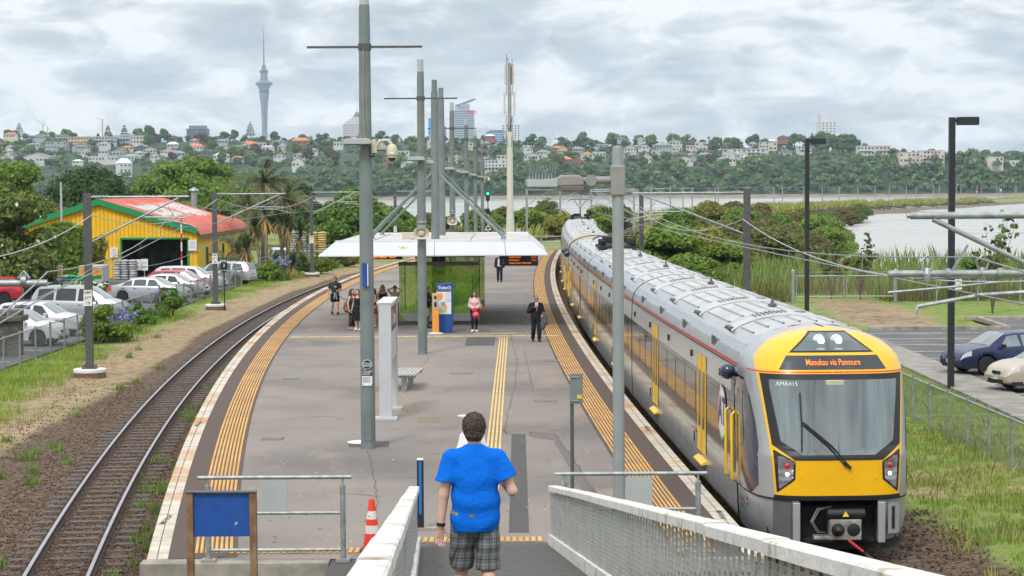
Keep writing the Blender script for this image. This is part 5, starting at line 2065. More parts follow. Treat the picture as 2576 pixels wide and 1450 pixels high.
for path,ys,nm in((TR,YR,'over the train'),(TL,YLL,'over the left track')):
	zc=4.5
	zz0=4.34 if path is TR else 4.2
	wire('contact_wire',f'straight lower contact wire strung {nm}',[p if i>1 else Vector((p.x,p.y,zz0))for i,p in enumerate(over(path,ys,zc,.2))],.011,M_WIREO,.02)
	cat=wire('catenary_wire',f'sagging upper catenary wire strung {nm}',[p if i>1 else Vector((p.x,p.y,4.84 if path is TR else 4.55))for i,p in enumerate(over(path,ys,5.4,.2))],.012,M_WIREO,.5)
	q=MB()
	k=0
	for a,b_ in zip(ys,ys[1:]):
		for f in(.12,.31,.5,.69,.88):
			y=a+(b_-a)*f
			p=path.off(path.sY(y),0,0)
			i=min(range(len(cat)),key=lambda j:abs(cat[j].y-p.y))
			q.bar(cat[i],(cat[i].x,cat[i].y,min(cat[i].z-.02,zc if y>ys[2]else zz0+(zc-zz0)*max(0,(y-ys[1])/(ys[2]-ys[1])))),.012,.012)
	o=q.build('dropper_wires',M_WIREO)
	tag(o,f'thin vertical dropper wires hanging {nm}','wire',None,'stuff')
wire('feeder_wire','pale feeder wire running from mast to mast over the car park side',[(-11.5,-9,4.8),(-11.4,31.3,4.8),(-14.7,71,4.95),(-16.1,111,5.3),(-14.85,152,5.3),(-10.75,190,5.3)],.016,M_WIREW,.75)
wire('feeder_wire','pale feeder wire sagging right of the train toward the right edge',[(9.6,-12,4.6),(9.3,27.2,4.7),(8.9,78,4.55),(7.4,118,4.55),(8.3,160,4.55),(11,205,4.8)],.016,M_WIREW,.8)
wire('earth_wire','thin earth wire from the left bracket crossing before the yellow shed',[(-11.4,-9,3.4),(-11.3,31.3,3.35),(-14.7,71,3.1),(-16.1,111,3.1)],.012,M_WIREO,.5)
for k_c,p in enumerate((TR.off(TR.sY(27.2),.3,4.62),TR.off(TR.sY(27.2),-.45,4.62))):
	q=MB()
	q.tube([p+Vector((-.05,0,.05)),p+Vector((-.09,0,.17)),p+Vector((0,0,.24)),p+Vector((.09,0,.17)),p+Vector((.05,0,.05))],.016,6)
	q.lathe([(.05,-.1),(.06,0),(.03,.08)],tuple(p),10)
	o=q.build('wire_clamp',M_GALV)
	tag(o,('right' if k_c==0 else 'left')+' galvanised wire clamp on the bracket tube at the right edge','clamp')
t=thing('railway_signal','railway signal with a green light above and a red light below','signal',tuple(P(1228,620,195)*1.0))
t.location.z=-.7
m=MB()
m.cyl((0,0,0),(0,0,6.2),.07,n=10)
m.build('post',M_GALV,t)
for z,em,nm in((5.75,emit('signal_green',(.02,.85,.55),3.5),'green_lamp'),(4.1,emit('signal_red',(1,.02,.03),3.5),'red_lamp')):
	up=nm=='green_lamp'
	m=MB()
	m.box((0,-.12,z),(.38,.22,.62))
	for s in(-1,1):
		m.lathe([(.19,-.11),(.19,.11)],(0,-.12,z+s*.31),16,M=Matrix.Rotation(PI/2,3,'X'))
	m.build('signal_head',M_BLACK,t)
	for s in(1,-1):
		lit=(s==1)==up
		m=MB()
		m.lathe([(.12,0),(.10,.02)],(0,-.24,z+s*.25),14,M=Matrix.Rotation(PI/2,3,'X'))
		m.build(nm if lit else 'dark_lamp',em if lit else M_GLASSD,t)
m=MB()
m.poly([(-.32,-.12,2.5),(.32,-.12,2.5),(0,-.12,3.05)])
m.build('triangle_plate',M_PLATE,t)
m=MB()
m.poly([(-.2,-.125,2.57),(.2,-.125,2.57),(0,-.125,2.92)])
m.build('triangle_face',M_BLACK,t)
t=thing('car_stop_sign','small black car stop sign on a thin post in the verge','sign',tuple(G(565,782,-.72)))
m=MB()
m.cyl((0,0,0),(0,0,2.1),.03,n=8)
m.build('post',M_BLACK,t)
m=MB()
m.box((0,-.03,2.45),(.36,.02,.76))
m.build('panel',M_BLACK,t)
m=MB()
for s,sz,z in(('EMU',.2,2.68),('3',.24,2.44),('Car Stop',.10,2.18)):
	lettering(m,s,sz,(0,-.045,z),(1,0,0),(0,0,1),bold=.01)
m.build('lettering',M_SIGNW,t)
for k,(s,tg_)in enumerate(((TR.sY(905),'red'),(TR.sY(965),'white'))):
	p=TR.off(s,2.4)
	t=thing('lineside_signal',f'tiny distant lineside signal with {tg_} face on the causeway','signal',(p.x,p.y,-.7))
	m=MB()
	m.cyl((0,0,0),(0,0,4.6),.1,n=8)
	m.build('post',M_LTST,t)
	m=MB()
	m.box((0,-.1,4.2),(.55,.2,1.1))
	m.build('head',M_BLACK if k==0 else M_PLATE,t)
	if k==0:
		m=MB()
		m.box((0,-.22,3.85),(.45,.03,.5))
		m.build('red_lamp',MATS['signal_red'],t)
for k,(x,y,lab)in enumerate(((14.1,65.0,'tall square black lamp post beside the footpath at right'),(13.5,92.7,'shorter-looking black lamp post behind the train roof'))):
	t=thing('car_park_lamp',lab,'lamp post',(x,y,-.72),0,'square black lamp posts in the right car park')
	m=MB()
	m.box((0,0,4.35),(.19,.19,8.7))
	m.build('post',M_BLKP,t)
	m=MB()
	m.box((.50,0,8.58),(.68,.32,.26))
	m.box((.12,0,8.6),(.12,.1,.12))
	m.build('lamp_head',M_BLKP,t,bevel=.015)
def fence(pts,h,lab,spacing=2.0,post_r=.03,mesh=True,mc=None,rail=.05,pitch=.055,base=-.74,toprail=True,wire_r=.0022):
	t=thing('mesh_fence',lab,'fence',(pts[0][0],pts[0][1],0))
	L=wloc(t)
	pp=Path(pts)
	zf=lambda p:base
	n=int(pp.len/spacing)
	m_=mc or M_GALV
	for i in range(n+1):
		p=pp.off(min(pp.len,i*spacing),0,0)
		q=MB()
		q.cyl((p.x-L.x,p.y-L.y,base),(p.x-L.x,p.y-L.y,base+h+.06),post_r,n=8)
		q.cyl((p.x-L.x,p.y-L.y,base+h+.06),(p.x-L.x,p.y-L.y,base+h+.08),post_r*1.2,n=8)
		q.build('post',m_,t)
	if toprail:
		q=MB()
		q.tube([pp.off(min(pp.len,i*spacing),-.0,base+h)for i in range(n+1)],rail/2,8)
		q.build('top_rail',m_,t,world=True)
	if mesh:
		q=MB()
		w_=wire_r
		for s in np.arange(0,pp.len,pitch):
			p=pp.off(s,.03,0)
			q.add([(p.x,p.y-w_,base+.08),(p.x,p.y+w_,base+.08),(p.x,p.y+w_,base+h-.02),(p.x,p.y-w_,base+h-.02)],[(0,1,2,3)])
			q.add([(p.x-w_,p.y,base+.08),(p.x+w_,p.y,base+.08),(p.x+w_,p.y,base+h-.02),(p.x-w_,p.y,base+h-.02)],[(0,1,2,3)])
		for z in np.arange(.1,h,.15):
			q.tube([pp.off(min(pp.len,i*spacing),.03,base+z)for i in range(n+1)],w_,3)
		q.build('wire_mesh',mat('mesh_wire',(.24,.25,.25),.5,metal=.4,var=.1)if mc is None else mc,t,world=True)['kind']='stuff'
	return t
fence([(11.6,28),(11.5,40),(11.35,47),(11.1,56),(10.9,70)],1.22,'galvanised mesh fence along the grass right of the train',2.0,.035,rail=.06,pitch=.05)
fence([(-17.9,60),(-18.4,74),(-18.55,95),(-18.6,128),(-18.3,146)],1.25,'long grey mesh fence between the left car park and the track verge',2.6,.04,rail=.055,pitch=.065,wire_r=.0024)
fence([(-18.2,146.5),(-16.8,175),(-14,200),(-9,230)],1.6,'mesh fence running on behind the blue flowers past the shed',2.6,.04,rail=.055,pitch=.07)
fence([(21.5,113.4),(25.5,111.5),(32,108.5),(45,104)],1.5,'grey mesh fence in front of tall reeds at the far side of the car park',2.3,.045,rail=.07,pitch=.07)
fence([(15.4,113.6),(13.5,121),(11.5,140),(11,165)],1.3,'low green mesh fence behind the train',2.4,.035,mc=mat('fence_green',(.09,.17,.10),.5,var=.1),pitch=.08)
for k,x in enumerate((15.95,18.75)):
	t=thing('field_gate',['left','right'][k]+' leaf of the grey tube gate to the reeds','gate',(x,113.5,-.72),0,'two gate leaves by the reeds')
	m=MB()
	for a,b_ in(((0,.35),(2.65,.35)),((2.65,.35),(2.65,1.5)),((2.65,1.5),(0,1.5)),((0,1.5),(0,.35))):
		m.cyl((a[0],0,a[1]),(b_[0],0,b_[1]),.035,n=8)
	m.build('frame',M_GALV,t)
	m=MB()
	for x2 in np.arange(.1,2.6,.1):
		m.bar((x2,.01,.35),(x2,.01,1.5),.005,.005)
	for z in np.arange(.4,1.95,.15):
		m.bar((0,.01,z),(2.65,.01,z),.005,.005)
	m.bar((0,0,1.72),(2.65,0,1.72),.012,.02)
	m.build('wire_infill',M_GALV,t)['kind']='stuff'
for x,lab in((15.75,'stout round gate post left of the tube gate'),(21.5,'stout round gate post right of the tube gate')):
	t=thing('gate_post',lab,'post',(x,113.5,-.72))
	m=MB()
	m.lathe([(.11,0),(.11,1.8),(.05,1.88),(.01,1.9)],n=12)
	m.build('post',M_GALV,t,smooth=True,auto=.6)
t=thing('prohibition_sign','small white sign with a red ring on the reed fence','sign',(24.6,111.8,.2))
m=MB()
m.box((0,-.06,.2),(.45,.02,.65))
m.build('panel',M_SIGNW,t)
m=MB()
an=np.linspace(0,2*PI,24)
m.grid([[(math.cos(a_)*r_,-.075,.24+math.sin(a_)*r_)for a_ in an]for r_ in(.12,.16)])
m.build('red_ring',M_REDL,t)
t=thing('platform_end_railing','pale tube railing across the far end of the platform','railing',(-2.5,191,0))
m=MB()
for z in(.2,.75,1.25):
	m.cyl((0,0,z),(8.0,0,z),.04,n=8)
for x in(0,2.6,5.3,8.0):
	m.cyl((x,0,-.1),(x,0,1.3),.045,n=8)
m.build('rails',M_GALV,t)
KINDS={'sedan':dict(L=4.75,w=.89,tx=[-2.375,-2.36,-2.2,-1.72,-1.0,-.55,.25,.62,1.28,1.7,2.1,2.3,2.375],tz=[.55,.86,.97,1.04,1.37,1.45,1.45,1.40,1.0,.95,.83,.70,.5],ws=(.58,1.26),rg=(-1.68,-1.02),side=[(-1.45,-.82),(-.74,.02),(.10,.92)],wh=(-1.38,1.40),gh=(-1.72,1.28)),'hatch':dict(L=4.25,w=.87,tx=[-2.125,-2.11,-2.0,-1.75,-1.45,-.6,.2,.55,1.2,1.55,1.9,2.06,2.125],tz=[.55,.90,1.05,1.32,1.46,1.52,1.51,1.46,1.03,.98,.86,.72,.5],ws=(.5,1.18),rg=(-2.02,-1.6),side=[(-1.55,-.95),(-.85,-.05),(.05,.86)],wh=(-1.25,1.28),gh=(-2.0,1.2)),'van':dict(L=4.85,w=.91,tx=[-2.425,-2.41,-2.33,-2.15,-1.9,-1.0,.3,.75,1.55,1.85,2.2,2.36,2.425],tz=[.55,.95,1.2,1.58,1.72,1.77,1.74,1.66,1.10,1.03,.88,.72,.5],ws=(.72,1.52),rg=(-2.36,-2.12),side=[(-2.0,-1.12),(-1.02,.02),(.12,1.1)],wh=(-1.35,1.52),gh=(-2.35,1.55)),'wagon':dict(L=4.75,w=.89,tx=[-2.375,-2.36,-2.28,-2.1,-1.8,-.9,.2,.6,1.3,1.7,2.1,2.3,2.375],tz=[.55,.95,1.15,1.45,1.56,1.6,1.57,1.51,1.05,.98,.86,.72,.5],ws=(.56,1.28),rg=(-2.3,-1.95),side=[(-1.9,-1.1),(-1.0,-.08),(.02,.92)],wh=(-1.42,1.38),gh=(-2.3,1.3)),}
def make_car(kind,paint,label,loc,rz,plate='',z=-.70,tint=None,big=False,rails=False,tailred=False,group=None):
	K=KINDS[kind]
	L,w0=K['L'],K['w']
	t=thing('parked_car',label,'car',(loc[0],loc[1],z),rz,group)
	tx,tz=K['tx'],K['tz']
	top=lambda x:float(np.interp(x,tx,tz))
	wr_=lambda x:w0*(1-.20*(abs(x)/(L/2))**4-.04*(abs(x)/(L/2))**2)
	g0,g1=K['gh']
	def belt(x):
		b_=.93-.028*x
		return min(b_,top(x)-.015)
	R_=.37
	def zb(x):
		z_=.20+.12*(abs(x)/(L/2))**6
		for xw in K['wh']:
			if abs(x-xw)<R_:
				z_=max(z_,.31+math.sqrt(R_*R_-(x-xw)**2))
		return z_
	def sec(x):
		w_,b_,tp,z0=wr_(x),belt(x),top(x),zb(x)
		h=max(0,tp-b_)
		gw=w_*.955-min(.24,h*.46)
		return[(w_*.86,z0),(w_*.985,z0+.05),(w_*1.0,max(.56,z0+.07)),(w_*.985,max(b_-.06,z0+.08)),(w_*.955,max(b_,z0+.09)),(gw,max(tp-.045*min(1,h*4),z0+.1)),(gw*.72,tp),(0,tp+.015)]
	xs=sorted(set([round(v,3)for v in np.linspace(-L/2,L/2,46)]+[round(xw+d,3)for xw in K['wh']for d in(-.369,-.35,-.3,-.2,-.1,0,.1,.2,.3,.35,.369)]))
	m=MB()
	rows=[[(x,-y,zz_)for y,zz_ in sec(x)]+[(x,y,zz_)for y,zz_ in sec(x)[::-1][1:]]for x in xs]
	m.grid(rows)
	m.poly(rows[0])
	m.poly(rows[-1])
	m.build('body',paint,t,smooth=True,auto=.75)
	m=MB()
	m.box((0,0,.48),(L-.5,2*w0-.42,.5))
	m.box((0,0,.3),(L-.3,2*w0-.2,.12))
	m.build('underbody',M_BLACK,t)
	gl_=tint or M_GLASSD
	def sidept(x,q,sgn,off=.008):
		s=sec(x)
		(y0,z0),(y1,z1)=s[4],s[5]
		return(x,sgn*(y0+(y1-y0)*q+off),z0+(z1-z0)*q)
	for a,b_ in K['side']:
		for sgn in(-1,1):
			m=MB()
			lo=np.linspace(a,b_,5)
			first,last=(a,b_)==K['side'][0],(a,b_)==K['side'][-1]
			up=np.linspace(a+(.22 if first and kind!='van' else .06),b_-(.36 if last else .0),5)
			m.grid([[sidept(x,.10,sgn)for x in lo],[sidept(x,.88,sgn)for x in up]])
			m.build('side_window',gl_,t)
	for nm,(a,b_)in(('windscreen',K['ws']),('rear_window',K['rg'])):
		m=MB()
		rows=[]
		for x in np.linspace(a,b_,6):
			s=sec(x)
			gw,tp=s[5][0]*.93,top(x)
			rows.append([(x+(.006 if nm=='windscreen' else-.006),y,tp+.018-.03*(y/gw)**4)for y in np.linspace(-gw,gw,9)])
		m.grid(rows)
		m.build(nm,M_WINDS if nm=='windscreen' else gl_,t,smooth=True)
	for xw in K['wh']:
		for sgn in(-1,1):
			m=MB()
			y=sgn*(w0-.12)
			Mx=Matrix.Rotation(PI/2,3,'X')
			m.lathe([(.22,-.1),(.30,-.1),(.325,-.07),(.325,.07),(.30,.1),(.22,.1)],(xw,y,.325),24,M=Mx)
			wo=m.build('wheel',M_TYRE,t,smooth=True,auto=.6)
			m=MB()
			n_sp=6 if big else 7
			m.lathe([(.235,-.07),(.24,.0),(.235,.07),(.215,.07),(.21,0),(.215,-.07)],(xw,y,.325),24,M=Mx)
			for k in range(n_sp):
				a_=2*PI*k/n_sp
				dx,dz=math.cos(a_),math.sin(a_)
				yy=y+sgn*.085
				m.bar((xw+dx*.04,yy,.325+dz*.04),(xw+dx*.225,yy,.325+dz*.225),.075 if big else .055,.02,up=(0,1,0))
			m.lathe([(.06,-.09),(.06,.095)],(xw,y,.325),10,M=Mx)
			m.build('rim',M_CHROME,wo,smooth=True,auto=.6)
	fx=L/2
	def corner(x0,x1,q0,q1,sgn):
		rows=[]
		for x in np.linspace(x0,x1,5):
			s=sec(x)
			pts=[Vector((x,s[k][0],s[k][1]))for k in(2,3,4)]
			pt=lambda q:pts[0].lerp(pts[1],q*2)if q<.5 else pts[1].lerp(pts[2],q*2-1)
			rows.append([(pt(q).x+(.012 if x>0 else-.012),sgn*(pt(q).y+.01),pt(q).z)for q in(q0,(q0+q1)/2,q1)])
		return rows
	for sgn in(-1,1):
		m=MB()
		m.grid(corner(fx-.42,fx-.015,.25,.95,sgn))
		m.build('headlight',M_CLEARL,t,smooth=True)
		m=MB()
		if tailred:
			m.grid([[sidept(x,q,sgn,.014)for x in np.linspace(K['gh'][0]+.02,K['gh'][0]+.22,3)]for q in(-.1,.5,.95)])
		else:
			m.grid(corner(-fx+.012,-fx+.3,.2,.95,sgn))
		m.build('tail_light',M_REDL,t,smooth=True)
		m=MB()
		xm=K['ws'][1]-.42
		s=sidept(xm,.1,sgn)
		m.box((s[0],s[1]+sgn*.12,s[2]+.06),(.12,.2,.13))
		m.build('wing_mirror',paint if not big else M_BLACK,t,bevel=.02)
	m=MB()
	wf=wr_(fx)
	m.box((fx+.004,0,.34),(.03,wf*1.3,.14))
	m.box((fx-.02,0,.62),(.06,wf*.62,.09))
	m.box((-fx-.0,0,.30),(.03,wf*1.4,.1))
	for a,b_ in K['side']:
		for sgn in(-1,1):
			x=a-.03
			s_=sec(x)
			m.bar((x,sgn*(s_[4][0]+.003),s_[4][1]),(x+.02,sgn*(s_[2][0]+.003),.5),.008,.008)
			m.box((a+.12,sgn*(sec(a+.12)[3][0]+.012),belt(a)-.12),(.16,.02,.03))
	m.build('trim',M_BLACK,t)
	for x,sg in((fx+.025,1),(-fx-.02,-1)):
		m=MB()
		m.box((x,0,.47 if sg>0 else .78),(.012,.36,.13))
		po=m.build('number_plate',M_PLATE,t)
		if plate:
			m=MB()
			lettering(m,plate,.11,(x+sg*.008,0,.47 if sg>0 else .78),(0,sg,0),(0,0,1),bold=.01)
			m.build('plate_text',M_BLACK,po)
	if rails:
		m=MB()
		for x in(-.75,.45):
			m.bar((x,-.66,1.87),(x,.66,1.87),.05,.035)
			for y in(-.58,.58):
				m.box((x,y,1.79),(.08,.07,.16))
		m.build('roof_bars',M_BLACK,t)
	return t
M_WINDS=mat('car_windscreen',(.16,.21,.22),.06,var=.25,scale=1.2,spec=.9,coat=.5)
M_TINTG=mat('greenish_glass',(.05,.065,.065),.06,var=.2,spec=.9,coat=.4)
def paint(n,c,metal=.3):
	return mat('paint_'+n,c,.3,metal=metal,var=.02,scale=1,coat=.35)
P_WHITE,P_SILV,P_SILV2=paint('white',(.56,.57,.585),.05),paint('silver',(.38,.40,.42),.4),paint('grey_silver',(.36,.385,.40),.45)
P_RED,P_NAVY,P_CHAMP,P_DARK=paint('red',(.42,.012,.025),.1),paint('navy',(.010,.018,.075),.1),paint('champagne',(.52,.45,.37),.4),paint('charcoal',(.035,.04,.05))
CG='cars parked in the left car park'
make_car('hatch',P_WHITE,'white hatchback nearest the stone pillar behind the mesh fence',(-21.0,85.6),-.16,'GPT71',group=CG)
make_car('hatch',P_WHITE,'second white hatchback, parked just behind the one at the stone pillar',(-21.4,91.2),-.16,'FXR31',group=CG)
make_car('van',P_SILV,'silver people carrier with black roof bars beside the nearest mast',(-21.75,102),-.10,'DKC48',rails=True,group=CG)
make_car('sedan',P_SILV,'silver saloon with boot spoiler parked before the shed door',(-21.1,118),-.14,'BTA90',tint=M_TINTG,group=CG)
make_car('sedan',P_SILV2,'darker silver saloon partly hidden behind the bright silver saloon',(-20.8,123),-.14,'ERF22',group=CG)
make_car('hatch',P_RED,'red hatchback parked between silver cars by the fence',(-20.9,127.2),-.14,'CWH63',group=CG)
make_car('wagon',P_WHITE,'white estate car just behind the red hatchback',(-20.9,131.3),-.14,'DMM17',group=CG)
make_car('wagon',P_SILV,'silver estate car with tall red tail lamps under the yuccas',(-20.0,139.5),PI-.25,'EQZ54',tint=M_TINTG,tailred=True,group=CG)
make_car('wagon',P_RED,'red sport utility car cut off by the left edge',(-30.7,117),PI+.12,'JGT20',group=CG)
make_car('wagon',P_DARK,'charcoal sport utility car behind the red one at the left edge',(-31.5,122.5),PI+.12,'HLK88',group=CG)
make_car('van',P_WHITE,'white van half hidden behind the palm trunks',(-19.2,167),PI*.55,'AXD41')
make_car('sedan',P_NAVY,'navy blue saloon with big chrome wheels by the black lamp post',(17.35,70.4),PI+.30,'DKJ27',tint=M_WINDS,big=True)
make_car('sedan',P_CHAMP,'champagne saloon at the right edge in front of the navy one',(17.5,64.4),PI+.30,'BCT75',tint=M_WINDS)
M_YWALL=mat('yellow_boards',(.86,.50,.010),.7,var=.07,scale=1.2,dirt=(.74,.40,.02),dscale=.9,dlo=.52,dhi=.8)
M_YSIDE=mat('faded_yellow_boards',(.82,.52,.03),.75,var=.3,scale=1.0,stretch=(.05,2.2,.03),det=2,col2=(.76,.46,.14),lo=.5,hi=.6)
M_GREENT=mat('green_trim',(.012,.24,.075),.5,var=.08)
M_RROOF=mat('red_roof',(.50,.125,.09),.55,var=.09,scale=.8,det=8,dirt=(.58,.19,.13),dscale=.4,dlo=.5,dhi=.8)
M_FADED=mat('faded_white_paint',(.66,.60,.57),.7,var=.08,scale=2,dirt=(.55,.2,.15),dscale=1.3,dlo=.62,dhi=.72)
t=thing('yellow_shed','yellow boarded shed with red roof, green trim and open doorway','shed',(-30.7,151,-.72))
XE,ZA,ZE,LB=7.3,5.75,3.5,27.0
door=(1.6,6.6,2.95)
w=MB()
def gz(x):
	return ZA-(ZA-ZE)*abs(x)/XE
for a,b_ in((-XE,0),(0,door[0]),(door[1],XE)):
	w.prism([(a,0,0),(b_,0,0),(b_,0,gz(b_)),(a,0,gz(a))],(0,.12,0))
w.prism([(door[0],0,door[2]),(door[1],0,door[2]),(door[1],0,gz(door[1])),(door[0],0,gz(door[0]))],(0,.12,0))
w.build('front_wall',M_YWALL,t)
w=MB()
for x in np.arange(-XE+.15,XE,.3):
	z0=door[2]+.12 if door[0]-.1<x<door[1]+.1 else .0
	w.box((x,-.012,(z0+gz(x)-.25)/2),(.045,.024,gz(x)-.25-z0))
w.build('board_batten',mat('yellow_batten',(.56,.31,.008),.8,var=.1),t)['kind']='stuff'  # darker yellow seams; the tone also stands in for faint batten shading
w=MB()
w.box((XE-.06,LB/2+.07,ZE/2),(.12,LB-.14,ZE))
w.build('side_wall',M_YSIDE,t)
w=MB()
w.box((-XE+.06,LB/2+.07,ZE/2),(.12,LB-.14,ZE))
w.build('side_wall',M_YSIDE,t)
w=MB()
w.prism([(-XE,LB,0),(XE,LB,0),(XE,LB,ZE),(0,LB,ZA),(-XE,LB,ZE)],(0,.1,0))
w.build('rear_wall',M_YSIDE,t)
r=MB()
for sg in(-1,1):
	prof=[(0,ZA+.14),(sg*5.6,gz(5.6)+.14)]+[(sg*(5.6+2.0*math.sin(q)),gz(5.6)+.14-1.25*(1-math.cos(q)))for q in np.linspace(.25,1.35,7)]
	r.grid([[(x,y,z)for x,z in prof]for y in np.linspace(-.3,LB+.3,28)])
	for y in np.arange(-.2,LB,.42):
		r.grid([[(x,y+d,z+e)for x,z in prof]for d,e in((-.05,0),(0,.035),(.05,0))])
roof=r.build('roof',M_RROOF,t,smooth=True,auto=.5)
r=MB()
zq=lambda x:gz(x)+.14+.045
rw=random.Random(4)
for x0,x1 in((1.2,5.2),):
	for y0,y1 in((2.5,12.2),(14.5,24.5)):
		y=y0
		while y<y1:
			a,b_=x0+rw.uniform(0,.9),x1-rw.uniform(0,1.1)
			cut=rw.random()
			segs=[(a,b_)]if cut<.4 else[(a,a+(b_-a)*.42),(a+(b_-a)*.55,b_)]
			for p,q_ in segs:
				r.add([(p,y,zq(p)),(q_,y,zq(q_)),(q_,y+.34,zq(q_)),(p,y+.34,zq(p))],[(0,1,2,3)])
			y+=.42
r.build('faded_roof_lettering',M_FADED,roof)['kind']='stuff'
r=MB()
for sg in(-1,1):
	r.prism([(0,-.32,ZA+.18),(sg*5.6,-.32,gz(5.6)+.18),(sg*7.35,-.32,gz(5.6)-.35),(sg*7.35,-.32,gz(5.6)-.75),(sg*5.6,-.32,gz(5.6)-.28),(0,-.32,ZA-.28)],(0,.06,0))
r.build('barge_board',M_GREENT,t)
r=MB()
r.box((7.56,LB/2,2.98),(.14,LB+.6,.14))
r.build('gutter',M_DKGREY,t)
r=MB()
for a,b_ in(((door[0],0),(door[0],door[2])),((door[1],0),(door[1],door[2])),((door[0],door[2]),(door[1],door[2]))):
	r.bar((a[0],-.06,a[1]),(b_[0],-.06,b_[1]),.14,.12,up=(0,1,0))
r.build('door_frame',M_GREENT,t)
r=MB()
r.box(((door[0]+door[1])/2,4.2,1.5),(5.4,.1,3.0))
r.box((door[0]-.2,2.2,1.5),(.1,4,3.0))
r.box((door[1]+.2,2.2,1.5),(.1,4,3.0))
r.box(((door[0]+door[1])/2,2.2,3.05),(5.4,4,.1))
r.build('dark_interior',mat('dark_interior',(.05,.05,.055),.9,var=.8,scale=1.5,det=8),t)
for y,zc in((4.5,1.55),(9.5,1.6),(13.2,1.6),(18.5,1.6)):
	r=MB()
	r.box((XE+.02,y,zc),(.06,1.0,1.3))
	wf_=r.build('window',M_GREENT,t)
	r=MB()
	r.box((XE+.055,y,zc-.03),(.02,.84,1.1))
	r.build('pane',M_TINTG,wf_)
r=MB()
r.prism([(-2.6+.75*math.cos(q),-.02,2.75+.62*math.sin(q))for q in np.linspace(0,PI,9)],(0,-1.0,0))
r.build('round_awning',M_RROOF,t,smooth=True,auto=.6)
r=MB()
r.box((-2.55,-.03,1.05),(.5,.05,2.1))
r.build('side_door',M_CREAM,t)
for x,y,z,w_,h_,lab in((-29.6,150.8,1.2,.55,.75,'white notice fixed left of the shed doorway'),(-23.75,150.8,1.7,.6,.8,'white notice fixed right of the shed doorway')):
	n=thing('notice',lab,'sign',(x,y,z))
	m=MB()
	m.box((0,0,0),(w_,.03,h_))
	m.build('panel',M_SIGNW,n)
	m=MB()
	for k in range(5):
		m.box((0,-.02,.25-.11*k),(w_*.7-.06*(k%3),.008,.035))
	m.build('print',M_INK,n)
for k,(x,y,w_,h_,tilt,lab)in enumerate(((-27.5,148.6,.55,.8,0,'white price board with red drawing in the doorway'),(-27.0,148.9,.5,.85,.2,'plain white price board right beside the doorway drawing'))):
	n=thing('price_board',lab,'sign',(x,y,.35),tilt)
	m=MB()
	m.box((0,0,0),(w_,.03,h_))
	m.bar((0,.03,-.3),(0,.03,-1.05),.05,.03)
	m.build('board',M_SIGNW,n)
	m=MB()
	m.box((0,-.02,-.15),(w_*.5,.006,.12))
	m.box((0,-.02,.15),(w_*.6,.006,.06))
	m.build('print',M_REDL if k==0 else M_INK,n)
def sacks(name,lab,c,nx_,ny_,nz_,d,m_,rz=0):
	t_=thing(name,lab,'sack pile',c,rz)
	q_=MB()
	for k in range(nz_):
		for i in range(nx_):
			for j in range(ny_):
				q_.ball(((i-(nx_-1)/2)*d[0]+random.uniform(-.03,.03),(j-(ny_-1)/2)*d[1]+random.uniform(-.03,.03),d[2]*(k+.5)),(d[0]*.53,d[1]*.53,d[2]*.62),8,5)
	q_.build('sacks',m_,t_,smooth=True)['kind']='stuff'
	return t_
M_SACKG=mat('grey_sack',(.42,.43,.44),.5,var=.15,scale=3,island=.25)
sacks('sack_stack','stack of grey sacks inside the left of the shed doorway',(-28.3,148.3,-.7),3,2,8,(.55,.4,.18),M_SACKG)
M_SACKY=mat('yellow_sack',(.60,.45,.16),.55,var=.15,scale=3,island=.2)
for x,y,z0,m_,lab in((-17.15,163,-.7,M_SACKG,'lower pallet of pale sacks by the third mast'),(-17.15,163,.95,M_SACKG,'upper pallet of pale sacks by the third mast'),(-15.6,163,-.7,M_SACKY,'lower pallet of yellow sacks by the third mast'),(-15.6,163,.95,M_SACKY,'upper pallet of yellow sacks by the third mast')):
	o=sacks('sack_pallet',lab,(x,y,z0),2,2,8,(.68,.6,.18),m_)
	m=MB()
	m.box((0,0,-.06),(1.35,1.2,.10))
	m.build('pallet',M_WOODG,o)
for x,y,m_,lab in((-31.0,129,M_SACKG,'low wall of grey compost sacks behind white flowers'),(-28.9,129,M_SACKG,'grey sacks stacked behind the people carrier roof'),(-27.5,129,mat('green_sack',(.02,.40,.14),.5,var=.2,island=.2),'bright green sacks stacked behind the people carrier')):
	sacks('sack_row',lab,(x,y,-.7),3,2,6,(.6,.45,.19),m_)
for u,v,Y,m_,lab in((49,693,128,M_SIGNW,'white board sign before the dark mesh gate'),(97,686,128,MATS['sign_yellow'],'yellow price sign with red frame by the hedge'),(147,682,128,MATS['sign_yellow'],'yellow price sign with white frame by the hedge')):
	p=P(u,v+10,Y)
	n=thing('price_sign',lab,'sign',p)
	m=MB()
	m.box((0,0,.25),(.56,.03,.74))
	m.bar((0,.02,-.1),(0,.02,-.72-p.z),.05,.03)
	m.build('frame',M_REDL if 'red' in lab else M_SIGNW,n)
	m=MB()
	m.box((0,-.02,.25),(.44,.01,.62))
	m.build('face',m_,n)
	m=MB()
	for k in range(4):
		m.box((-.03,-.028,.45-.1*k),(.3-.05*(k%2),.004,.03))
	m.build('print',M_INK,n)
t=thing('box_trailer','small box trailer with orange and green posters on its back','trailer',(-27.3,131.5,-.7))
m=MB()
m.box((0,.9,1.0),(1.55,2.2,1.3))
m.build('box_body',M_GREYP,t,bevel=.02)
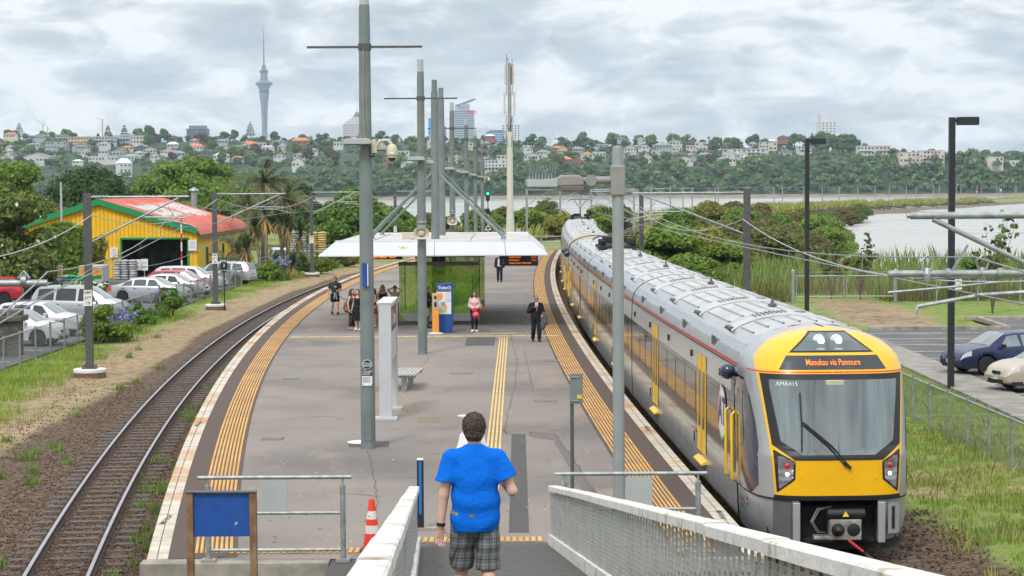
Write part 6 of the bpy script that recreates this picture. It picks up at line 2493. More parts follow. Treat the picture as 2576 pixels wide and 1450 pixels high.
for x in(-.37,.37):
	m=MB()
	m.box((x,-.21,1.17),(.66,.02,.70))
	po=m.build('poster',M_ORANGE,t)
	m=MB()
	m.prism([(x-.33,-.224,.82),(x+.33,-.224,.82),(x+.33,-.224,1.05),(x-.33,-.224,.98)],(0,-.004,0))
	m.build('green_band',M_GREENT,po)
	m=MB()
	for k in range(4):
		m.box((x,-.224,1.42-.08*k),(.4-.1*(k%2),.004,.03))
	m.build('print',MATS['handle_red'],po)
m=MB()
m.box((0,-.2,.48),(1.5,.06,.14))
for x in(-.62,.62):
	m.box((x,-.24,.5),(.14,.03,.1))
m.build('tail_bar',[M_PLATE],t)
for x in(-.8,.8):
	m=MB()
	m.lathe([(.3,-.1),(.3,.1)],(x,.9,.3),16,M=Matrix.Rotation(PI/2,3,'Y'))
	m.build('wheel',M_TYRE,t)
t=thing('height_pole','slim red and white striped pole beside the shed doorway','pole',tuple(G(458,722,-.7)))
for k in range(9):
	m=MB()
	m.cyl((0,0,k*.6),(0,0,(k+1)*.6),.05,n=8)
	m.build('band',M_REDL if k%2 else M_SIGNW,t)
t=thing('flag_pole','plain pale pole rising from the hedge before the shed gable','pole',(P(155,560,140).x,140,-.7))
m=MB()
m.cyl((0,0,0),(0,0,7.1),.09,.07,n=10)
m.build('pole',M_GREYP,t)
t=thing('flue_pipe','grey flue pipe with cowl behind the red roof','flue',(P(488,500,181).x,181,-.7))
m=MB()
m.lathe([(.27,0),(.27,6.4),(.48,6.45),(.4,6.6),(.05,6.75)],n=14)
m.build('pipe',M_GALV,t,smooth=True,auto=.6)
t=thing('grey_annexe','low building with a crumpled pale roof left of the shed','building',(-42,158,-.7))
m=MB()
m.box((0,6,1.8),(9,12,3.6))
m.build('wall',M_GREYP,t)
m=MB()
m.grid([[(-4.7+9.4*i/12,-.3+12.6*j/4,4.3+.18*math.sin(i*1.3)+.25*math.sin(i*.5+j)-.02*i)for i in range(13)]for j in range(5)])
m.build('roof',mat('pale_sheet',(.6,.6,.6),.6,var=.08,scale=.6),t,smooth=True)
t=thing('stone_pillar','square dark stone pillar with stepped cap behind the mesh fence','pillar',(-19.9,80.2,-.72))
M_BAS=mat('basalt',(.085,.08,.07),.9,var=.35,scale=5,bump=.6,bscale=9,dirt=(.17,.16,.12),dscale=2)
m=MB()
m.box((0,0,.7),(.85,.85,1.4))
m.build('shaft',M_BAS,t,bevel=.03)
m=MB()
m.box((0,0,1.5),(1.2,1.2,.22))
m.box((0,0,1.72),(.9,.9,.22))
m.build('cap',M_BAS,t,bevel=.03)
t=thing('basalt_wall','low dark stone wall running left from the stepped pillar','wall',(-26,79.6,-.72))
m=MB()
m.box((0,0,.55),(11.3,.5,1.1))
m.build('wall',M_BAS,t,bevel=.03)
def leafmat(name,col,isl=.35,rough=.6):
	new=name not in MATS
	m=mat(name,col,rough,var=.18,scale=.6,island=isl,spec=.25)
	if new:
		n,l=nodes_of(m)
		b=n['Principled BSDF']
		tr=n.new('ShaderNodeBsdfTranslucent')
		ms=n.new('ShaderNodeMixShader')
		ms.inputs['Fac'].default_value=.38
		src=b.inputs['Base Color'].links[0].from_socket
		l.new(src,tr.inputs['Color'])
		l.new(b.outputs['BSDF'],ms.inputs[1])
		l.new(tr.outputs['BSDF'],ms.inputs[2])
		l.new(ms.outputs['Shader'],n['Material Output'].inputs['Surface'])
	return m
L_POHU=leafmat('dark_foliage',(.060,.108,.034))
L_GRN=leafmat('green_foliage',(.125,.22,.038))
L_LIGHT=leafmat('light_foliage',(.175,.265,.040))
L_YEL=leafmat('yellow_foliage',(.27,.27,.045))
L_OLIVE=leafmat('olive_foliage',(.165,.175,.052))
L_MAGN=leafmat('glossy_foliage',(.14,.19,.038),.5,.4)
L_FAR=leafmat('far_foliage',(.105,.19,.058),.35)
L_FARL=leafmat('far_light_foliage',(.20,.30,.075),.3)
L_FARR=leafmat('far_reddish_foliage',(.12,.075,.05),.3)
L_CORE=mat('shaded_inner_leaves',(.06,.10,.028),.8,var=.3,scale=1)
L_BROWNL=leafmat('brown_leaves',(.17,.09,.04),.4)
M_BARK=mat('bark',(.13,.105,.08),.9,var=.3,scale=6,bump=.5,bscale=12)
M_FLOWW=mat('white_petals',(.75,.72,.66),.6,var=.08)
M_FLOWB=mat('blue_petals',(.24,.26,.52),.6,var=.2,island=.25)
M_GRASSB=leafmat('grass_blade',(.26,.36,.055),.4)
M_GRASSD=leafmat('dry_grass_blade',(.33,.25,.12),.35)
def unit(n,r):
	v=r.normal(size=(n,3))
	return v/np.linalg.norm(v,axis=1,keepdims=True)
def leaves(lobes,n,size,seed=0,up=.25,inner=.70,asp=.6,droop=0.0):
	"""leaf-sized quads spread through a set of ellipsoid lobes"""
	r=np.random.default_rng(seed)
	lo=np.array(lobes,float)
	wgt=(lo[:,3]*lo[:,4])**.9
	pick=r.choice(len(lo),n,p=wgt/wgt.sum())
	d=unit(n,r)
	d[:,2]=np.where(d[:,2]<-.35,-d[:,2]*r.random(n),d[:,2])
	rad=inner+(1.06-inner)*r.random(n)**.7
	c=lo[pick,:3]+d*lo[pick,3:]*rad[:,None]
	nr=d*.9+unit(n,r)*.75+np.array([0,0,up])
	nr/=np.linalg.norm(nr,axis=1,keepdims=True)
	t=np.cross(nr,unit(n,r))
	t/=np.maximum(np.linalg.norm(t,axis=1,keepdims=True),1e-6)
	t[:,2]-=droop
	b=np.cross(nr,t)
	s=size*(.6+.8*r.random(n))[:,None]
	v=np.stack([c-t*s,c+b*s*asp,c+t*s,c-b*s*asp],1)
	return v.reshape(-1,3),np.arange(4*n).reshape(-1,4)
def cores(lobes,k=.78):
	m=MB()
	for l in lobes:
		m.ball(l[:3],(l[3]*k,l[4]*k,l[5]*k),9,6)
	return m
def lobes_round(R_,H,n,seed,base=0.0,flat=.75,jit=.35,lr=(.32,.5)):
	"""lobes filling a dome-like crown of radius R_ and height H that starts at height base"""
	r=random.Random(seed)
	out=[]
	for k in range(n):
		a=r.uniform(0,2*PI)
		h=r.random()
		rr=R_*math.sqrt(max(.05,1-(h*1.02)**2.2))*r.uniform(.2,.70)
		s=R_*r.uniform(*lr)*(1-.25*h)
		out.append((rr*math.cos(a),rr*math.sin(a),base+H*(.16+.68*h),s,s,s*flat))
	return out
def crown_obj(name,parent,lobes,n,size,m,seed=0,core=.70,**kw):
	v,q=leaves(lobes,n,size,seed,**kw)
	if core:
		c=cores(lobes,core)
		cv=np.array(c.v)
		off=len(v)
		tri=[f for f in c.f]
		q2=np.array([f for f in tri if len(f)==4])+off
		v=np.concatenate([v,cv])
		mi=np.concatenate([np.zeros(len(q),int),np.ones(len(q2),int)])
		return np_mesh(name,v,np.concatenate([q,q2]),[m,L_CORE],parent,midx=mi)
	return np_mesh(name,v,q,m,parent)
def trunk_obj(parent,H,r0,lobes,seed=0,name='trunk',m=None,lean=0):
	r=random.Random(seed)
	q=MB()
	q.tube([(0,0,-.2),(r.uniform(-.1,.1)*H*.1,0,H*.35),(lean,r.uniform(-.1,.1),H*.75)],[r0,r0*.75,r0*.4],8)
	for l in lobes[:8]:
		q.tube([(lean*.3,0,H*r.uniform(.25,.5)),(l[0]*.5,l[1]*.5,(l[2]+H*.4)/2),(l[0]*.9,l[1]*.9,l[2])],[r0*.5,r0*.3,r0*.12],6)
	return q.build(name,m or M_BARK,parent,smooth=True)
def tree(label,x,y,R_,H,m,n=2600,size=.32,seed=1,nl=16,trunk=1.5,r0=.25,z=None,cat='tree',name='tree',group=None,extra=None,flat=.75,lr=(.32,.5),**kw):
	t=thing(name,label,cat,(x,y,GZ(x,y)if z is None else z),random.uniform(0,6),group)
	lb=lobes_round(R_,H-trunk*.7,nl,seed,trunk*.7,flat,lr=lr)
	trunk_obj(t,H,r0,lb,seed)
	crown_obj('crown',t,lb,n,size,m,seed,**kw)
	if extra:
		v,q=leaves(lb,extra[0],extra[1],seed+5,inner=.98)
		np_mesh(extra[3],v,q,extra[2],t)['kind']='stuff'
	return t
def at_px(u,Y):
	return P(u,480,Y).x
tree('glossy magnolia tree with white flowers at the left edge',at_px(42,124),124,3.5,6.9,L_MAGN,9000,.16,3,20,.5,.16,extra=(70,.16,M_FLOWW,'flowers'),name='magnolia_tree')
tree('low glossy magnolia spilling right below the bigger one',at_px(112,126),126,1.0,4.4,L_MAGN,2200,.2,4,12,.3,.12,extra=(22,.15,M_FLOWW,'flowers'),name='magnolia_tree')
tree('broad bright green wattle at the far left behind the magnolia',at_px(18,215),215,7.5,9.8,L_LIGHT,9000,.24,5,26,2,.3,flat=.6)
tree('dense dark pohutukawa above the shed gable',at_px(232,214),214,5.9,9.4,L_POHU,11000,.24,6,30,1.4,.4,name='pohutukawa_tree')
tree('large spreading light green tree above the red roof',at_px(482,262),262,11.6,11.2,L_LIGHT,17000,.25,7,46,3.2,.45,flat=.62,lr=(.2,.3))
tree('bushy mid green tree right of the flue pipe',at_px(525,205),205,3.8,6.8,L_GRN,6000,.22,8,14,1,.25)
tree('yellowish topped tree behind the shed roof end',at_px(590,222),222,4.6,7.9,L_LIGHT,6500,.22,9,16,1.2,.28)
tree('olive tree left of the dark pohutukawa',at_px(120,190),190,3.6,5.8,L_OLIVE,5000,.2,10,12,1,.22)
tree('grey green shrub tree by the pale annexe roof',at_px(80,185),185,3.0,6.4,L_GRN,4500,.2,11,12,1,.2)
tree('dark tree just left of the tall palm',at_px(640,236),236,4.6,7.2,L_GRN,6000,.23,12,14,1.2,.3)
tree('dark tree behind the yuccas',at_px(728,232),232,5.2,8.4,L_POHU,7000,.23,13,16,1.2,.3)
tree('low dark tree beside the third mast',at_px(768,225),225,3.4,6.0,L_POHU,5000,.22,14,12,1,.25)
tree('big round bright green tree behind the nearest pole',at_px(890,198),198,4.9,6.3,L_GRN,13000,.21,15,30,.7,.3,extra=(2600,.21,L_LIGHT,'young_leaves'))
tree('round green tree touching the right of the biggest round one',at_px(968,203),203,3.4,5.4,L_GRN,7000,.21,16,18,.6,.25,extra=(1300,.21,L_LIGHT,'young_leaves'))
tree('smaller round tree left of the biggest round one',at_px(835,205),205,3.3,5.3,L_GRN,6500,.21,17,12,.6,.25)
for i,(u,Y,R_,H)in enumerate(((1015,250,3,3.6),(1075,262,3.2,3.4),(1125,258,2.6,2.9),(1205,262,3.6,3.9),(1265,270,3.9,4.0),(1330,268,3.8,4.0),(1372,285,4.4,4.7),(1408,262,3.0,3.4),(1505,265,3.2,4.6),(1548,285,3.4,4.8))):
	tree(f'bush on the shore beyond the platform, {ordinal(i)}',at_px(u,Y),Y,R_,H,(L_LIGHT,L_OLIVE,L_YEL,L_LIGHT,L_OLIVE)[i%5],5000,.21,40+i,14,.2,.15,name='shore_bush',cat='bush',group='bushes on the shore beyond the platform')
for u,Y,w_,d_,h_,lab in((160,137,2.5,2.6,4.1,'tall clipped ivy hedge block between magnolia and shed'),(231,141,1.4,1.8,3.0,'lower clipped hedge right of the tall ivy block')):
	t=thing('ivy_hedge',lab,'hedge',(at_px(u,Y),Y,-.72))
	r=np.random.default_rng(int(u))
	n=int(w_*h_*620)
	f_=r.random(n)
	x=(r.random(n)-.5)*w_
	y=(r.random(n)-.5)*d_
	z=r.random(n)*h_
	s=f_<.5
	y=np.where(s,-d_/2,y)
	tp=(f_>=.5)&(f_<.72)
	z=np.where(tp,h_,z)
	rt=f_>=.72
	x=np.where(rt,np.sign(x)*w_/2,x)
	b_=.12*np.sin(x*3+z*2)+.1*r.normal(size=n)
	c0=np.stack([x+np.where(rt,b_,0)*np.sign(x),y-np.where(s,b_,0),z+np.where(tp,b_,0)],1)
	nr=unit(n,r)*.8+np.stack([np.where(rt,np.sign(x),0),np.where(s,-1,0),np.where(tp,1,.3)],1)
	nr/=np.linalg.norm(nr,axis=1,keepdims=True)
	tt=np.cross(nr,unit(n,r))
	tt/=np.linalg.norm(tt,axis=1,keepdims=True)
	bb=np.cross(nr,tt)
	sz=(.10+.08*r.random(n))[:,None]
	V_=np.stack([c0-tt*sz,c0+bb*sz*.7,c0+tt*sz,c0-bb*sz*.7],1).reshape(-1,3)
	np_mesh('foliage',V_,np.arange(4*n).reshape(-1,4),[L_LIGHT if u<200 else L_YEL],t)
	yel=(z>h_*.9)
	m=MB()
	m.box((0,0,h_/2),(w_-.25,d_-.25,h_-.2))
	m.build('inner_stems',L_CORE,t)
t=thing('mesh_gate','dark gate of diamond mesh between magnolia and ivy hedge','gate',(at_px(70,136),136,-.72))
m=MB()
for k in range(-6,14):
	for s in(-1,1):
		a,b_=(k*.35,0),(k*.35+s*2.0,2.0)
		a0,b0=max(0,min(a[0],b_[0])),min(3.4,max(a[0],b_[0]))
		if b0>a0:
			zf_=lambda x_:(x_-a[0])/(s*2.0)*2.0
			m.bar((a0,0,zf_(a0)),(b0,0,zf_(b0)),.03,.03)
m.build('mesh',M_GALV,t)['kind']='stuff'
m=MB()
m.box((1.7,.2,1.0),(3.5,.1,2.1))
m.build('dark_board',M_DKGREY,t)
def frond(mb,base,az,el,L,wd,droop,n=9,leaf=.55):
	pts=[]
	for k in range(n+1):
		f_=k/n
		e=el-droop*f_*f_
		pts.append((f_,e))
	p=Vector(base)
	d0=L/n
	spine=[p.copy()]
	for f_,e in pts[1:]:
		p=p+Vector((math.cos(az)*math.cos(e),math.sin(az)*math.cos(e),math.sin(e)))*d0
		spine.append(p.copy())
	side=Vector((-math.sin(az),math.cos(az),0))
	for k in range(1,n+1):
		a,b_=spine[k-1],spine[k]
		for s in(-1,1):
			for j in range(3):
				q=a.lerp(b_,j/3)
				ln=leaf*(math.sin(PI*min(.97,(k+j/3)/(n+1))**.8)+.12)*random.uniform(.8,1.1)
				tip=q+side*s*ln*.65+Vector((0,0,-ln*.75))+(b_-a)*1.0
				w_=(b_-a)*.16
				mb.add([q-w_,q+w_,tip],[(0,1,2)])
	mb.tube(spine,[.035*(1-k/(n+1.5))+.006 for k in range(n+1)],4)
L_PALM=mat('palm_leaf',(.085,.11,.03),.5,var=.2,scale=1,island=.35)
L_PALMD=mat('dry_palm_leaf',(.25,.18,.09),.7,var=.2,scale=1,island=.3)
M_PTRUNK=mat('palm_trunk',(.20,.17,.13),.85,var=.25,scale=5,stretch=(1,1,4),bump=.4)
def palm(label,x,y,H,L,nf,seed,lean=0):
	random.seed(seed)
	t=thing('palm_tree',label,'palm tree',(x,y,-.75))
	q=MB()
	q.tube([(0,0,-.2),(lean*.3,0,H*.4),(lean,0,H)],[.28,.2,.16],10)
	q.build('trunk',M_PTRUNK,t,smooth=True)
	q=MB()
	for k in range(nf):
		frond(q,(lean,0,H),2.4*k+random.uniform(-.2,.2),random.uniform(.25,1.25),L*random.uniform(.8,1.1),.1,random.uniform(1.2,2.0))
	q.build('fronds',L_PALM,t)
	q=MB()
	for k in range(5):
		frond(q,(lean,0,H-.1),1.3*k,random.uniform(-.5,.0),L*.7,.1,1.0)
	q.build('dead_fronds',L_PALMD,t)
	random.seed(seed+100)
	return t
palm('tallest palm rising above the shed roof and yuccas',at_px(662,172),172,7.2,3.6,17,31)
palm('arching palm right of the tallest one',at_px(712,176),176,5.6,3.4,15,32,.3)
palm('shorter palm left of the tallest one over the roof end',at_px(622,168),168,5.2,3.1,15,33)
palm('low palm tuft by the shed side windows',at_px(598,160),160,2.0,2.3,13,34)
palm('lowest palm tuft behind the estate car',at_px(560,156),156,.8,2.0,12,35)
L_YUC=mat('yucca_leaf',(.075,.125,.025),.5,var=.2,scale=1,island=.35)
L_YUCD=mat('dead_yucca_leaf',(.36,.24,.07),.7,var=.25,scale=1,island=.35)
def yucca(label,x,y,stems,seed):
	r=random.Random(seed)
	t=thing('yucca_tree',label,'yucca',(x,y,-.75))
	for dx,dy,H,s in stems:
		q=MB()
		q.tube([(dx*.3,dy*.3,-.2),(dx*.7,dy*.7,H*.5),(dx,dy,H)],[.17,.13,.12],8)
		q.build('trunk',M_PTRUNK,t,smooth=True)
		for nm,mm,n,e0,e1,zo in(('leaf_head',L_YUC,130,-.25,1.5,.15),('dead_leaf_skirt',L_YUCD,46,-1.5,-.7,-.15)):
			q=MB()
			for k in range(n):
				a,e=r.uniform(0,2*PI),r.uniform(e0,e1)
				L=s*r.uniform(.75,1.1)
				d=Vector((math.cos(a)*math.cos(e),math.sin(a)*math.cos(e),math.sin(e)))
				sd_=Vector((-math.sin(a),math.cos(a),0))*.045
				b0=Vector((dx,dy,H+zo+r.uniform(-.25,.25)))
				q.add([b0-sd_*.6,b0+sd_*.6,b0+d*L*.55+sd_,b0+d*L+Vector((0,0,-.05)),b0+d*L*.55-sd_],[(0,1,2,3,4)])
			q.build(nm,mm,t)
	return t
yucca('tallest yucca tree with dead golden leaves below its head',at_px(668,152),152,[(0,0,4.6,1.5),(-.9,.6,3.6,1.2)],51)
yucca('broad yucca tree right of the tallest one',at_px(722,155),155,[(0,0,3.7,1.6),(.9,.8,3.0,1.3),(-.7,.3,4.3,1.2)],52)
yucca('small yucca at the corner of the estate car',at_px(618,148),148,[(0,0,2.2,1.35)],53)
yucca('low yucca cluster by the mesh fence',at_px(690,149),149,[(0,0,.8,1.1),(1.2,.5,1.0,1.0)],54)
def clump(label,x,y,R_,H,flowers,seed,m=None):
	r=random.Random(seed)
	t=thing('agapanthus',label,'plant',(x,y,GZ(x,y)))
	q=MB()
	for k in range(int(170*R_)):
		a,e=r.uniform(0,2*PI),r.uniform(.5,1.4)
		rr=R_*math.sqrt(r.random())*.7
		b0=Vector((math.cos(a)*rr,math.sin(a)*rr,0))
		a2=a+r.uniform(-.6,.6)
		L=H*r.uniform(.7,1.1)
		s_=Vector((-math.sin(a2),math.cos(a2),0))*.025
		d=Vector((math.cos(a2)*math.cos(e),math.sin(a2)*math.cos(e),math.sin(e)))
		p1=b0+d*L*.6
		p2=b0+d*L*.85+Vector((math.cos(a2),math.sin(a2),-.4))*L*.22
		q.add([b0-s_,b0+s_,p1+s_,p2,p1-s_],[(0,1,2,3,4)])
	q.build('leaves',m or L_LIGHT,t)
	if flowers:
		q,q2=MB(),MB()
		for k in range(flowers):
			a,rr=r.uniform(0,2*PI),R_*math.sqrt(r.random())
			p=Vector((math.cos(a)*rr,math.sin(a)*rr,H*r.uniform(1.15,1.6)))
			q.bar((p.x*.6,p.y*.6,0),p,.012,.012)
			for j in range(16):
				d=Vector((r.gauss(0,1),r.gauss(0,1),r.gauss(0,1))).normalized()*.11
				s_=Vector((r.gauss(0,1),r.gauss(0,1),r.gauss(0,1))).normalized()*.045
				q2.add([p+d-s_,p+d*.2,p+d+s_,p+d*1.5],[(0,1,2,3)])
		q.build('flower_stalks',L_LIGHT,t)
		q2.build('flower_heads',M_FLOWB,t)
	return t
def gpt(u,v):
	return G(u,v,-.74)
for i,(u,v,R_,H,m_,lab)in enumerate(((262,862,1.15,1.75,L_LIGHT,'largest bright green shrub beside the nearest mast'),(240,855,.8,1.3,L_GRN,'darker shrub touching the left of the nearest mast'),(345,822,.75,1.15,L_GRN,'round dark shrub right of the largest bright shrub'),(435,796,1.05,1.55,L_GRN,'glossy dark green shrub halfway along the fence'),(412,790,.7,1.5,L_BROWNL,'brown tipped shrub leaning on the glossy dark one'),(672,708,1.2,1.55,L_LIGHT,'leafy pale shrub at the fence before the yuccas'),(752,690,1.2,1.6,L_GRN,'dark green shrub left of the third mast'),(808,690,1.1,1.45,L_LIGHT,'yellow green shrub right of the third mast'),(850,672,1.7,2.0,L_OLIVE,'grey green rounded shrub beyond the third mast'),(880,664,1.0,1.2,L_OLIVE,'small grey green shrub at the ballast edge'),(905,650,1.8,2.4,L_GRN,'tall dark shrub behind the nearest pole'))):
	p=gpt(u,v)
	tree(lab,p.x,p.y,R_,H,m_,int(1100*R_*R_+700),.085 if p.y<110 else .13,70+i,11,.1,.06,name='shrub',cat='shrub',group='shrubs along the left fence')
for i,(u,v,R_,H,fl_,lab)in enumerate(((300,858,.7,.75,7,'blue flowering agapanthus at the foot of the largest shrub'),(330,838,.55,.7,8,'blue flowering agapanthus between two round shrubs'),(372,815,.6,.65,0,'yellow green strap leaved clump without flowers'),(396,803,.8,.9,3,'dark strap leaved clump under the brown tipped shrub'),(706,706,.9,1.0,12,'agapanthus with many blue heads before the pale shrub'),(728,698,.8,1.0,9,'blue agapanthus left of the dark green shrub'),(780,678,1.0,1.2,14,'tall blue agapanthus behind the third mast'),(835,676,.8,1.1,9,'blue agapanthus against the grey green shrub'),(760,672,1.2,1.2,14,'blue agapanthus row against the mesh fence'))):
	p=gpt(u,v)
	clump(lab,p.x,p.y,R_,H,fl_,90+i,L_GRN if 'dark' in lab else L_LIGHT)
p=gpt(90,735)
t=thing('white_rose_bed','bed of white flowering roses behind a low kerb','flower bed',(-27.8,125,-.72))
lb=[(random.uniform(-2.6,2.6),random.uniform(-.5,.5),.45,.6,.5,.45)for _ in range(14)]
crown_obj('leaves',t,lb,1600,.12,L_GRN,2)
v_,q_=leaves(lb,900,.10,9,inner=.98)
np_mesh('blooms',v_,q_,M_FLOWW,t)['kind']='stuff'
m=MB()
m.box((0,-1.1,.12),(6.4,.2,.3))
m.build('kerb',M_CONC,t)
protos=[]
for i,(m_,nm)in enumerate(((L_LIGHT,'leafy green'),(L_OLIVE,'olive'),(L_YEL,'light green'),(leafmat('brownish_foliage',(.19,.155,.06)),'brownish'),(L_GRN,'dark'))):
	o=tree('x',0,-60-i*12,3.0,3.6,m_,7500,.145,120+i,17,.1,.12,z=0,name='bank_bush',cat='bush',group='bushes on the bank right of the railway')
	protos.append((o,nm))
scrub=[]
rb_=random.Random(5)
spots=[(1690,128,1.25,0),(1770,136,1.15,2),(1640,142,1.1,2),(1835,131,.95,0),(1735,122,.95,0),(1600,150,1.1,1),(1870,148,1.0,3)]
for _ in range(400):
	Y=rb_.uniform(150,400)
	u=rb_.uniform(1560,2100)
	x=at_px(u,Y)
	if len(spots)>74:
		break
	if x<np.interp(Y,TR.p[:,1],TR.p[:,0])+9 or(Y>330 and x>62)or x>20+(Y-150)*.19:
		continue
	spots.append((u,Y,rb_.uniform(.7,1.35)*(1+(Y-150)/700),rb_.choice([1,1,3,3,0,2,4])))
for u,Y,s,k in[(2140,470,1.3,1),(2165,500,1.4,4),(2120,440,1.4,3),(2085,420,1.3,1),(2050,350,1.1,3),(2010,330,1.2,3),(2000,300,1.0,1)]:
	spots.append((u,Y,s,k))
for u,Y,s,k in spots:
	x=at_px(u,Y)
	scrub.append((x/Y,dup(protos[k][0],(x,Y,GZ(x,Y)-.15),rb_.uniform(0,6),scale=(s,s,s*rb_.uniform(.75,1.0))),protos[k][1]))
for o,_ in protos:
	for c in all_under(o)[::-1]:
		bpy.data.objects.remove(c)
scrub.sort(key=lambda s:s[0])
cnt={}
for _,o,nm in scrub:
	i=cnt.get(nm,0)
	cnt[nm]=i+1
	o['label']=f'{nm} bush behind the train, {ordinal(i)} of the {nm} ones'
for x,y,H,lab in((at_px(2092,117.5),117.5,3.4,'thin young tree with browning leaves above the tube gate'),(at_px(2165,116.5),116.5,4.0,'taller young tree with big green leaves by the gate'),(at_px(2535,100),103,5.2,'sparse tree with rust coloured leaves at the right edge')):
	t=thing('young_tree',lab,'tree',(x,y,-.74))
	r=random.Random(int(x*10))
	q=MB()
	tips=[]
	for k in range(9):
		a=r.uniform(0,6.28)
		e=[(0,0,0),(math.cos(a)*.25,math.sin(a)*.25,H*.35),(math.cos(a)*r.uniform(.4,1.3),math.sin(a)*.8,H*r.uniform(.55,1.0))]
		q.tube(e,[.035,.022,.008],5)
		tips+=[Vector(e[1]).lerp(Vector(e[2]),f_)for f_ in(.3,.55,.8,1)]
	q.build('stems',M_BARK,t)
	for nm,mm,n in(('green_leaves',L_GRN,170),('brown_leaves',L_BROWNL,110 if 'taller' not in lab else 45)):
		lb=[(p.x,p.y,p.z,.32,.32,.28)for p in tips]
		v_,q_=leaves(lb,n,.15,int(x)+n,inner=.1)
		np_mesh(nm,v_,q_,mm,t)
tree('green shrub beside the sparse rusty tree',at_px(2450,118),118,1.6,2.6,L_GRN,1500,.16,141,10,.2,.08,name='shrub',cat='shrub')
def blades(name,n,fn,h,wd,m_,seed,lean=.35):
	r=np.random.default_rng(seed)
	x,y,z,sc=fn(n,r)
	n=len(x)
	a=r.random(n)*2*PI
	hh=h*(.5+r.random(n))*sc
	l_=lean*(r.random(n))*hh
	px_,py_=np.cos(a),np.sin(a)
	b=np.stack([x,y,z],1)
	sd_=np.stack([-py_,px_,np.zeros(n)],1)*wd
	mid=b+np.stack([px_*l_*.35,py_*l_*.35,hh*.6],1)
	tip=b+np.stack([px_*l_,py_*l_,hh],1)
	V_=np.stack([b-sd_,b+sd_,mid+sd_*.8,tip,],1).reshape(-1,3)
	o=np_mesh(name,V_,np.arange(4*n).reshape(-1,4),m_)
	o['kind']='stuff'
	return o
GZv=np.vectorize(GZ)
def f_left(n,r):
	y=50+105*r.random(n)**1.25
	q=np.interp(y,TL.p[:,1],TL.p[:,0])
	o=4.0+r.random(n)*4.6
	x=q-o
	k=(x>-18.4)&(fbm(x,y,2.2,33)+.12*(o-5)>.44)
	x,y=x[k],y[k]
	return x,y,GZv(x,y)-.01,np.ones(len(x))*(.7+.6*fbm(x,y,5,12))
def f_leftdry(n,r):
	y=40+115*r.random(n)**1.25
	o=3.2+r.random(n)*3.0
	x=np.interp(y,TL.p[:,1],TL.p[:,0])-o
	k=fbm(x,y,1.8,53)>.46
	x,y=x[k],y[k]
	return x,y,GZv(x,y)-.01,np.ones(len(x))
def f_right(n,r):
	y=30+70*r.random(n)**1.5
	q=np.interp(y,TR.p[:,1],TR.p[:,0])
	x=q+2.2+r.random(n)*7.2
	k=(x<14.0)&(fbm(x,y,1.6,43)>.34+.25*(x-q<2.9))
	x,y=x[k],y[k]
	return x,y,GZv(x,y)-.01,.45+1.3*fbm(x,y,2.6,17)**2
blades('grass_tufts',42000,f_left,.16,.012,M_GRASSB,1)
blades('dry_grass',16000,f_leftdry,.10,.010,M_GRASSD,2)
blades('lawn_grass',90000,f_right,.10,.010,M_GRASSB,3)
def f_weed(n,r):
	c=70
	cy_=31+60*r.random(c)**1.5
	co_=np.where(r.random(c)<.6,.8+.7*r.random(c),-(1.2+2.6*r.random(c)))
	i=r.integers(0,c,n)
	y=cy_[i]+r.normal(size=n)*.10
	x=np.interp(y,TL.p[:,1],TL.p[:,0])+co_[i]+r.normal(size=n)*.10
	return x,y,GZv(x,y)-.01,.6+r.random(n)
blades('trackside_weeds',2600,f_weed,.15,.012,leafmat('weed_leaf',(.17,.27,.05),.4),8,.6)
def f_mix(n,r):
	y=30+66*r.random(n)**1.5
	x=np.interp(y,TR.p[:,1],TR.p[:,0])+2.2+r.random(n)*9
	k=(x<14.0)&(fbm(x,y,1.3,143)>.56)
	x,y=x[k],y[k]
	return x,y,GZv(x,y)-.01,.5+1.2*r.random(len(x))
blades('weedy_grass',30000,f_mix,.17,.013,leafmat('weedy_grass_leaf',(.30,.30,.10),.5),9,.7)
def f_reed(n,r):
	x=12.5+r.random(n)*34
	y=114.5+r.random(n)**1.4*34
	k=(np.abs(x-18.5)>2.6)|(y>121)
	k&=x>np.interp(y,TR.p[:,1],TR.p[:,0])+4.5
	x,y=x[k],y[k]
	return x,y,GZv(x,y)-.02,.55+1.0*fbm(x,y,6,71)
blades('reeds',11000,f_reed,1.35,.018,leafmat('reed_leaf',(.22,.30,.085),.45),4,.3)
blades('dry_reeds',6000,f_reed,.9,.025,leafmat('dry_reed',(.30,.19,.075),.35),5,.5)
def f_cause(n,r):
	y=205+r.random(n)*700
	o=np.where(r.random(n)<.75,4.5+r.random(n)*5.0,-(8+r.random(n)*5))
	x=np.interp(y,TR.p[:,1],TR.p[:,0])+o*1.05
	return x,y,GZv(x,y)-.1,.6+1.2*fbm(x,y,14,91)
blades('causeway_grass',26000,f_cause,1.15,.13,leafmat('causeway_grass_leaf',(.34,.35,.09),.4),6,.7)
vs,fs=[],[]
for _ in range(2600):
	y=random.uniform(330,900)
	o=9.6+random.gauss(0,1.1)
	x=float(np.interp(y,TR.p[:,1],TR.p[:,0]))+o*1.06
	stone(x,y,max(GZ(x,y),Z_WAT)+.1,random.uniform(.3,.75))
o=np_mesh('causeway_rocks',vs,fs,mat('dark_rock',(.07,.062,.058),.9,var=.3,island=.5))
o['kind']='stuff'
WC={'w':(.56,.56,.545),'c':(.60,.55,.46),'g':(.36,.38,.40),'b':(.26,.13,.09),'y':(.60,.46,.26),'p':(.58,.50,.46),'d':(.12,.12,.13),'s':(.45,.48,.50)}
RC={'w':(.66,.67,.68),'g':(.26,.28,.30),'o':(.58,.20,.10),'r':(.32,.12,.09),'d':(.11,.11,.12),'n':(.24,.36,.31),'s':(.42,.44,.46)}
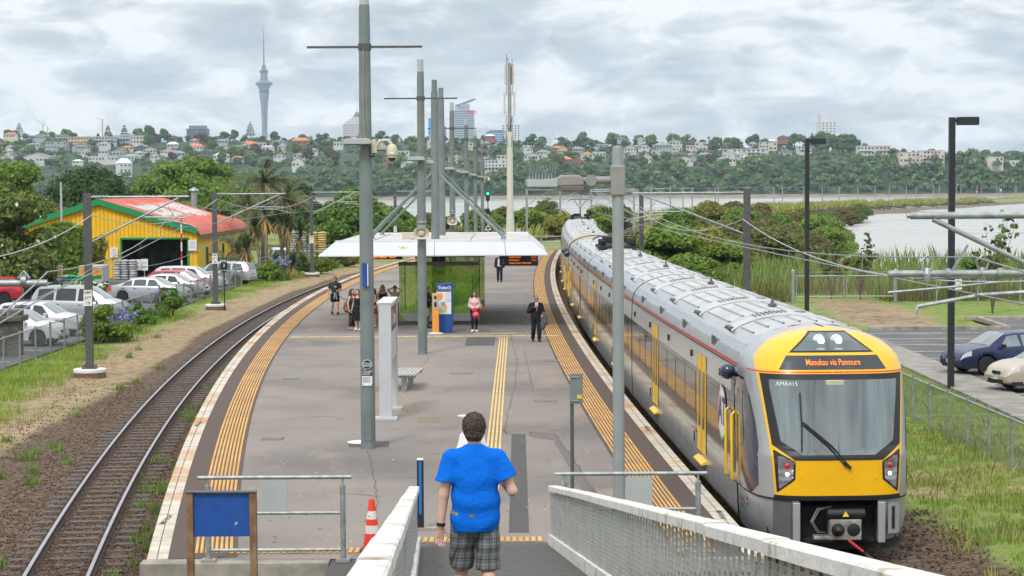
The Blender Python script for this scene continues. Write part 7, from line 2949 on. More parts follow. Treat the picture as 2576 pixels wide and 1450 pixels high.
WN={'w':'white','c':'cream','g':'grey','b':'red brick','y':'yellow','p':'pale pink','d':'dark','s':'pale grey'}
RN={'w':'white','g':'grey','o':'orange','r':'brown','d':'dark','n':'green','s':'silver'}
ST={'h':'hip roofed','G':'gabled','f':'flat roofed'}
M_FWIN=mat('far_window_glass',(.055,.07,.085),.15,var=0)
def hm(k,roof):
	return mat(('far_roof_' if roof else 'far_wall_')+k,(RC if roof else WC)[k],.7,var=.08,scale=.3)
wq=MB()
wq.box((0,0,0),(1,.12,1))
_w=wq.build('window',M_FWIN)
WIN_ME=_w.data
bpy.data.objects.remove(_w)
houses=[]
def house(u0,u1,vt,vb,code,floors=0,rz=None):
	wl_,rf,st=code[0],code[1],code[2]
	uc=(u0+u1)/2
	base=on_hill(uc,vb)
	if base is None:
		base=P(uc,vb,2120)
	base=base+Vector((0,-6,2.2))
	Y=base.y
	k=Y/FOC
	Wd=(u1-u0)*k
	Ht=max(4.0,(vb-vt)*k)
	rh={'h':.38,'G':.42,'f':.04}[st]*Ht
	rh=min(rh,Wd*.32)
	wh=Ht-rh
	D=min(max(Wd*.6,7),16)
	t=thing('house','','house',base,rz if rz is not None else random.uniform(-.12,.12))
	x,y=Wd/2,D/2
	m=MB()
	m.box((0,y,wh/2-2),(Wd,D,wh+4))
	if st=='G':
		m.prism([(-x,0,wh),(x,0,wh),(0,0,wh+rh*.96)],(0,D,0))
	m.build('wall',hm(wl_,0),t)
	m=MB()
	e=.5
	if st=='h':
		rx=max(.2,x-y*.9)
		m.add([(-x-e,-e,wh),(x+e,-e,wh),(x+e,D+e,wh),(-x-e,D+e,wh),(-rx,y,wh+rh),(rx,y,wh+rh)],[(0,1,5,4),(1,2,5),(2,3,4,5),(3,0,4),(3,2,1,0)])
	elif st=='G':
		m.prism([(-x-e,-e,wh-.2),(0,-e,wh+rh),(x+e,-e,wh-.2),(x+e,-e,wh+.1),(0,-e,wh+rh+.3),(-x-e,-e,wh+.1)],(0,D+2*e,0))
	else:
		m.box((0,y,wh+rh/2),(Wd+.6,D+.6,max(.35,rh)))
	ro=m.build('roof',hm(rf,1),t)
	if st!='f' and random.random()<.4:
		m=MB()
		m.box((x*random.uniform(-.5,.5),y,wh+rh),(.9,.9,2.0))
		m.build('chimney',hm(wl_,0),ro)
	nf=floors or max(1,int(wh/3.0))
	nw=max(2,min(9,int(Wd/2.9)))
	for f in range(nf):
		z=wh*(f+.55)/nf
		for i in range(nw):
			if random.random()<.14:
				continue
			o=link('window',WIN_ME,t)
			o.location=(-x+Wd*(i+.5)/nw,-.04,z)
			o.scale=(Wd/nw*random.uniform(.42,.66),1,min(1.7,wh/nf*.5))
	if nf>1 and random.random()<.5:
		m=MB()
		m.box((0,-.7,wh/nf+.15),(Wd*.8,1.5,.3))
		m.build('balcony',hm(wl_,0),t)
	houses.append((uc,vb,t,f'{ST[st]} {WN[wl_]} house with {RN[rf]} roof',Wd))
	return t
HS='''12 48 339 353 cohh|59 129 392 417 wgG|295 334 407 444 wwh|225 300 400 414 wwf|278 321 382 399 ggG|422 450 363 379 wwh|364 395 378 392 wsG|406 443 381 394 woG|472 513 368 387 woh
539 580 393 408 wwh|316 348 394 412 wnh|174 228 350 369 yyf|140 175 345 364 ggf|116 170 362 382 ggf|229 296 350 369 swf|290 340 345 366 swf|330 369 349 368 wwf|251 280 360 377 wrG|734 781 353 374 boh
964 998 395 419 boG|1073 1090 400 414 woG|1009 1041 412 429 cgh|1219 1280 412 440 wwf|1250 1290 397 418 wwf|740 769 390 404 woG|736 766 404 430 wdG|840 864 363 377 wwf|681 720 357 369 ggG
1318 1363 392 408 wgG|1392 1440 400 422 boh|1435 1468 406 425 bog|1388 1418 374 387 boh|1404 1428 374 397 yoG|1460 1490 390 404 woh|1490 1523 388 404 wsf|1605 1632 369 382 wrG|1643 1688 365 382 ggh|1613 1639 395 415 wwG
1658 1678 413 432 boG|1698 1743 400 419 wrG|1818 1860 366 380 bbf|1817 1923 381 400 wcf|1816 1848 387 407 wwG|1850 1880 387 406 wwG|1803 1850 401 418 cgh|1908 1932 363 387 ccf|1932 1953 364 385 ccf|2004 2040 374 392 wwf
2153 2197 374 399 wwf|2199 2237 374 397 csf|2237 2257 383 394 rrG|2259 2310 392 420 ppf|2310 2372 391 421 ppf|2444 2460 400 415 ggf|2480 2520 403 428 ppf|2520 2560 412 428 wwf
60 90 345 356 ggh|88 120 343 356 ggG|70 110 366 376 sgh|30 60 404 418 ggG|120 150 400 410 wdh|185 230 368 384 rrG|345 372 372 383 dgG|380 400 392 408 wgG|393 420 404 416 ggh|430 468 387 402 sgh|480 500 355 367 goh|500 540 384 396 dgG|545 575 357 368 ggh
590 620 372 388 wwf|620 650 364 380 poh|585 615 402 412 woh|610 645 362 372 woh|660 690 372 386 wsh|700 722 370 384 sgh|645 672 366 377 cwf|690 720 394 406 wgG|830 850 386 396 ggf|1000 1030 386 398 wwf|1075 1090 360 374 wwf
1130 1160 402 410 wwG|1500 1530 368 380 sgf|1545 1570 385 400 wwh|1570 1600 372 388 wgG|1578 1606 392 404 ggh|1640 1665 384 400 ssf|1690 1715 372 388 cwG|1725 1760 372 384 wof|1748 1775 364 386 wwf|1756 1790 392 404 sgh|1860 1900 398 410 wsh|1880 1915 404 416 wwh|1960 1990 384 394 wdh
1310 1340 375 388 wsG|1350 1385 384 396 wgh|1440 1470 376 388 ggh|1530 1560 400 412 dgf|18 40 372 382 cgh|200 225 384 396 wsG|250 275 384 394 wgh|340 362 388 398 ssh|520 545 368 378 wog|560 590 376 388 sgh|770 800 380 392 wgh'''
for row in HS.split('\n'):
	for h in row.split('|'):
		f=h.split()
		cd=f[4]
		wl_=cd[0]if cd[0]in WC else 'g'
		rf=cd[1]if cd[1]in RC else 's'
		st=cd[2]if cd[2]in ST else('G' if cd[2]=='g' else 'h')
		house(float(f[0]),float(f[1]),float(f[2]),float(f[3]),wl_+rf+st)
rh_=random.Random(21)
occ=[(h[0],h[1],(h[4]/2000*FOC)/2)for h in houses]
for _ in range(900):
	if len(houses)>138:
		break
	u,v=rh_.uniform(-10,1990),rh_.uniform(354,424)
	lim=np.interp(u,[0,600,1000,1400,1990],[424,424,405,418,412])
	if v>lim or(860<u<1220 and rh_.random()<.5):
		continue
	wd=rh_.uniform(16,34)
	if any(abs(u-a)<(wd/2+c+1)and abs(v-b)<11 for a,b,c in occ):
		continue
	occ.append((u,v,wd/2))
	house(u-wd/2,u+wd/2,v-rh_.uniform(9,15),v,rh_.choice('wwscgcbd')+rh_.choice('wgsgorwd')+rh_.choice('hhGGf'))
byd={}
for h in houses:
	byd.setdefault(h[3],[]).append(h)
for d,L_ in byd.items():
	L_.sort(key=lambda h:h[0])
	for i,h in enumerate(L_):
		h[2]['label']=('only '+d+' on the far hillside')if len(L_)==1 else f'{d} on the far hillside, {ordinal(i)}'
		h[2]['group']='houses on the hillside across the water'
fprotos=[]
for i,m_ in enumerate((L_FAR,L_FAR,L_FARL,L_FARR,L_FARL)):
	t=thing('hillside_tree','','tree',(0,-200,0),0,'separate trees on the hillside across the water')
	lb=lobes_round(6.0,8.5,15,300+i,1.2,.8,lr=(.28,.45))
	v,q=leaves(lb,420,.95,300+i)
	c=cores(lb,.84)
	q2=np.array([f for f in c.f if len(f)==4])+len(v)
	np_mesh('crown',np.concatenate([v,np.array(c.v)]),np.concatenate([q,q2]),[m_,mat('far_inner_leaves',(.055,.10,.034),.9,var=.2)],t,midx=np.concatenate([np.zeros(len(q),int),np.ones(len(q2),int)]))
	m=MB()
	m.tube([(0,0,-1),(0,0,5)],[.5,.3],6)
	m.build('trunk',M_BARK,t)
	fprotos.append((t,('dark','deep green','light green','reddish','yellow green')[i]))
ft=[]
rt_=random.Random(8)
def fartree(u,v,s,k,Y=None):
	b=on_hill(u,v)if Y is None else P(u,v,Y)
	if b is None:
		b=P(u,v,2150)
	b=Vector((b.x,b.y,b.z-.5))
	o=dup(fprotos[k][0],b,rt_.uniform(0,6.3),scale=(s,s,s*rt_.uniform(.75,1.15)))
	ft.append((u,o,fprotos[k][1]))
sky_l=[(-20,352),(100,350),(170,352),(360,352),(420,352),(560,352),(650,352),(800,358),(900,358),(1000,360),(1200,362),(1330,368),(1500,370),(1620,366),(1760,368),(1960,372),(2100,374),(2150,380),(2300,398),(2420,398),(2600,398)]
for u in np.arange(-10,2600,24):
	v=np.interp(u,[p[0]for p in sky_l],[p[1]for p in sky_l])
	fartree(u+rt_.uniform(-5,5),v+rt_.uniform(2,9),rt_.uniform(.6,1.25),rt_.choice([0,0,1,1,2,3]))
for u,v,s,k in((20,352,1.1,0),(165,351,1.5,2),(375,352,1.5,0),(350,352,1.3,2),(412,352,1.2,0),(565,354,1.3,0),(590,356,1.2,0),(690,352,1.0,0),(820,358,1.3,1),(960,360,1.4,1),(1340,372,1.5,1),(1465,372,1.7,2),(1540,370,1.8,2),(1563,372,1.6,2),(1610,370,1.5,2),(1640,370,1.5,2),(1690,372,1.7,2),(1730,370,1.5,4),(1890,374,1.5,0),(1970,376,1.6,0),(2070,384,2.2,0),(2095,388,2.6,0),(2120,390,2.4,0),(2140,394,2.0,1),(2345,402,1.3,2),(1850,386,1.5,0),(1800,390,1.7,0)):
	fartree(u,v,s,k)
n0=0
for _ in range(3000):
	if n0>155:
		break
	u,v=rt_.uniform(-10,2060),rt_.uniform(358,432)
	if any(abs(u-a)<c+3 and-2<v-b<7 for a,b,c in occ):
		continue
	n0+=1
	fartree(u,v,rt_.uniform(.7,1.5),rt_.choice([0,0,0,1,1,2,2,3,4]))
for o,_ in fprotos:
	for c in all_under(o)[::-1]:
		bpy.data.objects.remove(c)
ft.sort(key=lambda f:f[0])
cnt={}
for _,o,nm in ft:
	i=cnt.get(nm,0)
	cnt[nm]=i+1
	o['label']=f'{nm} hillside tree, {ordinal(i)} of the {nm} ones'
rb2=np.random.default_rng(14)
LB=[]
for x in np.arange(-560,620,8.5):
	bl=float(np.interp(x,RX,BL))
	sh=1672+22*math.sin(x/90.)+14*math.sin(x/37.+1)
	rows_=int(3+bl*9)
	for k in range(rows_):
		xx,yy=x+rb2.uniform(-5,5),sh+6+k*7.5+rb2.uniform(-3,3)
		LB.append((xx,yy,float(hill_z(xx,yy)),rb2.uniform(3.6,7.5)))
for _ in range(1500):
	xx,yy=rb2.uniform(-560,620),rb2.uniform(1730,2160)
	LB.append((xx,yy,float(hill_z(xx,yy))-1.4,rb2.uniform(2.4,5.0)))
lob,lob2=[],[]
for x,y,z,R_ in LB:
	for j in range(7):
		a,rr=rb2.uniform(0,6.28),R_*.55*math.sqrt(rb2.random())
		s=R_*rb2.uniform(.34,.55)
		(lob if rb2.random()<.72 else lob2).append((x+rr*math.cos(a),y+rr*math.sin(a),z+R_*rb2.uniform(.35,1.15),s,s,s*.85))
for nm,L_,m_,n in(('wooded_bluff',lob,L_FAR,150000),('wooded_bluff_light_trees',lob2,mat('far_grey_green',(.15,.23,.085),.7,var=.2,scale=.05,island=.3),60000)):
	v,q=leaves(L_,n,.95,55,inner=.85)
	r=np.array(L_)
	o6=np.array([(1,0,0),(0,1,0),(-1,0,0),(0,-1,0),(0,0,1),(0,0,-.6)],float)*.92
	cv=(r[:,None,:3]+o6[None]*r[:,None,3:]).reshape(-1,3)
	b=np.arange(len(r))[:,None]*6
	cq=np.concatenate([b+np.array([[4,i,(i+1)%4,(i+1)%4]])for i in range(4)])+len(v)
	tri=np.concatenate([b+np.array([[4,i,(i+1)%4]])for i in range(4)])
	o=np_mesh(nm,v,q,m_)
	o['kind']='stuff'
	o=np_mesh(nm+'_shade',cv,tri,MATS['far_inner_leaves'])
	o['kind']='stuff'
def norfolk(u,vt,vb,label,Y=2120,tiers=11,wide=.34,bare=.25):
	b,tp=P(u,vb+4,Y),P(u,vt,Y)
	H=tp.z-b.z
	t=thing('norfolk_pine',label,'tree',b)
	wide*=1.35
	tiers=max(7,tiers-2)
	m=MB()
	m.tube([(0,0,-2),(0,0,H)],[.55,.1],6)
	m.build('trunk',M_BARK,t)
	m=MB()
	r=random.Random(int(u))
	for k in range(tiers):
		z=H*(bare+(1-bare)*k/tiers)
		L=H*wide*(1-(k/tiers)**1.3)*.62+.5
		z+=r.uniform(-.3,.3)
		for j in range(7):
			a=2*PI*(j+r.random()*.4)/8
			d=Vector((math.cos(a),math.sin(a),.12))
			s=Vector((-math.sin(a),math.cos(a),0))*.95
			p0,p1=Vector((0,0,z)),Vector((0,0,z))+d*L
			m.add([p0,p0.lerp(p1,.6)+s,p1+Vector((0,0,.5)),p0.lerp(p1,.6)-s],[(0,1,2,3)])
			m.add([p0,p0.lerp(p1,.6)+Vector((0,0,.7)),p1,p0.lerp(p1,.6)-Vector((0,0,.5))],[(0,1,2,3)])
	m.build('branches',L_FAR,t)
	return t
for u,vt,vb,lab in((49,308,352,'thin bare topped pine at the far left of the skyline'),(272,315,350,'left one of two dense pines on the left skyline'),(313,314,348,'right one of two dense pines on the left skyline'),(630,306,350,'tall feathery pine just left of the needle tower'),(686,332,352,'small pine right of the needle tower foot'),(1042,340,372,'pine behind the second tall platform pole'),(2043,333,368,'small pine beside the white tower block'),(247,336,350,'tiny pine between the striped crane and two pines')):
	norfolk(u,vt,vb,lab)
for u,v,lab in((1783,362,'palm standing on the middle of the skyline'),(2178,380,'palm on the skyline above the white terraces'),(2063,386,'low palm beside the white tower block')):
	b=P(u,v,2100)
	t=thing('skyline_palm',lab,'palm tree',b)
	m=MB()
	m.tube([(0,0,-3),(0,0,5)],.5,6)
	m.build('trunk',M_BARK,t)
	m=MB()
	for k in range(26):
		a,e=2.4*k,random.uniform(-.5,1.3)
		d=Vector((math.cos(a)*math.cos(e),math.sin(a)*math.cos(e),math.sin(e)))*3.8
		s=Vector((-math.sin(a),math.cos(a),0))*.4
		p=Vector((0,0,5))
		m.add([p,p+d*.6+s,p+d+Vector((0,0,-1)),p+d*.6-s],[(0,1,2,3)])
	m.build('fronds',L_FAR,t)
for u,v,H,jib,ml,lab in((108,340,14,-12,'crane_grey','grey luffing crane on the left skyline'),(120,338,9,-6,'crane_grey','second smaller grey crane on the left skyline'),(258,345,22,-8,'crane_red','red and white tower crane left of the two pines')):
	b=P(u,v,2500)
	t=thing('tower_crane',lab,'crane',b)
	cm=mat(ml,(.35,.38,.42)if 'grey' in ml else(.6,.15,.14),.5,var=.1)
	m=MB()
	m.bar((0,0,-5),(0,0,H),.9,.9)
	m.build('tower',cm,t)
	m=MB()
	m.bar((2,0,H-3),(jib,0,H+(8 if H<20 else 2)),.5,.5)
	m.build('jib',cm,t)
M_CITYC=mat('city_concrete',(.16,.19,.225),.6,var=.05,scale=.05)
M_CITYD=mat('city_dark_glass',(.07,.10,.15),.25,var=.1,scale=.03)
M_CITYB=mat('city_blue_glass',(.10,.25,.45),.2,var=.2,scale=.04)
t=thing('observation_tower','tall slender observation tower with needle mast on the skyline','tower',P(667.5,478,4490))
k=4490/FOC
b0=478
def zt_(v):
	return(b0-v)*k
def ring(nm,prof,m_,n=24):
	m=MB()
	m.lathe([(r*k,zt_(v))for v,r in prof],n=n)
	return m.build(nm,m_,t,smooth=True,auto=.5)
ring('shaft',[(478,7.5),(338,7.2),(312,7.0),(272,8.5),(250,10.6)],M_CITYC)
ring('collar',[(250,11.2),(249,11.6),(244,11.7),(236,12.4)],M_CITYC)
ring('dark_band',[(236,12.5),(227.5,12.5)],M_CITYD)
ring('pod_base',[(227.5,12.5),(225,12.7),(224.5,13)],M_CITYC)
ring('pod',[(224.5,13.5),(218,17),(216.5,19.5),(214.5,20),(213,21.5),(212,21.5)],mat('pod_glass',(.12,.20,.26),.25,var=.3,scale=.1))
ring('deck_ring',[(212,23),(211.2,23.5),(210.5,21),(207.5,17),(206,13)],M_CITYC)
ring('upper_pod',[(206,10.5),(192,8.6),(189,8.6),(185,9.5)],M_CITYC)
ring('sky_deck',[(186,9),(183,11),(181,11.5),(180.5,12)],M_CITYD)
ring('cone',[(180.5,8),(168,4.6),(167.2,6.5),(166.4,6.5)],M_CITYC)
ring('mast',[(167,2.3),(140,2.0),(125,1.9),(124,2.8),(123,1.5),(111,1.4),(104,2.0),(103,1.0),(88,.9),(87,1.6),(86,.6),(66,.35)],M_GALVD,12)
m=MB()
for v in np.arange(330,255,-11):
	m.box((2.2*k,-8.4*k,zt_(v)),(1.6*k,3*k,6.0*k))
m.build('shaft_windows',M_CITYD,t)
def block(name,label,u0,u1,vt,vb,Y,m_,rows=10,cols=6,wm=None,cat='office block',depth=24,rz=.0,band=False,fill=.6):
	a,b_=P(u0,vb+40,Y),P(u1,vb+40,Y)
	zt2=P(u0,vt,Y).z
	t_=thing(name,label,cat,((a.x+b_.x)/2,Y,a.z),rz)
	Wd,H=b_.x-a.x,zt2-a.z
	m=MB()
	m.box((0,depth/2,H/2),(Wd,depth,H))
	m.build('tower_body',m_,t_)
	top_h=zt2-P(u0,vb,Y).z
	for r_ in range(rows):
		z=H-top_h*(r_+.6)/rows
		if band:
			o=link('window_band',WIN_ME,t_)
			o.location,o.scale=(0,-.1,z),(Wd*.94,1,top_h/rows*fill)
			o.data=o.data if wm is None else WIN2(wm)
		else:
			for c_4 in range(cols):
				o=link('window',WIN_ME if wm is None else WIN2(wm),t_)
				o.location,o.scale=(-Wd/2+Wd*(c_4+.5)/cols,-.1,z),(Wd/cols*fill,1,top_h/rows*fill)
	return t_,Wd,H
_w2={}
def WIN2(m_):
	if m_.name not in _w2:
		me=WIN_ME.copy()
		me.materials.clear()
		me.materials.append(m_)
		_w2[m_.name]=me
	return _w2[m_.name]
t_,Wd,H=block('office_block','squat blue glass office block with white corners on left skyline',470,522,324,358,3000,M_CITYC,5,2,M_CITYD,band=False,fill=.88)
m=MB()
m.box((0,12,H+2),(Wd*.8,18,5))
m.build('roof_plant',M_CITYC,t_)
t_,Wd,H=block('apartment_tower','pale stepped tower with dark domed spire behind the nearest pole',863,912,312,346,4200,mat('pale_tower',(.46,.44,.42),.7,var=.05),5,7,fill=.5)
k2=4200/FOC
for i,(u0,u1,v0,v1)in enumerate(((868,912,306,312),(876,912,300,306),(884,910,294,300))):
	m=MB()
	xa,xb=P(u0,300,4200).x-t_.location.x,P(u1,300,4200).x-t_.location.x
	m.box(((xa+xb)/2,14,H+(312-(v0+v1)/2)*k2),(xb-xa,20,(v1-v0)*k2))
	m.build('stepped_storey',MATS['pale_tower'],t_)
m=MB()
xc=P(897,300,4200).x-t_.location.x
m.lathe([(9*k2,0),(8*k2,4*k2),(5*k2,9*k2),(1*k2,13*k2),(.4*k2,22*k2)],(xc,14,H+18*k2),14)
m.build('dome',M_CITYD,t_,smooth=True)
t_,Wd,H=block('office_tower','grey banded office tower with elliptical halo roof behind the poles',1143,1194,278,366,3950,mat('banded_grey',(.34,.38,.43),.4,var=.05),16,1,M_CITYD,band=True,fill=.45)
k2=3950/FOC
m=MB()
m.box((-4,12,H+6),(Wd*.72,18,12))
m.build('roof_storey',mat('crown_grey',(.36,.40,.45),.5,var=.05),t_)
m=MB()
an=np.linspace(0,2*PI,33)
for r0,dz in((1.0,0),):
	m.tube([(math.cos(a)*Wd*.48+2,12+math.sin(a)*16,H+15+math.cos(a)*7)for a in an],1.6,6)
m.build('halo',M_CITYC,t_,smooth=True)
m=MB()
lettering(m,'VERO',9,(Wd*.32,-.4,H-4),(1,0,0),(0,0,1),bold=.03)
m.build('lettering',M_REDL,t_)
block('office_tower','pale tower with a bright blue top sign left of the paired masts',1078,1108,298,345,4000,M_CITYC,9,6,fill=.5)
t_,Wd,H=block('blue_top_sign','bright blue rooftop panel on the pale tower',1079,1094,297,306,3990,emit('blue_panel',(.02,.28,.75),.25),0,0,cat='rooftop sign',depth=6)
block('office_tower','white office block just visible between the paired masts',1112,1122,318,345,4050,M_CITYC,7,4,fill=.5)
t_,Wd,H=block('glass_office','low blue glass office with slanted ends and thin mast',1222,1275,334,372,3300,M_CITYB,7,1,mat('white_band',(.6,.64,.68),.4,var=.05),band=True,fill=.25)
m=MB()
m.bar((-Wd/2+1,2,H),(-Wd/2+1,2,H+14),.5,.5)
m.build('mast',M_CITYC,t_)
m=MB()
m.prism([(-Wd/2,0,H),(Wd/2,0,H),(Wd/2-6,0,H+4),(-Wd/2+8,0,H+4)],(0,20,0))
m.build('roof_storey',M_CITYC,t_)
block('apartment_tower','white gridded apartment tower behind the phone mast',1263,1309,314,368,3500,mat('white_tower',(.62,.63,.64),.6,var=.04),9,6,M_CITYD,fill=.55)
t_,Wd,H=block('hazy_building','faint hazy white building with mast right of the phone mast',1391,1432,345,352,6000,mat('white_tower',(.62,.63,.64),.6),1,3)
m=MB()
m.bar((-Wd/2+2,2,H),(-Wd/2+2,2,H+22),1,1)
m.build('mast',M_CITYC,t_)
t_,Wd,H=block('apartment_tower','tall white apartment tower standing alone on right skyline',2066,2104,306,362,2600,mat('white_block',(.74,.74,.73),.6,var=.03),8,4,M_CITYD,rz=.16,fill=.42)
m=MB()
m.box((-Wd/2+4,8,H+4),(8.5,14,12))
m.build('lift_tower',MATS['white_block'],t_)
b=P(2588,410,3600)
t=thing('port_crane','blue port crane with long stayed booms at the right edge','crane',b)
k2=3600/FOC
m=MB()
m.bar((-100*k2,0,13*k2),(30*k2,0,13*k2),4,4)
m.build('boom',mat('crane_blue',(.05,.16,.40),.5,var=.1),t)
m=MB()
for x in(-4,4):
	m.bar((x*k2,0,-30*k2),(x*.6*k2,0,56*k2),2.2,2.2)
m.build('tower',mat('crane_grey',(.35,.38,.42),.5),t)
m=MB()
for x in(-88,-62,-40,-22):
	m.bar((0,0,54*k2),(x*k2,0,14*k2),.9,.9)
m.build('stay',mat('crane_grey',(.35,.38,.42),.5),t)
Yp=216
b=P(1283,480,Yp)
t=thing('phone_mast','tall white phone mast with panel antennas beyond the platform end','mast',(b.x,Yp,-.7))
m=MB()
kk=Yp/FOC
Z_=lambda v:CAM_H+(474.0-v)*kk+.7
m.lathe([(.60,0),(.52,1.2),(.36,4.5),(.31,Z_(332))],n=16)
m.lathe([(.34,Z_(470)),(.34,Z_(466))],n=16)
m.build('pole',mat('mast_cream',(.62,.60,.53),.5,var=.05,scale=1),t,smooth=True,auto=.6)
m=MB()
m.lathe([(.22,Z_(335)),(.2,Z_(300)),(.16,Z_(160))],n=12)
m.build('upper_pole',M_GALV,t,smooth=True,auto=.6)
for v0,v1,xs in((234,292,(-.52,.52,.1)),(164,214,(-.42,.42,.2)),(335,350,(-.5,.5))):
	for i,x in enumerate(xs):
		m=MB()
		m.box((x,-.12 if i<2 else .3,(Z_(v0)+Z_(v1))/2),(.20,.14,Z_(v0)-Z_(v1)))
		m.bar((0,0,Z_(v0)-.3),(x,-.1,Z_(v0)-.3),.05,.05)
		m.bar((0,0,Z_(v1)+.3),(x,-.1,Z_(v1)+.3),.05,.05)
		m.build('panel_antenna',M_CREAM,t)
m=MB()
for x,v in((-.3,138),(.3,150),(-.15,148)):
	m.cyl((x,0,Z_(240)),(x,0,Z_(v)),.035,n=6)
for i in range(8):
	x=random.uniform(-.35,.35)
	m.tube([(x,-.1,Z_(292)),(x*1.4,-.15,Z_(305)),(x*.5,-.2,Z_(325)),(x*.8,-.25,Z_(372))],.03,5)
for v in range(345,560,14):
	m.bar((-.45,0,Z_(v)),(.45,0,Z_(v)),.03,.03)
m.build('cables_and_rungs',M_DKSTEEL,t)['kind']='stuff'
m=MB()
m.box((-.8,.3,1.1),(.5,.6,2.2))
m.box((.85,.3,1.1),(.5,.6,2.2))
m.build('cabinet',M_GREYP,t)
class SDF:
	def __init__(s,h):
		s.h,s.pr=h,[]
	def cap(s,a,b,ra,rb=None,k=.03,clip=None,sc=(1,1,1)):
		s.pr.append(('c',np.array(a,float),np.array(b,float),ra,ra if rb is None else rb,k,clip,np.array(sc,float)))
		return s
	def ell(s,c,r,k=.03,clip=None):
		s.pr.append(('e',np.array(c,float),np.array(r,float),0,0,k,clip,None))
		return s
	def mesh(s,fold=0.0,cut=None):
		lo,hi=[],[]
		for p in s.pr:
			if p[0]=='c':
				m=max(p[3],p[4])*max(1/p[7].min(),1)
				lo.append(np.minimum(p[1],p[2])-m)
				hi.append(np.maximum(p[1],p[2])+m)
			else:
				lo.append(p[1]-p[2])
				hi.append(p[1]+p[2])
		lo,hi=np.min(lo,0)-.03,np.max(hi,0)+.03
		h=s.h
		n=np.ceil((hi-lo)/h).astype(int)+1
		ax=[lo[i]+h*np.arange(n[i])for i in range(3)]
		F=np.full(tuple(n),.2)
		for p in s.pr:
			pad=.05+p[5]
			if p[0]=='c':
				m=max(p[3],p[4])*max(1/p[7].min(),1)+pad
				a0,a1=np.minimum(p[1],p[2])-m,np.maximum(p[1],p[2])+m
			else:
				a0,a1=p[1]-p[2]-pad,p[1]+p[2]+pad
			i0=np.maximum(0,np.floor((a0-lo)/h).astype(int))
			i1=np.minimum(n,np.ceil((a1-lo)/h).astype(int)+1)
			sl_=tuple(slice(i0[i],i1[i])for i in range(3))
			X_,Y_,Z_=np.meshgrid(*[ax[i][sl_[i]]for i in range(3)],indexing='ij')
			if p[0]=='c':
				a,b,sc=p[1],p[2],p[7]
				P_=[(X_-a[0])*sc[0],(Y_-a[1])*sc[1],(Z_-a[2])*sc[2]]
				ba=(b-a)*sc
				t=np.clip((P_[0]*ba[0]+P_[1]*ba[1]+P_[2]*ba[2])/max(ba@ba,1e-9),0,1)
				d=np.sqrt(sum((P_[i]-t*ba[i])**2 for i in range(3)))-(p[3]+(p[4]-p[3])*t)
			else:
				q=[(X_-p[1][0])/p[2][0],(Y_-p[1][1])/p[2][1],(Z_-p[1][2])/p[2][2]]
				k0=np.sqrt(q[0]**2+q[1]**2+q[2]**2)
				k1=np.sqrt(sum((q[i]/p[2][i])**2 for i in range(3)))
				d=k0*(k0-1)/np.maximum(k1,1e-6)
			if p[6]is not None:
				for c,nn in(p[6]if isinstance(p[6],list)else[p[6]]):
					nn=np.array(nn,float)
					nn=nn/np.linalg.norm(nn)
					d=np.maximum(d,(X_-c[0])*nn[0]+(Y_-c[1])*nn[1]+(Z_-c[2])*nn[2])
			A=F[sl_]
			k=p[5]
			if k>0:
				hh=np.maximum(k-np.abs(A-d),0)/k
				F[sl_]=np.minimum(A,d)-hh*hh*k*.25
			else:
				F[sl_]=np.minimum(A,d)
		if fold:
			X_,Y_,Z_=np.meshgrid(*ax,indexing='ij')
			F+=fold*(np.sin(21*(X_*.75+Z_*.55+.12*np.sin(9*Z_+4*X_)))+.8*np.sin(33*(Z_-X_*.8)+5*np.sin(6*X_+2*Y_)))*sm(1.4,1.0,Z_/s.scale)
		if cut:
			X_,Y_,Z_=np.meshgrid(*ax,indexing='ij')
			for c,nn in cut:
				nn=np.array(nn,float)
				nn=nn/np.linalg.norm(nn)
				F=np.maximum(F,(X_-c[0])*nn[0]+(Y_-c[1])*nn[1]+(Z_-c[2])*nn[2])
		S=F<0
		c8=[(i,j,k)for i in(0,1)for j in(0,1)for k in(0,1)]
		nn=[x-1 for x in F.shape]
		sub=lambda A,o:A[o[0]:o[0]+nn[0],o[1]:o[1]+nn[1],o[2]:o[2]+nn[2]]
		cnt=sum(sub(S,o).astype(np.int8)for o in c8)
		act=(cnt>0)&(cnt<8)
		idx=np.full(tuple(nn),-1,np.int64)
		ijk=np.argwhere(act)
		idx[act]=np.arange(len(ijk))
		acc,num=np.zeros((len(ijk),3)),np.zeros(len(ijk))
		for o in c8:
			for a in range(3):
				if o[a]:
					continue
				o2=list(o)
				o2[a]=1
				f0=F[ijk[:,0]+o[0],ijk[:,1]+o[1],ijk[:,2]+o[2]]
				f1=F[ijk[:,0]+o2[0],ijk[:,1]+o2[1],ijk[:,2]+o2[2]]
				m=(f0<0)!=(f1<0)
				t=np.where(m,f0/np.where(m,f0-f1,1),0)
				pt=np.repeat(np.array(o,float)[None],len(ijk),0)
				pt[:,a]+=t
				acc+=pt*m[:,None]
				num+=m
		V_=lo+h*(ijk+acc/num[:,None])
		Q_=[]
		for a in range(3):
			b,c=(a+1)%3,(a+2)%3
			A0=np.moveaxis(S,[a,b,c],[0,1,2])
			I0=np.moveaxis(idx,[a,b,c],[0,1,2])
			d0,d1=A0[:-1,1:-1,1:-1],A0[1:,1:-1,1:-1]
			e=np.argwhere(d0!=d1)
			if not len(e):
				continue
			i,j,k=e[:,0],e[:,1]+1,e[:,2]+1
			q=np.stack([I0[i,j-1,k-1],I0[i,j,k-1],I0[i,j,k],I0[i,j-1,k]],1)
			fl=d0[e[:,0],e[:,1],e[:,2]]
			q=np.where(fl[:,None],q,q[:,::-1])
			Q_.append(q)
		Q_=np.concatenate(Q_)
		return V_,Q_[(Q_>=0).all(1)]
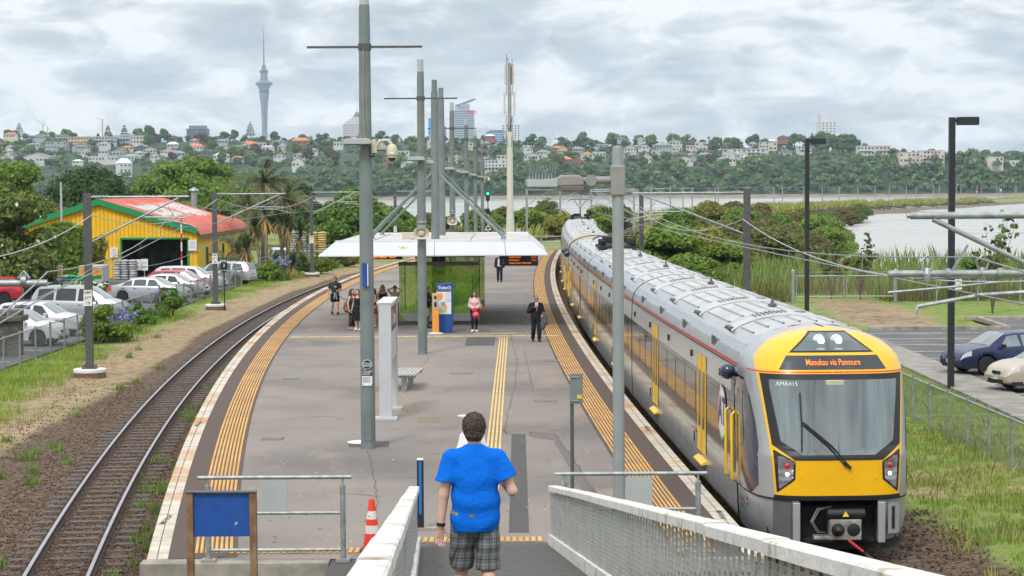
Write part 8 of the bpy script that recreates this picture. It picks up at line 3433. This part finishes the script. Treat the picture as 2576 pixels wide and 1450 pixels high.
def cloth(name,c,var=.06):
	return mat('cloth_'+name,c,.85,var=var,scale=4,bump=.15,bscale=60,spec=.2)
SKINS={'fair':mat('skin_fair',(.60,.36,.27),.5,var=.08,scale=9),'tan':mat('skin_tan',(.42,.235,.16),.5,var=.08,scale=9),'brown':mat('skin_brown',(.24,.135,.09),.5,var=.08,scale=9)}
HAIRS={'brown':mat('hair_brown',(.055,.032,.020),.55,var=.3,scale=30,bump=.4,bscale=90),'dark':mat('hair_dark',(.02,.014,.011),.5,var=.3,scale=30,bump=.4,bscale=90),'blond':mat('hair_blond',(.36,.25,.13),.55,var=.25,scale=25,bump=.4,bscale=80),'ginger':mat('hair_ginger',(.26,.13,.07),.6,var=.25,scale=30),'auburn':mat('hair_auburn',(.13,.055,.028),.55,var=.25,scale=30)}
def person(label,loc,rz,H=1.75,h=.011,skin='fair',hair=('brown','short'),arms=None,legs=None,top=None,bottom=None,shoes=None,glasses=False,fem=False,build=1.0,fold=0.0,head_tilt=0.0):
	"""faces -Y before rotation; A = local +x side, B = local -x side; joint positions are for 1.75 m and scaled"""
	s=H/1.75
	t=thing('person',label,'person',loc,rz,None)
	w_=(.165 if fem else .19)*build
	ar={'A':dict(e=(.245,.02,1.13),w=(.27,-.05,.88),curl=.5,n=(-1,0,0)),'B':dict(e=(-.245,.02,1.13),w=(-.27,-.05,.88),curl=.5,n=(1,0,0))}
	lg={'A':dict(k=(.10,-.03,.49),a=(.10,.03,.085),f=(0,-1)),'B':dict(k=(-.10,-.03,.49),a=(-.10,.03,.085),f=(0,-1))}
	for k,v in(arms or{}).items():
		ar[k].update(v)
	for k,v in(legs or{}).items():
		lg[k].update(v)
	S_=lambda p:np.array(p,float)*s
	B=SDF(h)
	B.scale=s
	hx=.092
	sh={'A':(w_,.01,1.395),'B':(-w_,.01,1.395)}
	hp={'A':(hx,0,.93),'B':(-hx,0,.93)}
	hc=np.array((0,-.015-head_tilt*.06,1.625-abs(head_tilt)*.015))
	def torso(S,g,k=.05):
		S.ell(S_((0,.005,.95)),S_((.165*build+g,.115*build+g,.13+g)),k*s)
		S.cap(S_((0,.005,1.0)),S_((0,0,1.16)),(.135 if not fem else .118)*s*build+g,None,k*s,sc=(1,1.25,1))
		S.ell(S_((0,.0,1.28)),S_((.168*build+g,.118*build+g,.19+g)),k*s)
		for sx in(-1,1):
			S.cap(S_((sx*.03,.012,1.445)),S_((sx*w_*.86,.01,1.395)),.05*s+g*.7,.052*s+g*.8,k*s)
		if fem:
			for x in(-.075,.075):
				S.ell(S_((x,-.085,1.27)),S_((.065+g,.05+g,.06+g)),.03*s)
	def upper_arm(S,sd,f,r0,r1,clip=False):
		a,b=np.array(sh[sd]),np.array(ar[sd]['e'])
		e=a+(b-a)*f
		S.cap(S_(a),S_(e),r0*s,r1*s,.04*s,clip=(S_(e),e-a)if clip else None)
	torso(B,0)
	B.cap(S_((0,.01,1.42)),S_((0,-.0-head_tilt*.02,1.56)),(.055 if not fem else .046)*s,.052*s if not fem else .044*s,.03*s)
	for sd,sx in(('A',1),('B',-1)):
		upper_arm(B,sd,1,(.052 if not fem else .042)*build,.040 if not fem else .034)
		e,wr=np.array(ar[sd]['e']),np.array(ar[sd]['w'])
		B.cap(S_(e),S_(wr),(.041 if not fem else .034)*s,(.028 if not fem else .024)*s,.015*s)
		d=(wr-e)/np.linalg.norm(wr-e)
		nrm=np.array(ar[sd]['n'],float)
		nrm=nrm-d*(nrm@d)
		nrm/=np.linalg.norm(nrm)
		side=np.cross(d,nrm)
		thumb_s=ar[sd].get('th',1)
		if side@np.array((0,-1,.2))*thumb_s<0:
			side=-side
		pc=wr+d*.05
		for q in(-.022,0,.022):
			B.cap(S_(wr+d*.015+side*q*.6),S_(wr+d*.085+side*q),.015*s,.0135*s,.01)
		cu=ar[sd]['curl']
		for i in range(4):
			q=(1.5-i)*.0195
			L=(.072,.08,.075,.058)[i]
			b0=wr+d*.088+side*q
			d1=d*math.cos(cu*.7)+nrm*math.sin(cu*.7)+side*q*2.5
			d2=d*math.cos(cu*1.7)+nrm*math.sin(cu*1.7)
			m1=b0+d1*L*.5
			rf=max(.0085,h*.85)
			B.cap(S_(b0),S_(m1),rf*s,rf*.95*s,.004)
			B.cap(S_(m1),S_(m1+d2*L*.52),rf*.95*s,rf*.85*s,.004)
		tb=wr+d*.03+side*.028
		tm=tb+(d*.55+side*.75+nrm*.25)*.042
		B.cap(S_(tb),S_(tm),.012*s,.0105*s,.008)
		B.cap(S_(tm),S_(tm+(d*.85+side*.3+nrm*.35)*.034),.0105*s,.009*s,.004)
	for sd in 'AB':
		kn,an=np.array(lg[sd]['k']),np.array(lg[sd]['a'])
		B.cap(S_(hp[sd]),S_(kn),.088*s*(build**.5),.056*s,.04*s)
		B.cap(S_(kn),S_(kn+(an-kn)*.35+np.array((0,.018,0))),.052*s,.055*s,.03*s)
		B.cap(S_(kn+(an-kn)*.35+np.array((0,.014,0))),S_(an),.050*s,.035*s,.03*s)
		f2=lg[sd]['f']
		n2=math.hypot(*f2)
		fd=np.array((f2[0]/n2,f2[1]/n2,lg[sd].get('fz',0)))
		B.cap(S_(an-fd*.03-np.array((0,0,.04))),S_(an+fd*.14-np.array((0,0,.052))),.036*s,.028*s,.02)
	B.ell(S_(hc),S_((.081,.099,.115)),.02*s)
	B.ell(S_(hc+(0,-.035,-.06)),S_((.055,.055,.058)),.03*s)
	B.cap(S_(hc+(0,-.09,.005)),S_(hc+(0,-.112,-.03)),.010*s,.014*s,.015)
	for sx in(-1,1):
		B.ell(S_(hc+(sx*.080,.012,-.012)),S_((.012,.022,.033)),.008)
	V_,Q_=B.mesh()
	np_mesh('body',V_,Q_,SKINS[skin],t,smooth=True)
	m=MB()
	for sx in(-1,1):
		m.ball(tuple(S_(hc+(sx*.031,-.088,.006))),(.012*s,.008*s,.007*s),8,6)
		m.bar(S_(hc+(sx*.016,-.097,.026)),S_(hc+(sx*.046,-.089,.027)),.006*s,.007*s)
	m.build('eyes',HAIRS['dark'],t,smooth=True)
	m=MB()
	m.ball(tuple(S_(hc+(0,-.091,-.062))),(.023*s,.008*s,.007*s),10,5)
	m.build('mouth',mat('lips',(.38,.13,.11),.45,var=0),t,smooth=True)
	if glasses:
		m=MB()
		for sx in(-1,1):
			m.ball(tuple(S_(hc+(sx*.034,-.098,.006))),(.028*s,.010*s,.019*s),10,6)
			m.bar(S_(hc+(sx*.06,-.088,.012)),S_(hc+(sx*.083,.01,.008)),.006*s,.009*s)
		m.bar(S_(hc+(-.02,-.105,.01)),S_(hc+(.02,-.105,.01)),.007*s,.006*s)
		m.build('sunglasses',M_GLASSD,t,smooth=True)
	hcol,hst=hair
	HR=SDF(max(h*.8,.007))
	HR.scale=s
	HR.ell(S_(hc+(0,.012,.020)),S_((.091,.105,.114)),.0,clip=[(S_(hc+(0,-.055,.045)),(0,-.85,-.55)),(S_(hc+(0,.03,-.055)),(0,-.35,-1))])
	if hst=='short':
		HR.ell(S_(hc+(0,.01,.045)),S_((.090,.102,.094)),.02,clip=(S_(hc+(0,-.07,.045)),(0,-.75,-.6)))
		HR.cap(S_(hc+(-.03,.07,-.05)),S_(hc+(.03,.07,-.05)),.035*s,None,.03)
	elif hst=='long':
		for sx in(-1,1):
			HR.cap(S_(hc+(sx*.068,.005,.03)),S_(hc+(sx*.098,-.01,-.16)),.033*s,.038*s,.03)
			HR.cap(S_(hc+(sx*.098,-.01,-.16)),S_(hc+(sx*.10,-.055,-.34)),.038*s,.022*s,.03)
		for x in(-.05,0,.05):
			HR.cap(S_(hc+(x,.075,.0)),S_(hc+(x*1.4,.115,-.22)),.045*s,.045*s,.04)
			HR.cap(S_(hc+(x*1.4,.115,-.22)),S_(hc+(x*1.3,.12,-.42)),.045*s,.02*s,.04)
	elif hst=='bun':
		HR.ell(S_(hc+(-.01,.03,.135)),S_((.045,.045,.04)),.02)
	elif hst=='balding':
		HR.pr=[]
		HR.ell(S_(hc+(0,.03,-.005)),S_((.083,.085,.085)),0,clip=[(S_(hc+(0,-.03,0)),(0,-1,0)),(S_(hc+(0,0,.055)),(0,-.2,1))])
		HR.ell(S_(hc+(0,.012,.024)),S_((.081,.096,.100)),.0,clip=[(S_(hc+(0,-.06,.07)),(0,-.8,-.6)),(S_(hc+(0,.03,-.055)),(0,-.35,-1))])
	V_,Q_=HR.mesh(fold=.0)
	V_=V_+(np.random.default_rng(3).normal(size=V_.shape)*(.0034 if h<.009 else .002))
	np_mesh('hair',V_,Q_,HAIRS[hcol],t,smooth=True)
	if top:
		C_=SDF(h)
		C_.scale=s
		g=top.get('g',.016)
		hem=top.get('hem',.86)
		torso(C_,g*s,.05)
		if hem<.9:
			for sx in(-1,1):
				C_.cap(S_((sx*.072,.0,hem-.05)),S_((sx*.062,.0,1.22)),(.112*build+g)*s,(.105*build+g)*s,.06,sc=(1,1.02,1))
		if top.get('sleeve',0)>0:
			for sd in 'AB':
				upper_arm(C_,sd,min(1,top['sleeve']),(.056 if not fem else .047)*build+g,(.052 if not fem else .042)+g+top.get('flare',.0),clip=top['sleeve']<=1)
				if top['sleeve']>1:
					e,wr=np.array(ar[sd]['e']),np.array(ar[sd]['w'])
					C_.cap(S_(e),S_(e+(wr-e)*(top['sleeve']-1)),.046*s+g,.036*s+g,.03*s,clip=(S_(e+(wr-e)*(top['sleeve']-1)),wr-e))
		cut=[(S_((0,0,hem)),(.0,top.get('tilt',0),-1))]
		if 'neck' in top:
			cut.append((S_((0,0,top['neck'])),(0,0,1)))
		else:
			C_.cap(S_((0,.01,1.42)),S_((0,.008,1.487)),(.062 if not fem else .055)*s+g*.35,None,.03*s,clip=(S_((0,.0,1.492)),(0,-.35,1)))
		V_,Q_=C_.mesh(fold=fold or .0022,cut=cut)
		np_mesh(top.get('name','shirt'),V_,Q_,top['m'],t,smooth=True)
	if bottom:
		C_=SDF(h)
		C_.scale=s
		g=bottom.get('g',.014)
		if bottom['kind']=='skirt':
			zt__,zb__,rb__=bottom.get('top',1.02),bottom['hem'],bottom.get('r',.21)
			C_.cap(S_((0,.0,zb__)),S_((0,.005,.93)),rb__*s,.175*s,.03,clip=(S_((0,0,zb__)),(0,0,-1)),sc=(1,1.25,1))
			C_.ell(S_((0,.005,.95)),S_((.172,.125,.14)),.03)
			V_,Q_=C_.mesh(fold=.003,cut=[(S_((0,0,zt__)),(0,0,1))])
		else:
			C_.ell(S_((0,.005,.95)),S_((.168*build+g,.118*build+g,.135)),.05)
			f=bottom.get('len',2.0)
			for sd in 'AB':
				hp_,kn,an=np.array(hp[sd]),np.array(lg[sd]['k']),np.array(lg[sd]['a'])
				e=hp_+(kn-hp_)*min(1,f)
				C_.cap(S_(hp_),S_(e),.092*s*(build**.5)+g,bottom.get('rk',.060)*s+g,.03,clip=(S_(e),e-hp_)if f<=1 else None)
				if f>1:
					e2=kn+(an-kn)*(f-1)
					C_.cap(S_(kn),S_(e2),bottom.get('rk',.060)*s+g,bottom.get('ra',.048)*s+g,.03,clip=(S_(e2),e2-kn))
			V_,Q_=C_.mesh(fold=bottom.get('fold',.002),cut=[(S_((0,0,bottom.get('top',1.03))),(0,0,1))])
		np_mesh(bottom.get('name','trousers'),V_,Q_,bottom['m'],t,smooth=True)
	if shoes:
		for sd in 'AB':
			an=np.array(lg[sd]['a'])
			f2=lg[sd]['f']
			n2=math.hypot(*f2)
			fd=np.array((f2[0]/n2,f2[1]/n2,lg[sd].get('fz',0)))
			C_=SDF(h)
			C_.scale=s
			C_.cap(S_(an-fd*.035-np.array((0,0,.035))),S_(an+fd*.15-np.array((0,0,.045))),.050*s,.040*s,.02)
			C_.cap(S_(an-np.array((0,0,.01))),S_(an+np.array((0,0,.02))),.048*s,.046*s,.02)
			V_,Q_=C_.mesh(cut=[(S_((0,0,an[2]-.083)),(0,0,-1))]if not lg[sd].get('fz')else None)
			np_mesh('shoe',V_,Q_,shoes,t,smooth=True)
	return t
def at_foot(u,v,z=0):
	p=G(u,v,z)
	return(p.x,p.y,z)
M_PLAID=bpy.data.materials.new('grey_plaid')
pn_,pl_=nodes_of(M_PLAID)
pb_=pn_['Principled BSDF']
pb_.inputs['Roughness'].default_value=.9
ptc=pn_.new('ShaderNodeTexCoord')
psx=pn_.new('ShaderNodeSeparateXYZ')
pl_.new(ptc.outputs['Object'],psx.inputs['Vector'])
def pmath(op,a,b=0.0):
	m=pn_.new('ShaderNodeMath')
	m.operation=op
	for i,x in enumerate((a,b)):
		if isinstance(x,(int,float)):
			m.inputs[i].default_value=x
		else:
			pl_.new(x,m.inputs[i])
	return m.outputs[0]
def lines(co_,period,w__,ph=0.0):
	fr=pmath('FRACT',pmath('MULTIPLY',pmath('ADD',co_,10+ph),1/period))
	return pmath('LESS_THAN',pmath('ABSOLUTE',pmath('ADD',fr,-.5)),w__)
xs_=pmath('ADD',psx.outputs['X'],pmath('MULTIPLY',psx.outputs['Y'],.6))
dk=pmath('ADD',lines(xs_,.075,.07),pmath('ADD',lines(psx.outputs['Z'],.085,.06),pmath('ADD',lines(xs_,.075,.025,.018),lines(psx.outputs['Z'],.085,.025,.02))))
lt=pmath('ADD',lines(xs_,.075,.035,.037),lines(psx.outputs['Z'],.085,.03,.042))
pr_=pn_.new('ShaderNodeValToRGB')
pe=pr_.color_ramp.elements
pe.new(.5)
for q_i,(p_,c_5)in enumerate(((0,(.34,.36,.38)),(.5,(.155,.16,.165)),(1,(.035,.037,.042)))):
	pe[q_i].position,pe[q_i].color=p_,(*c_5,1)
pl_.new(pmath('ADD',.5,pmath('SUBTRACT',pmath('MULTIPLY',dk,.4),pmath('MULTIPLY',lt,.3))),pr_.inputs['Fac'])
pl_.new(pr_.outputs['Color'],pb_.inputs['Base Color'])
zr=ramp_z(16.4)
pm_=person('man in bright blue t-shirt and grey plaid shorts walking down the ramp',(-.315,16.4,zr),PI+.03,1.76,.0075,'fair',('brown','short'),arms={'A':dict(e=(.248,.03,1.10),w=(.275,.03,.845),curl=.45,n=(-.3,.9,0),th=1),'B':dict(e=(-.305,.05,1.13),w=(-.215,-.20,1.19),curl=1.0,n=(.8,0,.3))},legs={'A':dict(k=(.11,-.12,.50),a=(.11,-.16,.085)),'B':dict(k=(-.11,-.02,.49),a=(-.11,.26,.12),fz=-.25)},top=dict(m=mat('bright_blue_cotton',(.004,.14,.66),.85,var=.05,scale=3,bump=.7,bscale=22,spec=.1),g=.017,hem=.80,sleeve=.64,flare=.026,name='t_shirt',tilt=.06),fold=.0105,bottom=dict(kind='legs',m=M_PLAID,len=1.0,g=.016,rk=.084,name='shorts',fold=.003),shoes=cloth('dark_shoe',(.03,.03,.03)),build=1.0)
s_=1.76/1.75
m=MB()
e_,w__=Vector((.248,.03,1.10))*s_,Vector((.275,.03,.845))*s_
m.cyl(w__.lerp(e_,.02),w__.lerp(e_,.12),.036,n=16)
m.build('wristband',M_BLACK,pm_,smooth=True,auto=.7)
pw=person('person in loose white shirt looking at a phone, hidden by the man in blue',(-.74,36.6,0),.1,1.64,.011,'tan',('auburn','bun'),fem=True,arms={'B':dict(e=(-.235,-.03,1.14),w=(-.10,-.24,1.20),curl=1.3,n=(.2,.6,.5)),'A':dict(e=(.24,.0,1.13),w=(.20,-.16,.95))},head_tilt=.5,top=dict(m=cloth('white',(.72,.73,.78)),g=.03,hem=.84,sleeve=1.4,name='shirt'),bottom=dict(kind='legs',m=cloth('jeans',(.05,.07,.13)),len=1.95,name='trousers'),shoes=cloth('white_shoe',(.7,.7,.7)))
ph=thing('phone','dark phone held up by the person in the white shirt','phone',(-.74-.075,36.6-.30,1.17))
m=MB()
m.box((0,0,0),(.075,.02,.15),M=Matrix.Rotation(-.5,3,'X')@Matrix.Rotation(1.2,3,'Y'))
m.build('case',M_BLACK,ph,bevel=.006)
M_SHOE,M_SHOEW=cloth('dark_shoe',(.03,.03,.03)),cloth('white_shoe',(.7,.7,.7))
WALK={'A':dict(k=(.10,-.12,.50),a=(.10,-.15,.085)),'B':dict(k=(-.10,.0,.49),a=(-.10,.22,.11),fz=-.2)}
p=person('man with sunglasses and shirt tied round his waist walking by the left platform edge',at_foot(843,792),.25,1.78,.012,'fair',('ginger','short'),glasses=True,arms={'B':dict(e=(-.28,.02,1.14),w=(-.31,-.02,.90)),'A':dict(e=(.27,.0,1.13),w=(.10,-.24,1.10),curl=1.6,n=(-.5,.3,0))},legs=WALK,top=dict(m=cloth('charcoal_tee',(.045,.05,.048)),g=.02,hem=.9,sleeve=.7,flare=.012,name='t_shirt'),bottom=dict(kind='legs',m=cloth('black',(.015,.016,.02)),len=.78,g=.02,rk=.085,name='shorts'),shoes=M_SHOE,build=1.05)
C_=SDF(.012)
C_.scale=1
C_.cap((0,.01,.98),(0,.03,.74),.19,.23,.03,sc=(1,1.2,1),clip=[((0,0,.70),(0,0,-1)),((0,.02,.9),(0,-1,.15))])
C_.cap((-.17,-.06,1.0),(.17,-.06,1.0),.045,.045,.03)
C_.cap((.02,-.15,.98),(.07,-.16,.72),.04,.03,.03)
C_.cap((-.02,-.15,.98),(-.06,-.16,.74),.04,.03,.03)
V_,Q_=C_.mesh(fold=.004)
np_mesh('tied_shirt',V_,Q_,cloth('pale_denim',(.30,.36,.44)),p,smooth=True)
m=MB()
m.poly([(-.07,-.155,1.34),(.06,-.155,1.35),(.05,-.152,1.27),(-.03,-.15,1.24)])
m.build('shirt_print',MATS['far_wall_s'],p)
p=person('woman with brown hair and dark patterned trousers left of the nearest pole',at_foot(886,829),.95,1.68,.012,'fair',('brown','long'),fem=True,top=dict(m=cloth('dark_floral',(.03,.035,.05),.6),g=.012,hem=.95,neck=1.36,name='top'),bottom=dict(kind='legs',m=cloth('dark_floral',(.03,.035,.05),.6),len=1.85,g=.02,rk=.075,ra=.06,name='trousers'))
bp_=thing('backpack','brown and orange backpack hanging at the hip of the patterned woman','backpack',at_foot(877,829))
m=MB()
m.ball((-.06,.1,.92),(.17,.13,.24),14,9)
m.build('bag',mat('bag_camouflage',(.09,.06,.04),.85,var=.3,scale=9,col2=(.34,.11,.06),lo=.45,hi=.6),bp_,smooth=True)
m=MB()
m.ball((-.06,-.0,.84),(.11,.06,.11),12,7)
m.build('pocket',mat('pocket_rust',(.36,.12,.06),.85,var=.2),bp_,smooth=True)
m=MB()
for dx in(-.05,.05):
	m.tube([(-.06+dx,.1,1.14),(.02+dx,.1,1.3),(.1+dx,.12,1.4)],.012,5)
m.build('strap',M_BLACK,bp_)
lp=thing('straps','two dark straps stretched from the walking man to the backpack','strap',at_foot(860,800))
a_,b_=P(845,738,at_foot(843,792)[1]-.2),P(880,757,at_foot(877,829)[1])
L0=Vector(lp.location)
m=MB()
for dz in(0,.05):
	m.tube([a_-L0+Vector((0,0,dz*.3)),(a_+b_)/2-L0-Vector((0,0,.05+dz)),b_-L0-Vector((0,0,dz))],.012,5)
m.build('strap',M_BLACK,lp)
person('woman with long brown hair in a black dress half behind the nearest pole',at_foot(901,832),-.5,1.70,.012,'fair',('auburn','long'),fem=True,top=dict(m=cloth('black',(.015,.016,.02)),g=.012,hem=.95,neck=1.38,name='top'),bottom=dict(kind='skirt',m=cloth('black',(.015,.016,.02)),hem=.42,r=.17,name='skirt'),shoes=M_SHOEW)
person('woman in a dark red dress between the nearest pole and the totem',at_foot(940,824),-.9,1.66,.012,'tan',('auburn','long'),fem=True,top=dict(m=cloth('dark_red',(.20,.02,.03),.3),g=.012,hem=.9,neck=1.38,name='dress_top'),bottom=dict(kind='skirt',m=cloth('dark_red',(.20,.02,.03)),hem=.62,r=.20,name='skirt'),shoes=cloth('sandal',(.45,.3,.2)),arms={'A':dict(e=(.2,-.06,1.13),w=(.05,-.22,1.12)),'B':dict(e=(-.21,-.02,1.13),w=(-.12,-.2,1.05))})
person('blonde woman with sunglasses and black top with folded arms behind the totem',at_foot(963,818),.12,1.72,.012,'tan',('blond','long'),fem=True,glasses=True,arms={'A':dict(e=(.235,-.03,1.15),w=(.0,-.20,1.10),curl=.6,n=(0,.5,-.5)),'B':dict(e=(-.235,-.03,1.15),w=(.03,-.19,1.07),curl=.6,n=(0,.5,.5))},top=dict(m=cloth('black',(.015,.016,.02)),g=.012,hem=.98,neck=1.37,name='tank_top'),bottom=dict(kind='skirt',m=cloth('charcoal_skirt',(.05,.05,.06)),hem=.5,r=.19,name='skirt'),shoes=M_SHOE)
person('woman in a beige dress with both arms raised beside the green screen',at_foot(994,817),-.2,1.66,.012,'tan',('brown','short'),fem=True,arms={'A':dict(e=(.31,-.03,1.56),w=(.11,.0,1.66),curl=1.0,n=(-.5,0,.5)),'B':dict(e=(-.31,-.03,1.56),w=(-.11,.0,1.66),curl=1.0,n=(.5,0,.5))},top=dict(m=cloth('beige',(.44,.37,.28)),g=.012,hem=.9,sleeve=.3,name='dress_top'),bottom=dict(kind='skirt',m=cloth('beige',(.44,.37,.28)),hem=.60,r=.185,name='skirt'),shoes=cloth('sandal',(.45,.3,.2)))
p=person('man in dark jacket and shorts bent over the ticket machine',at_foot(1074,826),1.2,1.74,.012,'brown',('dark','short'),head_tilt=1.0,arms={'A':dict(e=(.24,-.10,1.15),w=(.14,-.34,1.10)),'B':dict(e=(-.24,-.10,1.15),w=(-.12,-.34,1.12))},top=dict(m=cloth('black_jacket',(.016,.016,.018)),g=.03,hem=.86,sleeve=1.95,name='jacket'),bottom=dict(kind='legs',m=cloth('sand',(.36,.27,.2)),len=.95,g=.02,rk=.085,name='shorts'),shoes=M_SHOE)
m=MB()
m.ball((0,.2,1.22),(.17,.12,.25),14,9)
bpk=thing('backpack','black backpack worn by the man at the ticket machine','backpack',p.location,1.2)
m.build('bag',M_BLACK,bpk,smooth=True)
pg=person('woman in pale pink jumper and black leggings holding a red bag',at_foot(1194,836),.05,1.66,.011,'tan',('brown','long'),fem=True,arms={'A':dict(e=(.235,-.02,1.13),w=(.06,-.20,1.02),curl=1.4,n=(-.3,.6,0)),'B':dict(e=(-.225,.0,1.12),w=(-.02,-.2,1.0),curl=1.4,n=(.3,.6,0))},legs={'A':dict(k=(.085,-.03,.49),a=(.075,.0,.085),f=(.25,-1)),'B':dict(k=(-.085,-.03,.49),a=(-.09,-.05,.085),f=(-.25,-1))},top=dict(m=cloth('pale_pink',(.68,.46,.46)),g=.02,hem=.92,sleeve=1.95,name='jumper'),bottom=dict(kind='legs',m=cloth('black',(.015,.016,.02)),len=1.95,g=.006,rk=.055,ra=.038,name='leggings'),shoes=M_SHOEW)
bg_=thing('shopping_bag','red plastic bag held in front by the woman in pink','bag',(pg.location.x+.05,pg.location.y-.27,0))
C_=SDF(.012)
C_.scale=1
C_.cap((-.06,0,.68),(-.05,0,.96),.09,.06,.06,sc=(1,1.5,1))
C_.cap((.08,0,.66),(.03,0,.92),.09,.06,.06,sc=(1,1.5,1))
V_,Q_=C_.mesh(fold=.006)
np_mesh('bag',V_,Q_,mat('red_plastic',(.55,.012,.045),.3,var=.1,scale=6),bg_,smooth=True)
m=MB()
for z_,w2_ in((.80,.14),(.76,.11),(.72,.15)):
	for j in range(3):
		m.box((-.05+j*.055,-.088,z_),(.035,.004,.022))
m.build('print',M_SIGNW,bg_)
hb=thing('shoulder_bag','tan shoulder bag at the side of the woman in pink','bag',(pg.location.x+.26,pg.location.y-.02,0))
m=MB()
m.ball((0,0,.98),(.09,.14,.16),12,8)
m.build('bag',mat('tan_leather',(.27,.145,.07),.5,var=.12),hb,smooth=True)
m=MB()
m.tube([(0,-.06,1.1),(-.06,-.07,1.3),(-.1,-.03,1.43),(-.08,.07,1.35),(0,.06,1.1)],.012,6)
m.build('strap',mat('tan_leather',(.27,.145,.07),.5),hb)
far_man=person('distant man in dark suit jacket over pale shirt below the arrivals display',at_foot(1257,710),0,1.78,.013,'fair',('brown','short'),legs=WALK,top=dict(m=cloth('navy_suit',(.022,.024,.035)),g=.025,hem=.84,sleeve=1.95,name='jacket'),bottom=dict(kind='legs',m=cloth('navy_suit',(.022,.024,.035)),len=1.97,g=.014,rk=.066,ra=.055),shoes=M_SHOE)
m=MB()
m.prism([(-.10,-.150,1.45),(.10,-.150,1.45),(.12,-.152,.98),(-.12,-.152,.98)],(0,-.012,0))
m.build('shirt_front',cloth('pale_blue',(.58,.62,.70)),far_man)
pb=person('businessman in black suit and sunglasses adjusting his tie',at_foot(1349,860),.12,1.75,.011,'tan',('dark','balding'),glasses=True,legs=WALK,arms={'B':dict(e=(-.29,-.02,1.15),w=(-.06,-.2,1.33),curl=1.5,n=(.5,.5,0)),'A':dict(e=(.265,.02,1.13),w=(.22,-.2,1.02),curl=1.2,n=(-.3,0,-.8))},top=dict(m=cloth('black_suit',(.016,.017,.022)),g=.024,hem=.82,sleeve=1.93,name='jacket'),bottom=dict(kind='legs',m=cloth('black_suit',(.016,.017,.022)),len=1.97,g=.016,rk=.068,ra=.058),shoes=M_SHOE,build=1.03)
m=MB()
m.prism([(-.055,-.140,1.50),(.055,-.140,1.50),(.045,-.165,1.35),(0,-.172,1.16),(-.045,-.165,1.35)],(0,-.01,0))
m.build('shirt_front',cloth('white',(.72,.73,.78)),pb)
m=MB()
m.prism([(-.018,-.155,1.48),(.018,-.155,1.48),(.024,-.182,1.24),(0,-.184,1.19),(-.024,-.182,1.24)],(0,-.006,0))
m.build('tie',cloth('pink_tie',(.50,.22,.26)),pb)
ct=thing('coat','grey coat draped over the businessman arm','coat',(pb.location.x+.27,pb.location.y-.16,0))
C_=SDF(.014)
C_.scale=1
for x,y,z0,z1,r in((0,0,.62,1.02,.085),(.06,.02,.68,1.05,.09),(-.05,.04,.52,.98,.08),(.1,0,.8,1.0,.08)):
	C_.cap((x,y,z0),(x*.6,y,z1),r,r*.8,.05,sc=(1,1.35,1))
V_,Q_=C_.mesh(fold=.009)
np_mesh('coat',V_,Q_,cloth('grey_wool',(.10,.105,.115),.2),ct,smooth=True)
